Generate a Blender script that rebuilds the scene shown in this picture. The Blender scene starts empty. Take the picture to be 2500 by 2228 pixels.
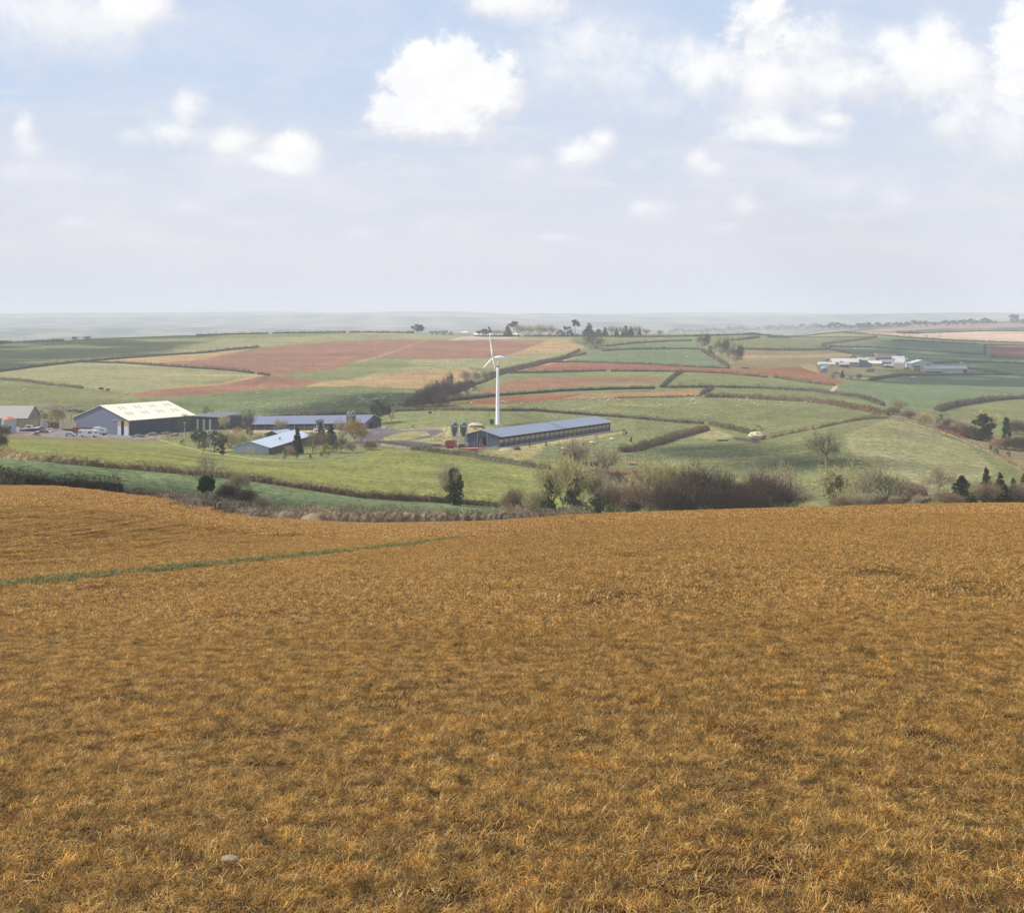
import bpy, math, random
import numpy as np
from mathutils import Vector, Matrix
rng = np.random.default_rng(7)
random.seed(7)
SC = bpy.context.scene
COL = SC.collection
R = math.radians
F = 3434.0; CX = 1250.0; HY = 780.0       # focal length, optical centre and horizon row, in photograph pixels

# ------------------------------------------------------------------ camera, sun, sky, exposure
cam = bpy.data.objects.new('camera', bpy.data.cameras.new('camera'))
COL.objects.link(cam); SC.camera = cam
cam.location = (0, 0, 0); cam.rotation_euler = (R(90), 0, 0)
cam.data.sensor_fit = 'HORIZONTAL'; cam.data.sensor_width = 36
cam.data.lens = 36 * F / 2500
cam.data.shift_y = -(1114 - HY) / 2500
cam.data.clip_start = 0.3; cam.data.clip_end = 40000

SUN_EL = R(44)
SUN_DIR = Vector((-0.985 * math.cos(SUN_EL), 0.17 * math.cos(SUN_EL), math.sin(SUN_EL))).normalized()   # towards the sun
sl = bpy.data.lights.new('sun', 'SUN'); sl.energy = 5.0; sl.angle = R(0.6); sl.color = (1.0, 0.95, 0.87)
sun = bpy.data.objects.new('sun', sl); COL.objects.link(sun)
sun.rotation_euler = SUN_DIR.to_track_quat('Z', 'Y').to_euler()
SC.view_settings.view_transform = 'Standard'; SC.view_settings.look = 'None'
SC.view_settings.exposure = 0.12; SC.view_settings.gamma = 1.0
SC.render.film_transparent = False
SC.cycles.max_bounces = 6; SC.cycles.transparent_max_bounces = 8; SC.cycles.volume_bounces = 3
SC.cycles.diffuse_bounces = 3; SC.cycles.glossy_bounces = 2

def srgb(r, g, b, k=1.0):
    m_ = .3*r+.59*g+.11*b; r, g, b = r+(m_-r)*.12, g+(m_-g)*.12, b+(m_-b)*.12
    f = lambda c: (c / 255 / 12.92 if c <= 10 else ((c / 255 + 0.055) / 1.055) ** 2.4) * k
    return (f(r), f(g), f(b))

class N:                                   # small node helper
    def __init__(s, nt): s.nt = nt; s.L = nt.links.new
    def n(s, t, **kw):
        x = s.nt.nodes.new(t)
        for k, v in kw.items():
            if k.startswith('i_'):
                key = k[2:]; key = int(key) if key.isdigit() else key
                x.inputs[key].default_value = v
            else: setattr(x, k, v)
        return x
    def put(s, sock, v):
        if isinstance(v, bpy.types.NodeSocket): s.L(v, sock)
        else: sock.default_value = v
    def m(s, op, a, b=None, c=None, clamp=False):
        x = s.nt.nodes.new('ShaderNodeMath'); x.operation = op; x.use_clamp = clamp
        for i, v in enumerate((a, b, c)):
            if v is not None: s.put(x.inputs[i], v)
        return x.outputs[0]
    def mix(s, f, a, b, mode='MIX'):
        x = s.nt.nodes.new('ShaderNodeMix'); x.data_type = 'RGBA'; x.blend_type = mode
        s.put(x.inputs[0], f)
        for i, v in ((6, a), (7, b)):
            if isinstance(v, tuple) and len(v) == 3: v = (*v, 1)
            s.put(x.inputs[i], v)
        return x.outputs[2]
    def noise(s, vec, scale, detail=4, rough=0.55, dist=0.0):
        x = s.n('ShaderNodeTexNoise'); x.inputs['Scale'].default_value = scale
        x.inputs['Detail'].default_value = detail; x.inputs['Roughness'].default_value = rough
        x.inputs['Distortion'].default_value = dist
        if vec is not None: s.L(vec, x.inputs['Vector'])
        return x.outputs[0]
    def ramp(s, v, a, b):                  # smooth 0..1 between a and b
        x = s.n('ShaderNodeMapRange'); x.interpolation_type = 'SMOOTHSTEP'
        x.inputs['From Min'].default_value = a; x.inputs['From Max'].default_value = b
        s.L(v, x.inputs['Value']); return x.outputs[0]

world = bpy.data.worlds.new('World'); SC.world = world; world.use_nodes = True
wn = N(world.node_tree); world.node_tree.nodes.clear()
w_out = wn.n('ShaderNodeOutputWorld'); bg = wn.n('ShaderNodeBackground')
WS = 0.12
bg.inputs['Strength'].default_value = WS
sky = wn.n('ShaderNodeTexSky'); sky.sky_type = 'NISHITA'; sky.sun_disc = False
sky.sun_elevation = SUN_EL; sky.sun_rotation = math.atan2(SUN_DIR.x, SUN_DIR.y)
sky.air_density = 1.0; sky.dust_density = 0.6; sky.ozone_density = 1.2
tc = wn.n('ShaderNodeTexCoord'); sep = wn.n('ShaderNodeSeparateXYZ'); wn.L(tc.outputs['Generated'], sep.inputs[0])
dx, dy, dz = sep.outputs
az = wn.m('ARCTAN2', dx, dy)
hl = wn.m('SQRT', wn.m('ADD', wn.m('MULTIPLY', dx, dx), wn.m('MULTIPLY', dy, dy)))
el = wn.m('ARCTAN2', dz, hl)
cmb = wn.n('ShaderNodeCombineXYZ'); wn.L(az, cmb.inputs[0]); wn.L(el, cmb.inputs[1])
P2 = cmb.outputs[0]
def ang(u, y):
    a = math.atan((u - CX) / F); return a, math.atan((HY - y) / F * math.cos(a))
# cumulus clouds: azimuth/elevation blobs on the sky, (u, y, rx, ry, strength)
CL = [(1900,190,330,130,.74),(2300,190,250,130,.74),(2460,330,160,110,.6),(1440,170,190,120,.5),(150,70,300,100,.5),(2130,470,330,50,.4),(620,440,260,70,.34),(1950,450,480,60,.3),(1100,470,420,50,.24),(300,470,300,60,.24),
 (1100,195,125,85,1.15),(1000,290,95,52,1.0),(1185,235,85,85,1.15),(1030,145,45,45,1.0),(1090,300,120,48,.95),(1140,250,110,80,1.1),
 (725,365,60,44,.88),(700,400,74,34,.8),(640,395,60,30,.6),(460,270,48,50,.72),(445,330,80,38,.66),(570,355,75,40,.74),(60,310,36,42,.78),(70,365,45,30,.5),(330,335,50,25,.42),
 (100,40,260,90,.62),(340,20,90,70,.85),(260,100,160,45,.4),
 (1270,15,170,45,.75),(1440,120,125,85,.62),(1390,90,60,40,.5),(1540,200,120,60,.45),(1640,260,100,50,.35),
 (1850,55,110,90,1.1),(1950,110,90,60,.9),(1760,170,150,95,.75),(1900,200,170,70,.8),(2100,210,170,70,.85),(2180,120,70,60,.85),
 (2300,110,80,70,.9),(2360,180,100,70,.8),(2480,150,60,120,.95),(1680,120,60,50,.55),(2460,330,100,60,.6),(2230,160,110,60,.8),
 (1870,320,110,38,.78),(1960,340,120,28,.72),(2050,295,55,32,.72),(2330,310,120,55,.7),(2370,270,50,40,.72),(2240,280,110,35,.3),
 (1420,385,85,48,.85),(1475,350,42,38,.85),(1300,405,70,30,.45),(1560,405,45,30,.35),(1700,395,35,28,.62),(1735,415,50,22,.55),
 (1590,515,85,42,.62),(1830,510,45,38,.6),(1780,560,90,24,.45),(2190,490,62,40,.55),(2060,530,70,28,.38),(2350,420,140,36,.38),
 (1370,583,120,16,.45),(1080,425,140,28,.36),(1130,400,70,22,.3),(1050,560,60,40,.38),(880,575,60,25,.35),(470,510,90,32,.42),(620,545,110,22,.38),(540,480,100,26,.32),
 (180,545,55,25,.42),(90,430,160,42,.42),(280,440,60,30,.4),(2500,540,90,30,.36),(1490,600,90,22,.2),(650,620,200,18,.25),(2150,600,200,30,.2),(120,500,140,30,.3)]
nz0 = wn.noise(P2, 6.5, 3, 0.5, 0.2); nz1 = wn.noise(P2, 16, 9, 0.68, 0.25); nz2 = wn.noise(P2, 42, 6, 0.7)
pert = wn.m('ADD', wn.m('MULTIPLY', wn.m('SUBTRACT', nz0, 0.5), 1.5), wn.m('ADD', wn.m('MULTIPLY', wn.m('SUBTRACT', nz1, 0.5), 3.0), wn.m('MULTIPLY', wn.m('SUBTRACT', nz2, 0.5), 1.2)))
def cloud_field(drop):
    acc = None
    for (u, y, rx, ry, st) in CL:
        a0, e0 = ang(u - rx * drop * .5, y - ry * drop)
        mp = wn.n('ShaderNodeVectorMath', operation='SUBTRACT'); wn.L(P2, mp.inputs[0]); mp.inputs[1].default_value = (a0, e0, 0)
        ms = wn.n('ShaderNodeVectorMath', operation='MULTIPLY'); wn.L(mp.outputs[0], ms.inputs[0]); ms.inputs[1].default_value = (F / rx / 1.5, F / ry / 1.5, 0)
        ln = wn.n('ShaderNodeVectorMath', operation='LENGTH'); wn.L(ms.outputs[0], ln.inputs[0])
        v = wn.m('ADD', wn.m('SUBTRACT', 1.0, ln.outputs['Value']), wn.m('MULTIPLY', pert, 0.62 if st > .9 else 0.5))
        v = wn.m('MULTIPLY', wn.ramp(v, -0.10, 0.75 if st > .9 else 1.1), min(st * 1.15, 1.15))
        acc = v if acc is None else wn.m('SMOOTH_MAX', acc, v, 0.15)
    return acc
cloud_m = wn.m('MINIMUM', cloud_field(0.0), 1.0)
lit_m = wn.m('MINIMUM', cloud_field(0.42), 1.0)      # the sunward, upper side of each cloud
veil = wn.ramp(el, 0.20, 0.015)            # high thin cloud thickening to the horizon
mpw = wn.n('ShaderNodeMapping'); mpw.inputs['Scale'].default_value = (1, 2.2, 1); wn.L(P2, mpw.inputs[0])
wisp = wn.ramp(wn.noise(mpw.outputs[0], 6, 8, 0.62, 0.5), 0.36, 0.66)
def C(c, k): return tuple(x * k for x in c)
KW = 1 / WS
skyb = wn.mix(1.0, sky.outputs[0], (1.0, 1.0, 1.0, 1), 'MULTIPLY')
skyb = wn.mix(0.84, skyb, C(srgb(186, 208, 240), KW * 1.0))
skyb = wn.mix(wn.m('MULTIPLY', wisp, 0.55), skyb, C(srgb(214, 220, 236), KW))
skyb = wn.mix(wn.m('MULTIPLY', veil, 0.97), skyb, C(srgb(217, 217, 226), KW * 1.0))
mpc = wn.n('ShaderNodeMapping'); mpc.inputs['Scale'].default_value = (1, 3.2, 1); wn.L(P2, mpc.inputs[0])
band = wn.m('MULTIPLY', wn.ramp(wn.noise(mpc.outputs[0], 9, 8, 0.62, 0.4), .46, .66), wn.m('MULTIPLY', wn.ramp(el, 0.015, 0.07), wn.ramp(el, 0.22, 0.12)))
skyb = wn.mix(wn.m('MULTIPLY', band, 0.55), skyb, C(srgb(232, 229, 232), KW))
skyb = wn.mix(wn.ramp(el, 0.055, 0.0), skyb, C(srgb(205, 208, 221), KW * .98))
puff = wn.ramp(wn.noise(P2, 22, 7, 0.7, .3), 0.36, 0.64)
cloudc = wn.mix(wn.ramp(lit_m, 0.05, 0.95), C(srgb(219, 221, 232), KW), C(srgb(250, 250, 249), KW * 1.02))
cloudc = wn.mix(wn.m('MULTIPLY', puff, 0.30), cloudc, C(srgb(226, 227, 235), KW))
skyf = wn.mix(wn.ramp(cloud_m, 0.0, 0.8), skyb, cloudc)
below = wn.ramp(el, -0.002, -0.03)
skyf = wn.mix(below, skyf, C((0.25, 0.24, 0.18), KW * 0.5))
wn.L(skyf, bg.inputs['Color']); wn.L(bg.outputs[0], w_out.inputs['Surface'])

# ------------------------------------------------------------------ terrain function
def pchip(x, y, xq):
    x = np.asarray(x, float); y = np.asarray(y, float)
    h = np.diff(x); d = np.diff(y) / h
    m = np.zeros(len(x)); m[0] = d[0]; m[-1] = d[-1]
    for i in range(1, len(x) - 1):
        if d[i - 1] * d[i] > 0:
            w1 = 2 * h[i] + h[i - 1]; w2 = h[i] + 2 * h[i - 1]
            m[i] = (w1 + w2) / (w1 / d[i - 1] + w2 / d[i])
    k = np.clip(np.searchsorted(x, xq) - 1, 0, len(x) - 2)
    t = (np.clip(xq, x[0], x[-1]) - x[k]) / h[k]
    return ((2*t**3 - 3*t**2 + 1) * y[k] + (t**3 - 2*t**2 + t) * h[k] * m[k] + (-2*t**3 + 3*t**2) * y[k+1] + (t**3 - t**2) * h[k] * m[k+1])
FAR = [(3000,848),(4000,835),(5000,816),(6500,796),(8500,777),(10500,767),(12000,775)]
# column: (field slope, field curvature, field depth, knots (depth, row))
COLS = {
 0: (.100, 4.5e-5, 172, [(172,1185),(185,1176),(200,1160),(232,1120),(300,1102),(400,1080),(480,1066),(520,1058),(560,1040),(600,1018),(700,972),(820,937),(950,913),(1100,886),(1300,857),(1500,838),(1600,841)]),
 300: (.106, 6e-5, 178, [(178,1213),(190,1206),(205,1190),(238,1142),(300,1120),(400,1092),(500,1072),(540,1062),(580,1040),(630,1012),(720,972),(850,935),(980,905),(1150,875),(1350,845),(1550,823),(1650,827)]),
 600: (.12, 6.5e-5, 186, [(186,1265),(196,1258),(212,1225),(258,1173),(330,1142),(400,1124),(450,1110),(500,1082),(560,1055),(590,1040),(640,1010),(750,965),(880,930),(1000,905),(1200,870),(1400,840),(1620,815),(1750,821)]),
 900: (.1235, 6.5e-5, 190, [(190,1277),(202,1272),(222,1245),(268,1212),(330,1170),(400,1128),(450,1098),(500,1075),(560,1052),(610,1022),(660,995),(740,965),(850,942),(1000,905),(1200,868),(1420,838),(1650,812),(1800,820)]),
 1200: (.1215, 7e-5, 178, [(190,1276),(215,1275),(245,1256),(285,1238),(330,1195),(400,1146),(440,1122),(470,1103),(500,1092),(560,1036),(600,1010),(680,982),(850,940),(1000,903),(1200,868),(1420,838),(1600,820),(1750,814),(1850,822)]),
 1500: (.108, 1.4e-4, 160, [(190,1280),(230,1272),(280,1250),(340,1205),(400,1165),(470,1115),(540,1075),(605,1050),(640,1018),(680,992),(740,966),(850,940),(1000,903),(1200,868),(1420,838),(1650,816),(1780,824)]),
 1800: (.1046, 1.4e-4, 155, [(190,1275),(235,1268),(290,1245),(350,1195),(420,1140),(500,1087),(560,1062),(600,1042),(700,990),(770,966),(860,942),(1000,904),(1200,870),(1420,842),(1680,815),(1850,824)]),
 2100: (.1021, 1.4e-4, 155, [(190,1268),(240,1258),(290,1236),(350,1175),(420,1115),(500,1055),(560,1024),(620,1015),(700,990),(820,958),(950,938),(1100,922),(1300,905),(1450,885),(1700,850),(2000,818),(2150,811),(2400,820),(3200,824),(3700,804),(4000,798),(4500,812)]),
 2500: (.0995, 1.4e-4, 155, [(190,1260),(240,1250),(290,1232),(340,1200),(385,1165),(430,1140),(520,1090),(620,1050),(720,1010),(850,975),(1000,948),(1150,930),(1350,910),(1550,885),(1800,858),(2100,832),(2400,812),(2550,807),(2750,815),(3200,808),(3700,793),(4000,787),(4500,800)]),
}
COLS[-500] = COLS[0]; COLS[-1500] = COLS[0]; COLS[3000] = COLS[2500]; COLS[4000] = COLS[2500]
UK = sorted(COLS)
LD = np.linspace(math.log(60), math.log(12000), 900)
rows = []
for u in UK:
    s, c, de, kn = COLS[u]
    pts = [(D, HY + F * (1.7 / D + s + c * D)) for D in (60, 75, 90, 110, 130, 150, 168) if D < min(de, kn[0][0]) * 0.97]
    pts += kn; last = pts[-1][0]
    pts += [q for q in FAR if q[0] > last * 1.12]
    rows.append(pchip([math.log(a) for a, _ in pts], [b for _, b in pts], LD))
rows = np.array(rows)
UG = np.arange(-1500, 4001, 10.0)
T = np.array([pchip(UK, rows[:, j], UG) for j in range(len(LD))]).T     # [u, lnD]
rg = np.clip((np.exp(LD) - 2700) / 2500, 0, 1)                              # distant ridges
Dg = np.exp(LD)
XG = (UG[:, None] - CX) / F * Dg[None, :]; YG = np.broadcast_to(Dg[None, :], XG.shape)
ridge = (np.sin(YG / 420 + XG / 900 + 1.5 * np.sin(XG / 700)) * 4.2 + np.sin(YG / 230 - XG / 520 + 2) * 2.6 + np.sin(XG / 610 + YG / 1500) * 2.6)
T = T + ridge * rg[None, :]
SF = [COLS[u][0] for u in UK]; CF = [COLS[u][1] for u in UK]; DF = [COLS[u][2] for u in UK]
def Prow(u, D):
    a = np.clip((np.asarray(u, float) + 1500) / 10, 0, len(UG) - 1.001); b = np.clip((np.log(D) - LD[0]) / (LD[1] - LD[0]), 0, len(LD) - 1.001)
    i = a.astype(int) if hasattr(a, 'astype') else int(a); j = b.astype(int) if hasattr(b, 'astype') else int(b)
    fa = a - i; fb = b - j
    return T[i, j] * (1-fa) * (1-fb) + T[i+1, j] * fa * (1-fb) + T[i, j+1] * (1-fa) * fb + T[i+1, j+1] * fa * fb
def Zt(x, y):                               # ground height at world x, y
    x = np.asarray(x, float); y = np.asarray(y, float)
    yy = np.maximum(y, 60.0); u = np.clip(CX + F * x / yy, -1500, 4000)
    far = -(Prow(u, yy) - HY) / F * yy
    s = np.interp(u, UK, SF); c = np.interp(u, UK, CF)
    s60 = (1.7 + 60 * s + 3600 * c); k = np.where(y < 60, (-far) / s60, 1)
    near = -(1.7 + (s * y + c * y * y * np.sign(y)) * 1.0) - ((-far) - s60) * np.clip(y / 60, 0, 1) ** 2
    return np.where(y >= 60, far, near)
PADS = []
def pad(near, far, x0, x1, marg=7.0, y0=-2, y1=2):
    (u0, b0, D0), (u1, b1, D1) = near, far
    ax, ay, az_ = (u0-CX)/F*D0, D0, -(b0-HY)/F*D0; bx, by, bz = (u1-CX)/F*D1, D1, -(b1-HY)/F*D1
    L = math.hypot(bx-ax, by-ay); PADS.append((ax, ay, (bx-ax)/L, (by-ay)/L, L, x0, x1, y0, y1, az_, (bz-az_)/L, marg))
pad((1218,1092,500),(1490,1051,605),-14.5,3.0,8,-3,4); pad((315,1063,540),(475,1051,570),-32,1,9); pad((541,1049,572),(470,1050,578),-1,15,6)
pad((890,1048,566),(556,1051,592),-3,15,9,-4,3); pad((656,1109,450),(758,1077,498),-12.5,1,7); pad((1202,1036.4,559),(1228,1036.4,561),-2.5,2.5,5)
Z0 = Zt
def Zt(x, y):
    z = Z0(x, y); x = np.asarray(x, float); y = np.asarray(y, float)
    for ax, ay, ex, ey, L, x0, x1, y0, y1, az_, sl_, mg in PADS:
        lx = (x-ax)*ey - (y-ay)*ex; ly = (x-ax)*ex + (y-ay)*ey
        d = np.hypot(np.maximum(np.maximum(x0-lx, lx-x1), 0), np.maximum(np.maximum(y0-ly, ly-L-y1), 0))
        w = np.clip(1 - d/mg, 0, 1); w = w*w*(3-2*w); z = z*(1-w) + (az_ + sl_*ly - .04)*w
    return z
def field_depth(u): return np.interp(u, UK, DF)
DSC = np.exp(np.linspace(math.log(62), math.log(11500), 5000))
def gp(u, py, Dmin=None):                   # world point where the ground shows at this place
    if Dmin is None: Dmin = 184 if u < 1000 else 245
    Ds = DSC[(DSC >= Dmin) & (DSC < (2500 if Dmin < 2400 else 12000))]; p = Prow(np.full(len(Ds), float(u)), Ds)
    k = np.argmax(p <= py)
    if p[k] > py: k = int(np.argmin(p))
    D = Ds[k]
    return Vector(((u - CX) / F * D, D, float(Zt((u - CX) / F * D, D))))
def gnd(x, y): return float(Zt(x, y))
def pxm(D): return F / D                   # photograph pixels per metre at depth D

# ------------------------------------------------------------------ materials
MAT = {}
def new_mat(name):
    m = bpy.data.materials.new(name); m.use_nodes = True; m.node_tree.nodes.clear()
    q = N(m.node_tree); o = q.n('ShaderNodeOutputMaterial'); b = q.n('ShaderNodeBsdfPrincipled')
    q.L(b.outputs[0], o.inputs['Surface']); MAT[name] = m
    return m, q, b, o
def attr_mat(name, rough=0.9, scales=((0.5, .3), (4, .25)), spec=0.2, bump=0.0, metal=0.0, transl=0.0, perobj=0.0, tint=None, tints=0.0):
    m, q, b, o = new_mat(name)
    at = q.n('ShaderNodeAttribute', attribute_name='Col'); t = q.n('ShaderNodeTexCoord')
    k = None
    for sc, am in scales:
        v = q.m('MULTIPLY_ADD', q.m('SUBTRACT', q.noise(t.outputs['Object'], sc, 5, 0.62), 0.5), am * 2.6, 1.0)
        k = v if k is None else q.m('MULTIPLY', k, v)
    if perobj:
        oi = q.n('ShaderNodeObjectInfo'); k = q.m('MULTIPLY', k, q.m('MULTIPLY_ADD', q.m('SUBTRACT', oi.outputs['Random'], .5), perobj * 2, 1.0))
    vm = q.n('ShaderNodeVectorMath', operation='SCALE'); q.L(at.outputs['Color'], vm.inputs[0]); q.L(k, vm.inputs['Scale'])
    colr = vm.outputs[0]
    if tint is not None: colr = q.mix(q.m('MULTIPLY', q.ramp(q.noise(t.outputs['Object'], tints, 5, .6, .4), .45, .72), tint[3]), colr, tint[:3])
    q.L(colr, b.inputs['Base Color']); b.inputs['Roughness'].default_value = rough
    b.inputs['Specular IOR Level'].default_value = spec; b.inputs['Metallic'].default_value = metal
    if bump:
        bp = q.n('ShaderNodeBump'); bp.inputs['Strength'].default_value = bump; bp.inputs['Distance'].default_value = 0.05
        q.L(q.noise(t.outputs['Object'], 8, 4), bp.inputs['Height']); q.L(bp.outputs[0], b.inputs['Normal'])
    if transl:
        tr = q.n('ShaderNodeBsdfTranslucent'); q.L(colr, tr.inputs['Color'])
        ms = q.n('ShaderNodeMixShader'); ms.inputs[0].default_value = transl
        q.L(b.outputs[0], ms.inputs[1]); q.L(tr.outputs[0], ms.inputs[2]); q.L(ms.outputs[0], o.inputs['Surface'])
    return m
attr_mat('matte', 0.85, ((0.35, .12), (3, .15)), 0.25)
attr_mat('metal_sheet', 0.5, ((0.12, .10), (2.5, .10)), 0.4)
attr_mat('paint', 0.35, ((0.5, .08), (6, .08)), 0.45)
attr_mat('veg', 0.95, ((0.25, .22), (2.2, .25)), 0.08, transl=0.22, perobj=.10)
attr_mat('twig', 0.95, ((0.3, .12),), 0.08, perobj=.12)
attr_mat('wool', 0.95, ((3, .12),), 0.05)

attr_mat('stone', 0.9, ((3, .15), (40, .25)), 0.3, bump=.4)
attr_mat('glass', 0.08, ((1, .02),), 0.6)

def blade_mat(name):
    m, q, b, o = new_mat(name); at = q.n('ShaderNodeAttribute', attribute_name='Col'); ge = q.n('ShaderNodeNewGeometry'); P_ = ge.outputs['Position']
    mp = q.n('ShaderNodeMapping'); mp.inputs['Scale'].default_value = (1, .6, 0); q.L(P_, mp.inputs[0])
    v = q.m('MULTIPLY_ADD', q.m('SUBTRACT', q.noise(mp.outputs[0], 6.0, 5, .75), .5), 4.3, 1.0)
    v = q.m('MULTIPLY', v, q.m('MULTIPLY_ADD', q.m('SUBTRACT', q.noise(mp.outputs[0], .3, 7, .75), .5), .45, 1.0))
    vm = q.n('ShaderNodeVectorMath', operation='SCALE'); q.L(at.outputs['Color'], vm.inputs[0]); q.L(q.m('MAXIMUM', v, .3), vm.inputs['Scale'])
    c = q.mix(q.m('MULTIPLY', q.ramp(q.noise(mp.outputs[0], 2.2, 5, .7, .5), .48, .70), .5), vm.outputs[0], (1.2, 1.0, .62), 'MULTIPLY')
    c = q.mix(q.m('MULTIPLY', q.ramp(q.noise(mp.outputs[0], 4.6, 5, .75, .8), .53, .66), .6), c, (.52, .54, .46), 'MULTIPLY')
    q.L(c, b.inputs['Base Color']); b.inputs['Roughness'].default_value = .65; b.inputs['Specular IOR Level'].default_value = .25
    tr = q.n('ShaderNodeBsdfTranslucent'); q.L(c, tr.inputs['Color']); ms = q.n('ShaderNodeMixShader'); ms.inputs[0].default_value = .25
    q.L(b.outputs[0], ms.inputs[1]); q.L(tr.outputs[0], ms.inputs[2]); q.L(ms.outputs[0], o.inputs['Surface'])
blade_mat('grass_blade')
def ground_mat(name, patches, fine, tint, tintamt, stretch=None):
    m, q, b, o = new_mat(name)
    at = q.n('ShaderNodeAttribute', attribute_name='Col'); t = q.n('ShaderNodeTexCoord'); vec = t.outputs['Object']
    k = None
    for sc, am, st in patches + [(a_, b_ * 2.0, c_) for a_, b_, c_ in fine]:
        mp = q.n('ShaderNodeMapping'); mp.inputs['Scale'].default_value = st; q.L(vec, mp.inputs[0])
        v = q.m('MULTIPLY_ADD', q.m('SUBTRACT', q.noise(mp.outputs[0], sc, 6, 0.68), 0.5), am * 5.0, 1.0)
        k = v if k is None else q.m('MULTIPLY', k, v)
    vm = q.n('ShaderNodeVectorMath', operation='SCALE'); q.L(at.outputs['Color'], vm.inputs[0]); q.L(q.m('MAXIMUM', k, 0.15), vm.inputs['Scale'])
    c2 = q.mix(q.m('MULTIPLY', q.ramp(q.noise(vec, 0.055, 7, 0.7, 0.6), 0.42, 0.75), tintamt), vm.outputs[0], tint, 'MULTIPLY')
    q.L(c2, b.inputs['Base Color']); b.inputs['Roughness'].default_value = 1.0; b.inputs['Specular IOR Level'].default_value = 0.0
    return m
ground_mat('pasture_soil', [(0.012, .22, (1, 1, 0)), (0.09, .20, (1, .5, 0)), (0.03, .12, (.3, 1.5, 0))], [(0.35, .16, (1, .5, 0)), (0.9, .26, (1, .45, 0)), (3.0, .24, (1, .5, 0))], (1.25, 1.0, 0.7), 0.6)
ground_mat('yard_surface', [(0.05, .2, (1, 1, 0)), (0.4, .2, (1, 1, 0))], [(1.5, .25, (1, 1, 0))], (1.1, 1.0, 0.9), 0.5)

# ------------------------------------------------------------------ mesh building
class MB:
    def __init__(s): s.v = []; s.f = []; s.c = []
    def add(s, vs, fs, col):
        o = len(s.v); s.v.extend([tuple(p) for p in vs]); s.f.extend([tuple(i + o for i in f) for f in fs])
        s.c.extend([col] * len(fs)); return s
    def box(s, x0, x1, y0, y1, z0, z1, col, M=None):
        vs = [Vector(p) for p in ((x0,y0,z0),(x1,y0,z0),(x1,y1,z0),(x0,y1,z0),(x0,y0,z1),(x1,y0,z1),(x1,y1,z1),(x0,y1,z1))]
        if M is not None: vs = [M @ p for p in vs]
        return s.add(vs, [(0,3,2,1),(4,5,6,7),(0,1,5,4),(1,2,6,5),(2,3,7,6),(3,0,4,7)], col)
    def tube(s, p0, p1, r0, r1, col, n=6, cap=True):
        p0 = Vector(p0); p1 = Vector(p1); d = (p1 - p0)
        if d.length < 1e-6: return s
        d.normalize(); a = d.orthogonal().normalized(); b = d.cross(a)
        vs = []
        for p, r in ((p0, r0), (p1, r1)):
            for i in range(n):
                t = 2 * math.pi * i / n; vs.append(p + (a * math.cos(t) + b * math.sin(t)) * r)
        fs = [(i, (i+1) % n, n + (i+1) % n, n + i) for i in range(n)]
        if cap: fs += [tuple(range(n))[::-1], tuple(range(n, 2*n))]
        return s.add(vs, fs, col)
    def lathe(s, prof, col, n=16, c=(0, 0, 0)):
        vs = []; fs = []
        for r, z in prof:
            for i in range(n):
                t = 2 * math.pi * i / n; vs.append((c[0] + r * math.cos(t), c[1] + r * math.sin(t), c[2] + z))
        for j in range(len(prof) - 1):
            for i in range(n): fs.append((j*n + i, j*n + (i+1) % n, (j+1)*n + (i+1) % n, (j+1)*n + i))
        fs.append(tuple(range(n))[::-1]); fs.append(tuple(range((len(prof)-1)*n, len(prof)*n)))
        return s.add(vs, fs, col)
    def prism(s, poly, y0, y1, col):        # poly in x,z extruded along y
        n = len(poly); vs = [(x, y0, z) for x, z in poly] + [(x, y1, z) for x, z in poly]
        fs = [tuple(range(n)), tuple(range(n, 2*n))[::-1]] + [(i, n+i, n+(i+1) % n, (i+1) % n) for i in range(n)]
        return s.add(vs, fs, col)
    def blob(s, c, r, col, jit=.2, n=8, m=6, seed=0):
        rr = random.Random(seed); vs = []; fs = []
        for j in range(m + 1):
            ph = math.pi * j / m
            for i in range(n):
                t = 2*math.pi*i/n; k = 1 + jit * (rr.random() - .5) * 2
                vs.append((c[0] + r[0]*k*math.sin(ph)*math.cos(t), c[1] + r[1]*k*math.sin(ph)*math.sin(t), c[2] + r[2]*k*math.cos(ph)))
        for j in range(m):
            for i in range(n): fs.append((j*n+i, (j+1)*n+i, (j+1)*n+(i+1) % n, j*n+(i+1) % n))
        return s.add(vs, fs, col)
    def build(s, name, mat, parent=None, shear=0.0, smooth=False):
        me = bpy.data.meshes.new(name)
        vs = [(x, y, z + shear * y) for x, y, z in s.v] if shear else s.v
        me.from_pydata(vs, [], s.f); me.update()
        ca = me.color_attributes.new('Col', 'FLOAT_COLOR', 'CORNER')
        lt = np.zeros(len(me.polygons), np.int32); me.polygons.foreach_get('loop_total', lt)
        cc = np.repeat(np.array([(*c, 1.0) for c in s.c], np.float32), lt, axis=0)
        ca.data.foreach_set('color', cc.ravel())
        if smooth: me.polygons.foreach_set('use_smooth', [True] * len(me.polygons))
        me.materials.append(MAT[mat])
        o = bpy.data.objects.new(name, me); COL.objects.link(o)
        if parent: o.parent = parent
        return o
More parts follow.
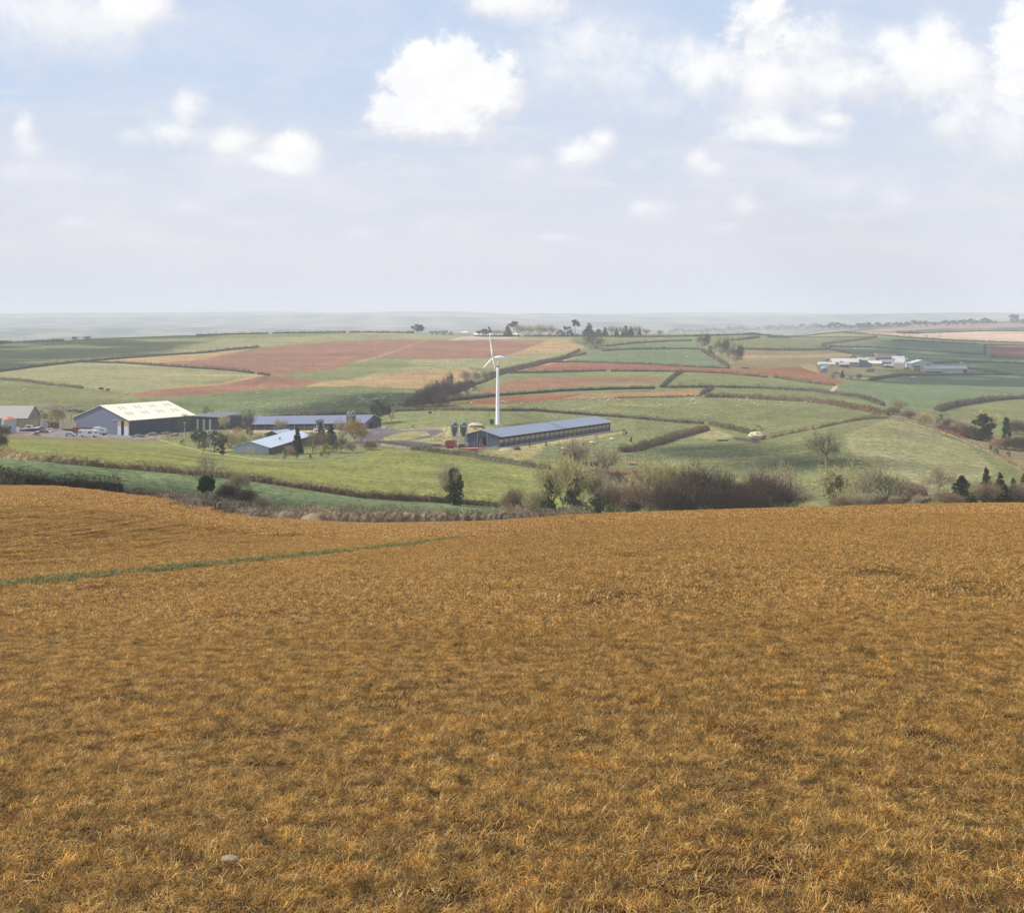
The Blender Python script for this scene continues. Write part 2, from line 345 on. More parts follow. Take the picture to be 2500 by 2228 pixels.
def quick_mesh(name, V, Fc, colv, mat, parent=None, domain='POINT', smooth=False):
    me = bpy.data.meshes.new(name); nv = len(V); nf, k = Fc.shape
    me.vertices.add(nv); me.vertices.foreach_set('co', np.asarray(V, np.float32).ravel())
    me.loops.add(nf * k); me.loops.foreach_set('vertex_index', Fc.astype(np.int32).ravel())
    me.polygons.add(nf); me.polygons.foreach_set('loop_start', np.arange(0, nf*k, k, dtype=np.int32))
    me.polygons.foreach_set('loop_total', np.full(nf, k, np.int32))
    me.update(calc_edges=True)
    ca = me.color_attributes.new('Col', 'FLOAT_COLOR', domain)
    cc = np.asarray(colv, np.float32)
    if domain == 'CORNER': cc = np.repeat(cc, k, axis=0)
    cc = np.concatenate([cc, np.ones((len(cc), 1), np.float32)], 1); ca.data.foreach_set('color', cc.ravel())
    if smooth: me.polygons.foreach_set('use_smooth', np.ones(nf, bool))
    if mat: me.materials.append(MAT[mat])
    o = bpy.data.objects.new(name, me); COL.objects.link(o)
    if parent: o.parent = parent
    return o
def tag(o, label=None, cat=None, group=None, kind=None):
    if label: o['label'] = label
    if cat: o['category'] = cat
    if group: o['group'] = group
    if kind: o['kind'] = kind
    return o
def thing(name, label, cat, loc=(0, 0, 0), rz=0.0, group=None):
    o = bpy.data.objects.new(name, None); COL.objects.link(o); o.empty_display_size = 0.5
    o.location = loc; o.rotation_euler = (0, 0, rz)
    return tag(o, label, cat, group)
def copy_tree(o, parent=None):
    c = o.copy(); COL.objects.link(c)
    if parent: c.parent = parent
    for ch in list(o.children): copy_tree(ch, c)
    return c

# ------------------------------------------------------------------ the ground
GK = 0.78
def g(r, gg, b, k=1.0): return srgb(r, gg, b, GK * k)
GREEN = g(124,127,80); GREEN_PALE = g(146,142,96); GREEN_BLUE = g(112,125,86); GREEN_DEEP = g(112,121,78); BRIGHT = g(134,136,74)
RED = g(150,98,70); RED_PINK = g(150,108,82); TAN = g(172,142,94); REDTAN = g(166,128,86); PALE_TAN = g(206,176,144)
BROWNTAN = g(142,124,86); GREY = g(140,132,128); GREY_D = g(110,102,104); ROUGH = g(158,148,98); MUD = g(126,98,72); SCRUB = g(134,120,84)
# painted fields of the valley in order; points are (photograph column, row) of the ground they cover
FIELDS = [
 (GREEN_PALE, [(-400,940),(0,905),(200,884),(400,890),(660,915),(600,920),(470,938),(320,962),(200,946),(0,924)]),
 (GREEN, [(-800,840),(0,836),(300,820),(640,810),(640,845),(400,865),(130,889),(0,905),(-800,960)]),
 (GREEN_PALE, [(420,850),(560,826),(1000,808),(1400,820),(1400,835),(1092,832),(860,830),(640,846),(500,862),(420,864)]),
 (TAN, [(210,883),(300,876),(400,866),(500,861),(620,851),(500,876),(353,889),(300,884)]),
 (RED_PINK, [(353,889),(500,876),(620,853),(700,842),(860,832),(980,828),(1092,832),(1338,830),(1274,855),(1236,867),(1186,875),(1050,876),(920,874),(867,880),(818,902),(782,908),(720,911),(657,913),(500,896)]),
 (GREEN_PALE, [(657,914),(818,903),(867,881),(1050,877),(1186,875),(1300,860),(1425,855),(1330,876),(1240,895),(1139,899),(990,907),(843,929),(782,931)]),
 (GREEN, [(657,914),(818,903),(867,881),(980,879),(1020,892),(930,908),(843,928),(782,930)]),
 (TAN, [(1338,831),(1400,832),(1430,848),(1400,858),(1330,862),(1236,869),(1274,855)]),
 (RED_PINK, [(318,963),(382,951),(470,938),(544,933),(600,920),(657,913),(696,917),(782,931),(760,944),(647,950),(500,964),(441,969),(360,980)]),
 (TAN, [(760,938),(782,931),(843,929),(990,907),(1139,899),(1186,911),(1120,935),(1039,949),(1000,948),(867,942),(745,944)]),
 (TAN, [(470,938),(544,933),(600,920),(650,914),(600,928),(540,940),(440,946),(382,951)]),
 (GREEN_DEEP, [(323,970),(441,969),(500,964),(647,950),(745,944),(867,942),(1039,949),(1000,985),(965,996),(850,1008),(620,1014),(360,1002)]),
 (GREEN, [(-400,930),(0,926),(200,948),(320,964),(360,985),(360,1030),(0,1030),(-400,1040)]),
 # right of the lane
 (GREEN, [(1186,915),(1240,906),(1580,905),(1665,905),(1630,940),(1590,947),(1300,958),(1060,985),(1120,955)]),
 (RED_PINK, [(1180,952),(1244,929),(1318,921),(1480,923),(1600,919),(1612,928),(1590,940),(1380,945),(1240,955),(1150,966)]),
 (BROWNTAN, [(1420,934),(1600,929),(1585,941),(1400,944)]),
 (RED, [(1262,904),(1312,887),(1391,884),(1527,885),(1674,894),(1785,900),(1862,901),(1953,894),(2003,913),(2059,934),(2032,938),(1959,928),(1894,917),(1821,912),(1668,904),(1586,902),(1380,904)]),
 (GREEN_BLUE, [(1330,884),(1430,862),(1480,854),(1600,850),(1706,851),(1790,896),(1674,894),(1527,886),(1391,885)]),
 (GREEN_BLUE, [(1470,855),(1480,842),(1560,836),(1650,831),(1720,832),(1715,852),(1600,850)]),
 (GREEN, [(1400,820),(1780,818),(1880,815),(1900,822),(1760,830),(1640,832),(1480,844),(1440,850),(1390,832)]),
 (GREEN, [(1720,832),(1853,823),(2047,823),(2141,823),(2018,838),(2005,850),(1806,851),(1712,853)]),
 (GREEN_PALE, [(1870,815),(2062,811),(2140,816),(2223,823),(2135,822),(1900,821)]),
 (BROWNTAN, [(1790,853),(1980,856),(2040,855),(2100,872),(2000,885),(1960,893),(1862,900),(1785,899),(1770,878)]),
 (TAN, [(1785,868),(1980,866),(2060,862),(2080,868),(1960,874),(1790,872)]),
 (GREEN_BLUE, [(2026,848),(2026,840),(2076,832),(2150,824),(2311,836),(2405,842),(2405,864),(2282,857),(2164,848)]),
 (GREEN_BLUE, [(2040,852),(2164,849),(2397,866),(2600,874),(2600,884),(2429,883),(2276,886),(2200,880),(2100,866)]),
 (GREEN_BLUE, [(2276,888),(2429,885),(2600,888),(2600,920),(2440,905),(2358,900)]),
 (GREEN, [(2180,826),(2311,832),(2600,838),(2600,845),(2414,841),(2311,836)]),
 (PALE_TAN, [(2094,813),(2194,808),(2600,808),(2600,837),(2500,836),(2341,829),(2209,821)]),
 (g(196,150,130), [(2070,812),(2160,800),(2300,791),(2450,788),(2600,788),(2600,794),(2330,799),(2190,808)]),
 (g(150,92,76), [(2417,842),(2600,846),(2600,876),(2417,868)]),
 (SCRUB, [(1960,893),(2020,886),(2110,884),(2380,900),(2380,914),(2253,914),(2120,930),(2059,934),(2003,913)]),
 (GREEN, [(2070,930),(2110,912),(2190,900),(2260,908),(2300,912),(2253,915),(2164,920),(2120,929)]),
 (TAN, [(1950,888),(1990,888),(2000,912),(1960,897)]),
 (GREEN_BLUE, [(2035,948),(2120,930),(2164,921),(2253,915),(2370,914),(2600,915),(2600,970),(2410,977),(2330,990),(2260,1000),(2180,1004),(2120,985),(2060,965)]),
 (PALE_TAN, [(2024,954),(2036,940),(2046,942),(2034,957)]),
 (GREEN, [(1612,944),(1665,908),(1762,909),(1874,920),(2038,939),(2030,952),(1980,950),(1850,944),(1733,943)]),
 (RED, [(1090,987),(1213,970),(1300,963),(1380,962),(1420,961),(1400,974),(1300,981),(1180,988)]),
 (REDTAN, [(1400,966),(1500,960),(1724,951),(1712,965),(1556,970),(1380,974)]),
 (GREEN, [(1724,954),(1740,950),(1980,955),(2040,965),(2130,990),(2110,990),(1980,974),(1880,968),(1716,964)]),
 (GREEN, [(1000,990),(1180,989),(1300,982),(1560,971),(1720,966),(1880,972),(2039,984),(2120,998),(2166,1016),(2066,1026),(1925,1057),(1876,1066),(1834,1055),(1733,1033),(1660,1028),(1550,1018),(1350,1004),(1200,1000),(965,1002)]),
 (BRIGHT, [(-400,1110),(0,1062),(420,1070),(640,1120),(800,1126),(920,1096),(1018,1100),(1135,1114),(1300,1144),(1400,1170),(1440,1210),(1350,1245),(1217,1236),(1046,1222),(874,1212),(640,1173),(500,1158),(250,1138),(0,1115),(-400,1130)]),
 (GREEN_BLUE, [(-400,1240),(-400,1130),(0,1117),(250,1140),(500,1160),(640,1175),(874,1214),(1046,1224),(1217,1238),(1450,1256),(1500,1270),(700,1290),(300,1215)]),
 (GREEN, [(640,1120),(400,1070),(440,1040),(560,1050),(700,1070),(860,1100),(920,1096),(800,1126)]),
 (GREEN, [(960,1003),(1200,1002),(1550,1020),(1715,1032),(1650,1065),(1514,1100),(1460,1136),(1300,1130),(1240,1110),(1200,1088),(1180,1050),(900,1066),(880,1040)]),
 (ROUGH, [(890,1066),(980,1048),(1130,1040),(1200,1046),(1240,1042),(1230,1070),(1120,1098),(1000,1090),(900,1075)]),
 (ROUGH, [(1190,1098),(1240,1094),(1500,1054),(1540,1052),(1460,1072),(1330,1098),(1280,1125),(1460,1140),(1300,1141),(1130,1112),(1180,1104)]),
 (GREEN, [(1320,1090),(1520,1060),(1720,1036),(1600,1078),(1514,1100),(1450,1135),(1340,1128)]),
 (PALE_TAN, [(1215,1096),(1240,1092),(1495,1050),(1520,1049),(1500,1054),(1300,1084),(1220,1101)]),
 (GREEN, [(1560,1110),(1650,1080),(1733,1048),(1792,1050),(1876,1070),(2000,1044),(2166,1020),(2300,1050),(2410,1100),(2489,1145),(2600,1200),(2600,1240),(1500,1275),(1480,1200),(1540,1150)]),
 (GREEN_PALE, [(2060,1060),(2166,1022),(2260,1045),(2360,1085),(2440,1150),(2360,1200),(2200,1180),(2080,1110)]),
 (MUD, [(1440,1146),(1500,1140),(1560,1146),(1575,1170),(1530,1185),(1480,1165)]),
 (ROUGH, [(1690,1068),(1730,1042),(1770,1056),(1800,1066),(1740,1074)]),
 (g(96,84,82), [(1785,1064),(1860,1076),(1850,1082),(1800,1074)]),
 (SCRUB, [(2166,1016),(2260,1000),(2420,1060),(2600,1080),(2600,1190),(2489,1143),(2410,1098),(2330,1062),(2251,1037)]),
 (GREEN, [(2300,1000),(2357,984),(2410,977),(2600,968),(2600,1060),(2450,1040),(2330,1012)]),
 # wheel tracks and worn lines
 (g(130,90,70), [(655,916),(640,924),(622,938),(600,952),(597,952),(618,938),(636,924),(651,916)]), (g(130,90,70), [(662,916),(648,925),(630,939),(607,952),(605,952),(627,938),(644,925),(659,916)]),
 (g(130,90,70), [(664,916),(700,932),(722,943),(718,943),(697,933),(660,917)]), (g(134,92,74), [(830,874),(760,892),(700,905),(696,905),(757,891),(827,873)]), (g(134,92,74), [(980,858),(900,870),(830,882),(828,881),(898,869),(978,857)]),
 (g(134,92,74), [(500,892),(600,899),(700,906),(700,908),(600,901),(500,894)]), (g(150,132,92), [(200,963),(320,964),(320,966),(200,965)]), (TAN, [(300,921),(420,916),(560,914),(560,916),(420,918),(300,923)]),
 (g(150,122,90), [(640,1012),(760,1000),(860,998),(860,1000),(760,1003),(640,1015)]), (g(158,138,98), [(1380,1000),(1500,985),(1640,992),(1640,994),(1500,988),(1380,1003)]),
 # the farm yard, its tracks and the lane over the hill
 (GREY, [(-400,1062),(0,1042),(60,1036),(300,1030),(560,1050),(420,1058),(380,1072),(200,1072),(100,1066),(30,1056),(-100,1056)]),
 (SCRUB, [(-400,1066),(20,1056),(130,1068),(380,1073),(390,1077),(0,1072)]),
 (GREY_D, [(880,1056),(905,1048),(960,1048),(1000,1050),(1075,1046),(1085,1053),(1050,1068),(1000,1076),(1060,1082),(1200,1090),(1180,1098),(1000,1088),(920,1080),(840,1090),(870,1072)]),
 (ROUGH, [(940,1066),(985,1054),(1040,1052),(1050,1062),(1000,1074),(930,1076)]),
 (PALE_TAN, [(560,1052),(640,1050),(900,1046),(944,1044),(890,1053),(700,1056),(560,1056)]),
 (PALE_TAN, [(1066,979),(1145,947),(1194,922),(1236,908),(1303,891),(1362,879),(1425,862),(1428,865),(1370,883),(1303,895),(1240,912),(1198,927),(1147,952),(1066,983)]),
 (g(168,132,106), [(867,882),(916,871),(985,847),(1040,829),(1046,830),(990,850),(920,875),(868,886)]),
 (g(188,168,150), [(1090,829),(1150,820),(1260,822),(1270,826),(1110,831)]),
 (g(186,178,172), [(2230,1205),(2400,1192),(2470,1205),(2468,1210),(2400,1198),(2240,1210)]),
]
def inside(poly, U, V):
    r = np.zeros(U.shape, bool); n = len(poly)
    for i in range(n):
        x0, y0 = poly[i]; x1, y1 = poly[(i+1) % n]
        if y0 == y1: continue
        c = ((y0 > V) != (y1 > V)) & (U < (x1 - x0) * (V - y0) / (y1 - y0) + x0)
        r ^= c
    return r
uu = np.concatenate([np.arange(-1400, -80, 24.0), np.arange(-80, 2580, 2.5), np.arange(2580, 3900, 24.0)])
dd = np.concatenate([np.exp(np.linspace(math.log(60), math.log(150), 70))[:-1], np.exp(np.linspace(math.log(150), math.log(2650), 640))])
Ug, Dgd = np.meshgrid(uu, dd, indexing='ij')
Pg = Prow(Ug, Dgd)
Xg = (Ug - CX) / F * Dgd; Yg = Dgd; Zg = Zt(Xg, Yg)
nU, nD = Ug.shape
jit = 1.4
Uj = Ug + (np.sin(Xg * .21 + Yg * .13) + np.sin(Xg * .7 - Yg * .43)) * jit * .5; Pj = Pg + (np.sin(Xg * .33 + 1) + np.sin(Yg * .19 + Xg * .11)) * .5
base = np.empty((nU, nD, 3)); base[:] = GREEN
zoneB = Dgd > np.where(Ug < 1000, 178, np.clip(178 + (Ug - 1000) * .3, 178, 238))
for colr, poly in FIELDS:
    msk = inside(poly, Uj, Pj) & zoneB
    base[msk] = colr
STUB = (0.23, 0.135, 0.048); SOIL = (0.085, 0.048, 0.024)
msk = ~zoneB & (Dgd < field_depth(Ug)); base[msk] = STUB
bare = inside([(60,1192),(160,1204),(298,1222),(420,1232),(560,1252),(680,1268),(640,1270),(500,1262),(380,1243),(260,1226),(150,1212)], Uj, Pj) & msk
base[bare] = SOIL
ver = (Dgd >= field_depth(Ug)) & (Dgd < field_depth(Ug) + 9) & (Ug < 1500); base[ver] = g(92,112,56)
# soften the field edges a little
for _ in range(1): base[1:-1, 1:-1] = (base[1:-1, 1:-1] * 2 + base[:-2, 1:-1] + base[2:, 1:-1] + base[1:-1, :-2] + base[1:-1, 2:]) / 6
idx = np.arange(nU * nD).reshape(nU, nD)
Q = np.stack([idx[:-1, :-1], idx[1:, :-1], idx[1:, 1:], idx[:-1, 1:]], -1).reshape(-1, 4)
Dc = ((Dgd[:-1, :-1] + Dgd[1:, 1:]) / 2).ravel(); Uc = ((Ug[:-1, :-1] + Ug[1:, 1:]) / 2).ravel()
V3 = np.stack([Xg, Yg, Zg], -1).reshape(-1, 3); C3 = base.reshape(-1, 3)
def sub(name, sel, mat, kind='structure'):
    q = Q[sel]; used = np.unique(q); rm = np.full(nU * nD, -1); rm[used] = np.arange(len(used))
    return tag(quick_mesh(name, V3[used], rm[q], C3[used], mat, smooth=True), kind=kind)
fd = field_depth(Uc)
ground_mat('stubble_soil', [(0.05, .12, (1, 1, 0)), (0.35, .16, (1, .5, 0)), (0.02, .10, (.3, 2, 0))], [(2.2, .30, (1, .6, 0)), (9, .34, (1, .8, 0))], (1.2, 1.08, 0.85), 0.6)
sub('field_ground', Dc < fd, 'stubble_soil')
sub('valley_ground', (Dc >= fd) & (Dc < 640), 'pasture_soil')
sub('hillside', (Dc >= fd) & (Dc >= 640), 'pasture_soil')
# the field close by and behind the camera
xs = np.concatenate([np.arange(-70, -8, .8), np.arange(-8, 8, .12), np.arange(8, 71, .8)]); ys = np.concatenate([np.arange(-30, 2, 1.0), np.arange(2, 16, .12), np.arange(16, 60, .5), [60.0]])
X, Y = np.meshgrid(xs, ys, indexing='ij'); Z = Zt(X, Y) + np.where(Y < 59, .007 * (-2 + np.sin(X * 3.1 + 1.7 * np.sin(Y * 2.3)) + np.sin(Y * 4.3 + 1.3 * np.sin(X * 1.9))), 0)
ii = np.arange(X.size).reshape(X.shape)
Qn = np.stack([ii[:-1, :-1], ii[1:, :-1], ii[1:, 1:], ii[:-1, 1:]], -1).reshape(-1, 4)
tag(quick_mesh('field_ground', np.stack([X, Y, Z], -1).reshape(-1, 3), Qn, np.tile(np.array(SOIL) * .8, (X.size, 1)), 'stubble_soil', smooth=True), kind='structure')
# far country to the horizon
uf = np.arange(-1400, 3900, 12.0); df = np.exp(np.linspace(math.log(2640), math.log(11800), 330))
Uf, Df = np.meshgrid(uf, df, indexing='ij'); Xf = (Uf - CX) / F * Df; Zf = Zt(Xf, Df)
cell = np.sin(Xf / 130 + 2 * np.sin(Df / 310)) * np.sin(Df / 170 + 2 * np.sin(Xf / 260)); cell2 = np.sin(Xf / 61 + Df / 97) * np.sin(Df / 120 - Xf / 200)
Cf = np.empty((*Uf.shape, 3)); Cf[:] = g(120,130,92)
Cf[cell > .45] = g(172,150,120); Cf[cell < -.5] = g(84,98,72); Cf[cell2 > .6] = g(170,160,130); Cf[cell2 < -.62] = g(72,84,66)
rf = inside([(2070,812),(2160,801),(2300,792),(2450,789),(2700,789),(2700,794),(2330,799),(2190,808)], Uf, Prow(Uf, Df)) & (Df < 4600); Cf[rf] = g(196,150,130)
i3 = np.arange(Uf.size).reshape(Uf.shape); Qf = np.stack([i3[:-1, :-1], i3[1:, :-1], i3[1:, 1:], i3[:-1, 1:]], -1).reshape(-1, 4)
Cf = Cf * np.array([.70, .70, .74])
tag(quick_mesh('distant_hills', np.stack([Xf, Df, Zf], -1).reshape(-1, 3), Qf, Cf.reshape(-1, 3), 'pasture_soil', smooth=True), kind='structure')

# ------------------------------------------------------------------ haze
hb = MB().box(-16000, 16000, -200, 12500, -420, 130, (1, 1, 1))
m = bpy.data.materials.new('haze_air'); m.use_nodes = True; m.node_tree.nodes.clear(); q = N(m.node_tree)
o = q.n('ShaderNodeOutputMaterial'); pv = q.n('ShaderNodeVolumePrincipled'); q.L(pv.outputs[0], o.inputs['Volume'])
pv.inputs['Color'].default_value = (0.90, 0.93, 1.0, 1); pv.inputs['Density'].default_value = 1.6e-4; pv.inputs['Anisotropy'].default_value = 0.0
MAT['haze_air'] = m
tag(hb.build('haze', 'haze_air'), kind='stuff')

# ------------------------------------------------------------------ vegetation builders
def jitc(c, a=.18, r=random):
    k = 1 + (r.random() - .5) * 2 * a; return (c[0] * k * (1 + (r.random() - .5) * a * .6), c[1] * k, c[2] * k * (1 + (r.random() - .5) * a * .8))
BARK = srgb(126, 114, 92, .85); TW_GREY = srgb(172, 154, 122, 1.0); TW_OLIVE = srgb(192, 180, 122, 1.0); TW_PURP = srgb(120, 102, 84, .75); TW_RED = srgb(158, 132, 102, .92)
def tree_mesh(seed, limbs=6, kids=(5, 5, 4), trunk_h=.28, spread=.8, lift=.5, r0=.026, wob=.25, twl=.09, tww=.0052, stems=1, droop=0.0, asym=(0, 0)):
    """bare tree one unit high: (trunk and limbs, twigs) as two builders with neutral grey colours"""
    r = random.Random(seed); A = MB(); B = MB()
    def rv(k): return Vector((r.gauss(0, k), r.gauss(0, k), r.gauss(0, k)))
    def blade(p, q, w):
        d = q - p; s = d.cross(rv(1)).normalized() * w
        B.add([p - s, p + s, q], [(0, 1, 2)], jitc((1, 1, 1), .25, r))
    def grow(p, d, L, rad, lev):
        segs = 3; pts = [p]; dirs = []
        for i in range(segs):
            d = (d + rv(wob) * .5 + Vector((asym[0] * .1, asym[1] * .1, (lift - droop * lev) * .12))).normalized(); p = p + d * (L / segs); pts.append(p); dirs.append(d)
        for i in range(segs):
            ra = rad * (1 - .28 * i); rb = rad * (1 - .28 * (i + 1))
            if lev <= 2: A.tube(pts[i], pts[i+1], ra, max(rb, .001), jitc((1, 1, 1), .15, r), 6 if lev == 0 else 4, cap=False)
            else: blade(pts[i], pts[i] + (pts[i+1] - pts[i]) * 1.35, max(rb, tww * .9))
        if lev >= 1 + len(kids):
            return
        n = limbs if lev == 0 else kids[lev - 1]
        for k in range(n):
            t = (.30 + .70 * (k + r.random()) / n) if lev else 1 - .42 * r.random() * (k > 1)
            i = min(int(t * segs), segs - 1); q = pts[i] + (pts[i+1] - pts[i]) * (t * segs - i) if lev else pts[-1] - dirs[-1] * (L * .35 * r.random() * (k > 1))
            if lev == 0:
                a = 2 * math.pi * (k + r.random() * .6) / n; e = spread * (.35 + .75 * r.random())
                nd = Vector((math.cos(a) * e, math.sin(a) * e, 1.0 - .35 * e)).normalized()
            else:
                s = dirs[i].cross(rv(1)).normalized(); nd = (dirs[i] * .75 + s * (.55 + .35 * r.random()) + Vector((0, 0, lift * .35))).normalized()
            grow(q, nd, L * (.62 + .2 * r.random()) if lev else (1 - trunk_h) * (.50 + .16 * r.random()), rad * (.52 if lev else .55), lev + 1)
        if lev >= len(kids):
            for k in range(4):
                q = pts[1 + (k % segs)]; blade(q, q + (dirs[min(k % segs, 2)] + rv(.6)).normalized() * twl * (.7 + .6 * r.random()), tww)
    for s in range(stems):
        off = Vector((r.gauss(0, .05), r.gauss(0, .05), 0)) if stems > 1 else Vector((0, 0, 0))
        d0 = (Vector((0, 0, 1)) + (Vector((off.x, off.y, 0)) * 5 if stems > 1 else Vector((0, 0, 0)))).normalized()
        grow(off + Vector((0, 0, -.02)), d0, trunk_h, r0 * (1 if stems == 1 else .6), 0)
    for M_ in (A, B):
        M_.v = [tuple(v) for v in M_.v]
    zz = np.array([v[2] for v in B.v]); k = 1 / np.percentile(zz, 99.3)
    for M_ in (A, B): M_.v = [(x * k, y * k, z * k) for x, y, z in M_.v]
    xx = np.array([abs(v[0]) for v in B.v]); wid = 2 * np.percentile(xx, 96)
    return A, B, wid
PROTO = {}
def proto(key, **kw): PROTO[key] = tree_mesh(**kw)
proto('oak', seed=3, limbs=8, kids=(6, 6, 4), trunk_h=.30, spread=1.25, lift=.25, r0=.034, wob=.34, twl=.075)
proto('oak_b', seed=11, limbs=7, kids=(5, 6, 4), trunk_h=.22, spread=1.15, lift=.35, r0=.032, wob=.38, twl=.07)
proto('ash', seed=5, limbs=7, kids=(5, 5, 4), trunk_h=.32, spread=.75, lift=.75, r0=.026, wob=.26, twl=.09)
proto('ash_b', seed=23, limbs=6, kids=(6, 5, 4), trunk_h=.22, spread=.85, lift=.65, r0=.024, wob=.3, twl=.085)
proto('goblet', seed=8, limbs=9, kids=(6, 5, 4), trunk_h=.34, spread=1.5, lift=.55, r0=.04, wob=.22, twl=.07)
proto('umbrella', seed=9, limbs=9, kids=(6, 5, 4), trunk_h=.45, spread=1.6, lift=.15, r0=.032, wob=.25, twl=.07, asym=(2.2, 0))
proto('thicket', seed=14, limbs=5, kids=(5, 5, 4), trunk_h=.14, spread=1.1, lift=.40, r0=.016, wob=.36, twl=.10, tww=.0048, stems=5)
proto('thicket_b', seed=15, limbs=5, kids=(5, 5, 4), trunk_h=.12, spread=1.3, lift=.30, r0=.014, wob=.4, twl=.10, tww=.0048, stems=6)
proto('thin', seed=31, limbs=5, kids=(4, 4, 3), trunk_h=.30, spread=.8, lift=.7, r0=.022, wob=.32, twl=.09, tww=.0034)
PM = {}
def pmesh(key, which, colr, width=1.0):
    k = (key, which, colr, width)
    if k not in PM:
        src = PROTO[key][which]; M_ = MB(); M_.v = src.v; M_.f = src.f
        M_.c = [(c[0] * colr[0], c[1] * colr[1], c[2] * colr[2]) for c in src.c]
        ob = M_.build('x', 'twig'); PM[k] = ob.data; bpy.data.objects.remove(ob)
    return PM[k]
def leaf_cloud(M_, c, rad, n, size, colr, r, shell=.55, flat=1.0, var=.3):
    for _ in range(n):
        while True:
            p = Vector((r.uniform(-1, 1), r.uniform(-1, 1), r.uniform(-1, 1)))
            if p.length <= 1 and (p.length > shell or r.random() < .25): break
        q = Vector((c[0] + p.x * rad[0], c[1] + p.y * rad[1], c[2] + p.z * rad[2]))
        a = Vector((r.gauss(0, 1), r.gauss(0, 1), r.gauss(0, 1) * flat)).normalized(); b = a.orthogonal().normalized(); b.rotate(Matrix.Rotation(r.uniform(0, 6.28), 3, a))
        s = size * (.6 + .8 * r.random()); e = a.cross(b)
        M_.add([q - b * s * .5, q + e * s * .35, q + b * s * .5, q - e * s * .35], [(0, 1, 2, 3)], jitc(colr, var, r))
def crown_mesh(seed, kind, colr, n=26, per=90, size=.05):
    key = ('crown', seed, kind, colr, n, per, size)
    if key in PM: return PM[key]
    r = random.Random(seed); M_ = MB()
    if kind == 'round':
        for i in range(n):
            a = r.uniform(0, 6.28); e = r.uniform(-.6, 1.0); rr = math.sqrt(max(0, 1 - e * e)) * r.uniform(.55, 1)
            c = (rr * math.cos(a) * .40, rr * math.sin(a) * .40, .52 + e * .36); k = r.uniform(.10, .19)
            leaf_cloud(M_, c, (k, k, k * .85), per, size, jitc(colr, .22, r), r)
    elif kind == 'cone':
        for i in range(n):
            t0 = (i + r.random()) / n; m = max(4, int(14 * (1 - t0)) + 3)
            for j in range(m):
                t = min(1, max(0, t0 + r.uniform(-.06, .06))); rad = (1 - t) ** .75 * .30 * r.uniform(.35, 1.2) + .015
                a = 6.28 * (j + r.random()) / m; x, y, z = math.cos(a) * rad * .78, math.sin(a) * rad * .78, .05 + t * .93
                leaf_cloud(M_, (x, y, z - .02), (.065 * (1.3 - t), .065 * (1.3 - t), .035), per // 5, size, jitc(colr, .2, r), r, .2)
    elif kind == 'column':
        for i in range(n):
            t = (i + .5) / n; a = r.uniform(0, 6.28); w = .20 * math.sin(math.pi * min(1, t * .8 + .22)) ** .6
            rr = r.uniform(.3, 1) * w; leaf_cloud(M_, (rr * math.cos(a), rr * math.sin(a), .06 + t * .86), (.10, .10, .09), per, size, jitc(colr, .25, r), r)
    elif kind == 'bush':
        for i in range(n):
            a = r.uniform(0, 6.28); e = r.uniform(0, 1.0); rr = math.sqrt(max(0, 1 - e * e)) * r.uniform(.4, 1)
            c = (rr * math.cos(a) * .48, rr * math.sin(a) * .48, .1 + e * .72); k = r.uniform(.12, .2)
            leaf_cloud(M_, c, (k, k, k), per, size, jitc(colr, .25, r), r)
    elif kind == 'ivy':                     # a leafy sleeve clinging to the stem and lower limbs
        for i in range(n):
            t = i / n; a = r.uniform(0, 6.28); w = .05 + .13 * t
            rr = r.uniform(.2, 1) * w; leaf_cloud(M_, (rr * math.cos(a), rr * math.sin(a), .04 + t * .62), (.075, .075, .08), per, size, jitc(colr, .28, r), r)
    elif kind == 'pad':                     # flat topped pine pads
        for i in range(n):
            a = r.uniform(0, 6.28); rr = r.uniform(0, 1) ** .5 * .38; k = r.uniform(.09, .15)
            leaf_cloud(M_, (rr * math.cos(a), rr * math.sin(a), .80 + r.uniform(-.14, .13) - rr * .12), (k, k, k * .45), per, size, jitc(colr, .2, r), r)
    ob = M_.build('x', 'veg'); PM[key] = ob.data; bpy.data.objects.remove(ob); return PM[key]
def trunk_mesh(h, r0, colr=BARK, limbs=3, seed=1):
    key = ('trunk', h, r0, colr, limbs)
    if key in PM: return PM[key]
    r = random.Random(seed); M_ = MB(); M_.tube((0, 0, -.03), (0, 0, h), r0, r0 * .6, colr, 7)
    for i in range(limbs):
        a = 6.28 * i / limbs + r.random(); M_.tube((0, 0, h * .8), (math.cos(a) * .2, math.sin(a) * .2, h + .22), r0 * .5, r0 * .2, colr, 5)
    ob = M_.build('x', 'twig'); PM[key] = ob.data; bpy.data.objects.remove(ob); return PM[key]
def child(name, me, root, scale=None, loc=None, rz=0.0):
    o = bpy.data.objects.new(name, me); COL.objects.link(o); o.parent = root
    if scale: o.scale = scale
    if loc: o.location = loc
    o.rotation_euler[2] = rz
    return o
def place(u, y, hpx, wpx, widunit, Dmin):
    p = gp(u, y, Dmin); h = hpx / pxm(p.y); w = (wpx / pxm(p.y)) / widunit if wpx else h
    return p, h, w
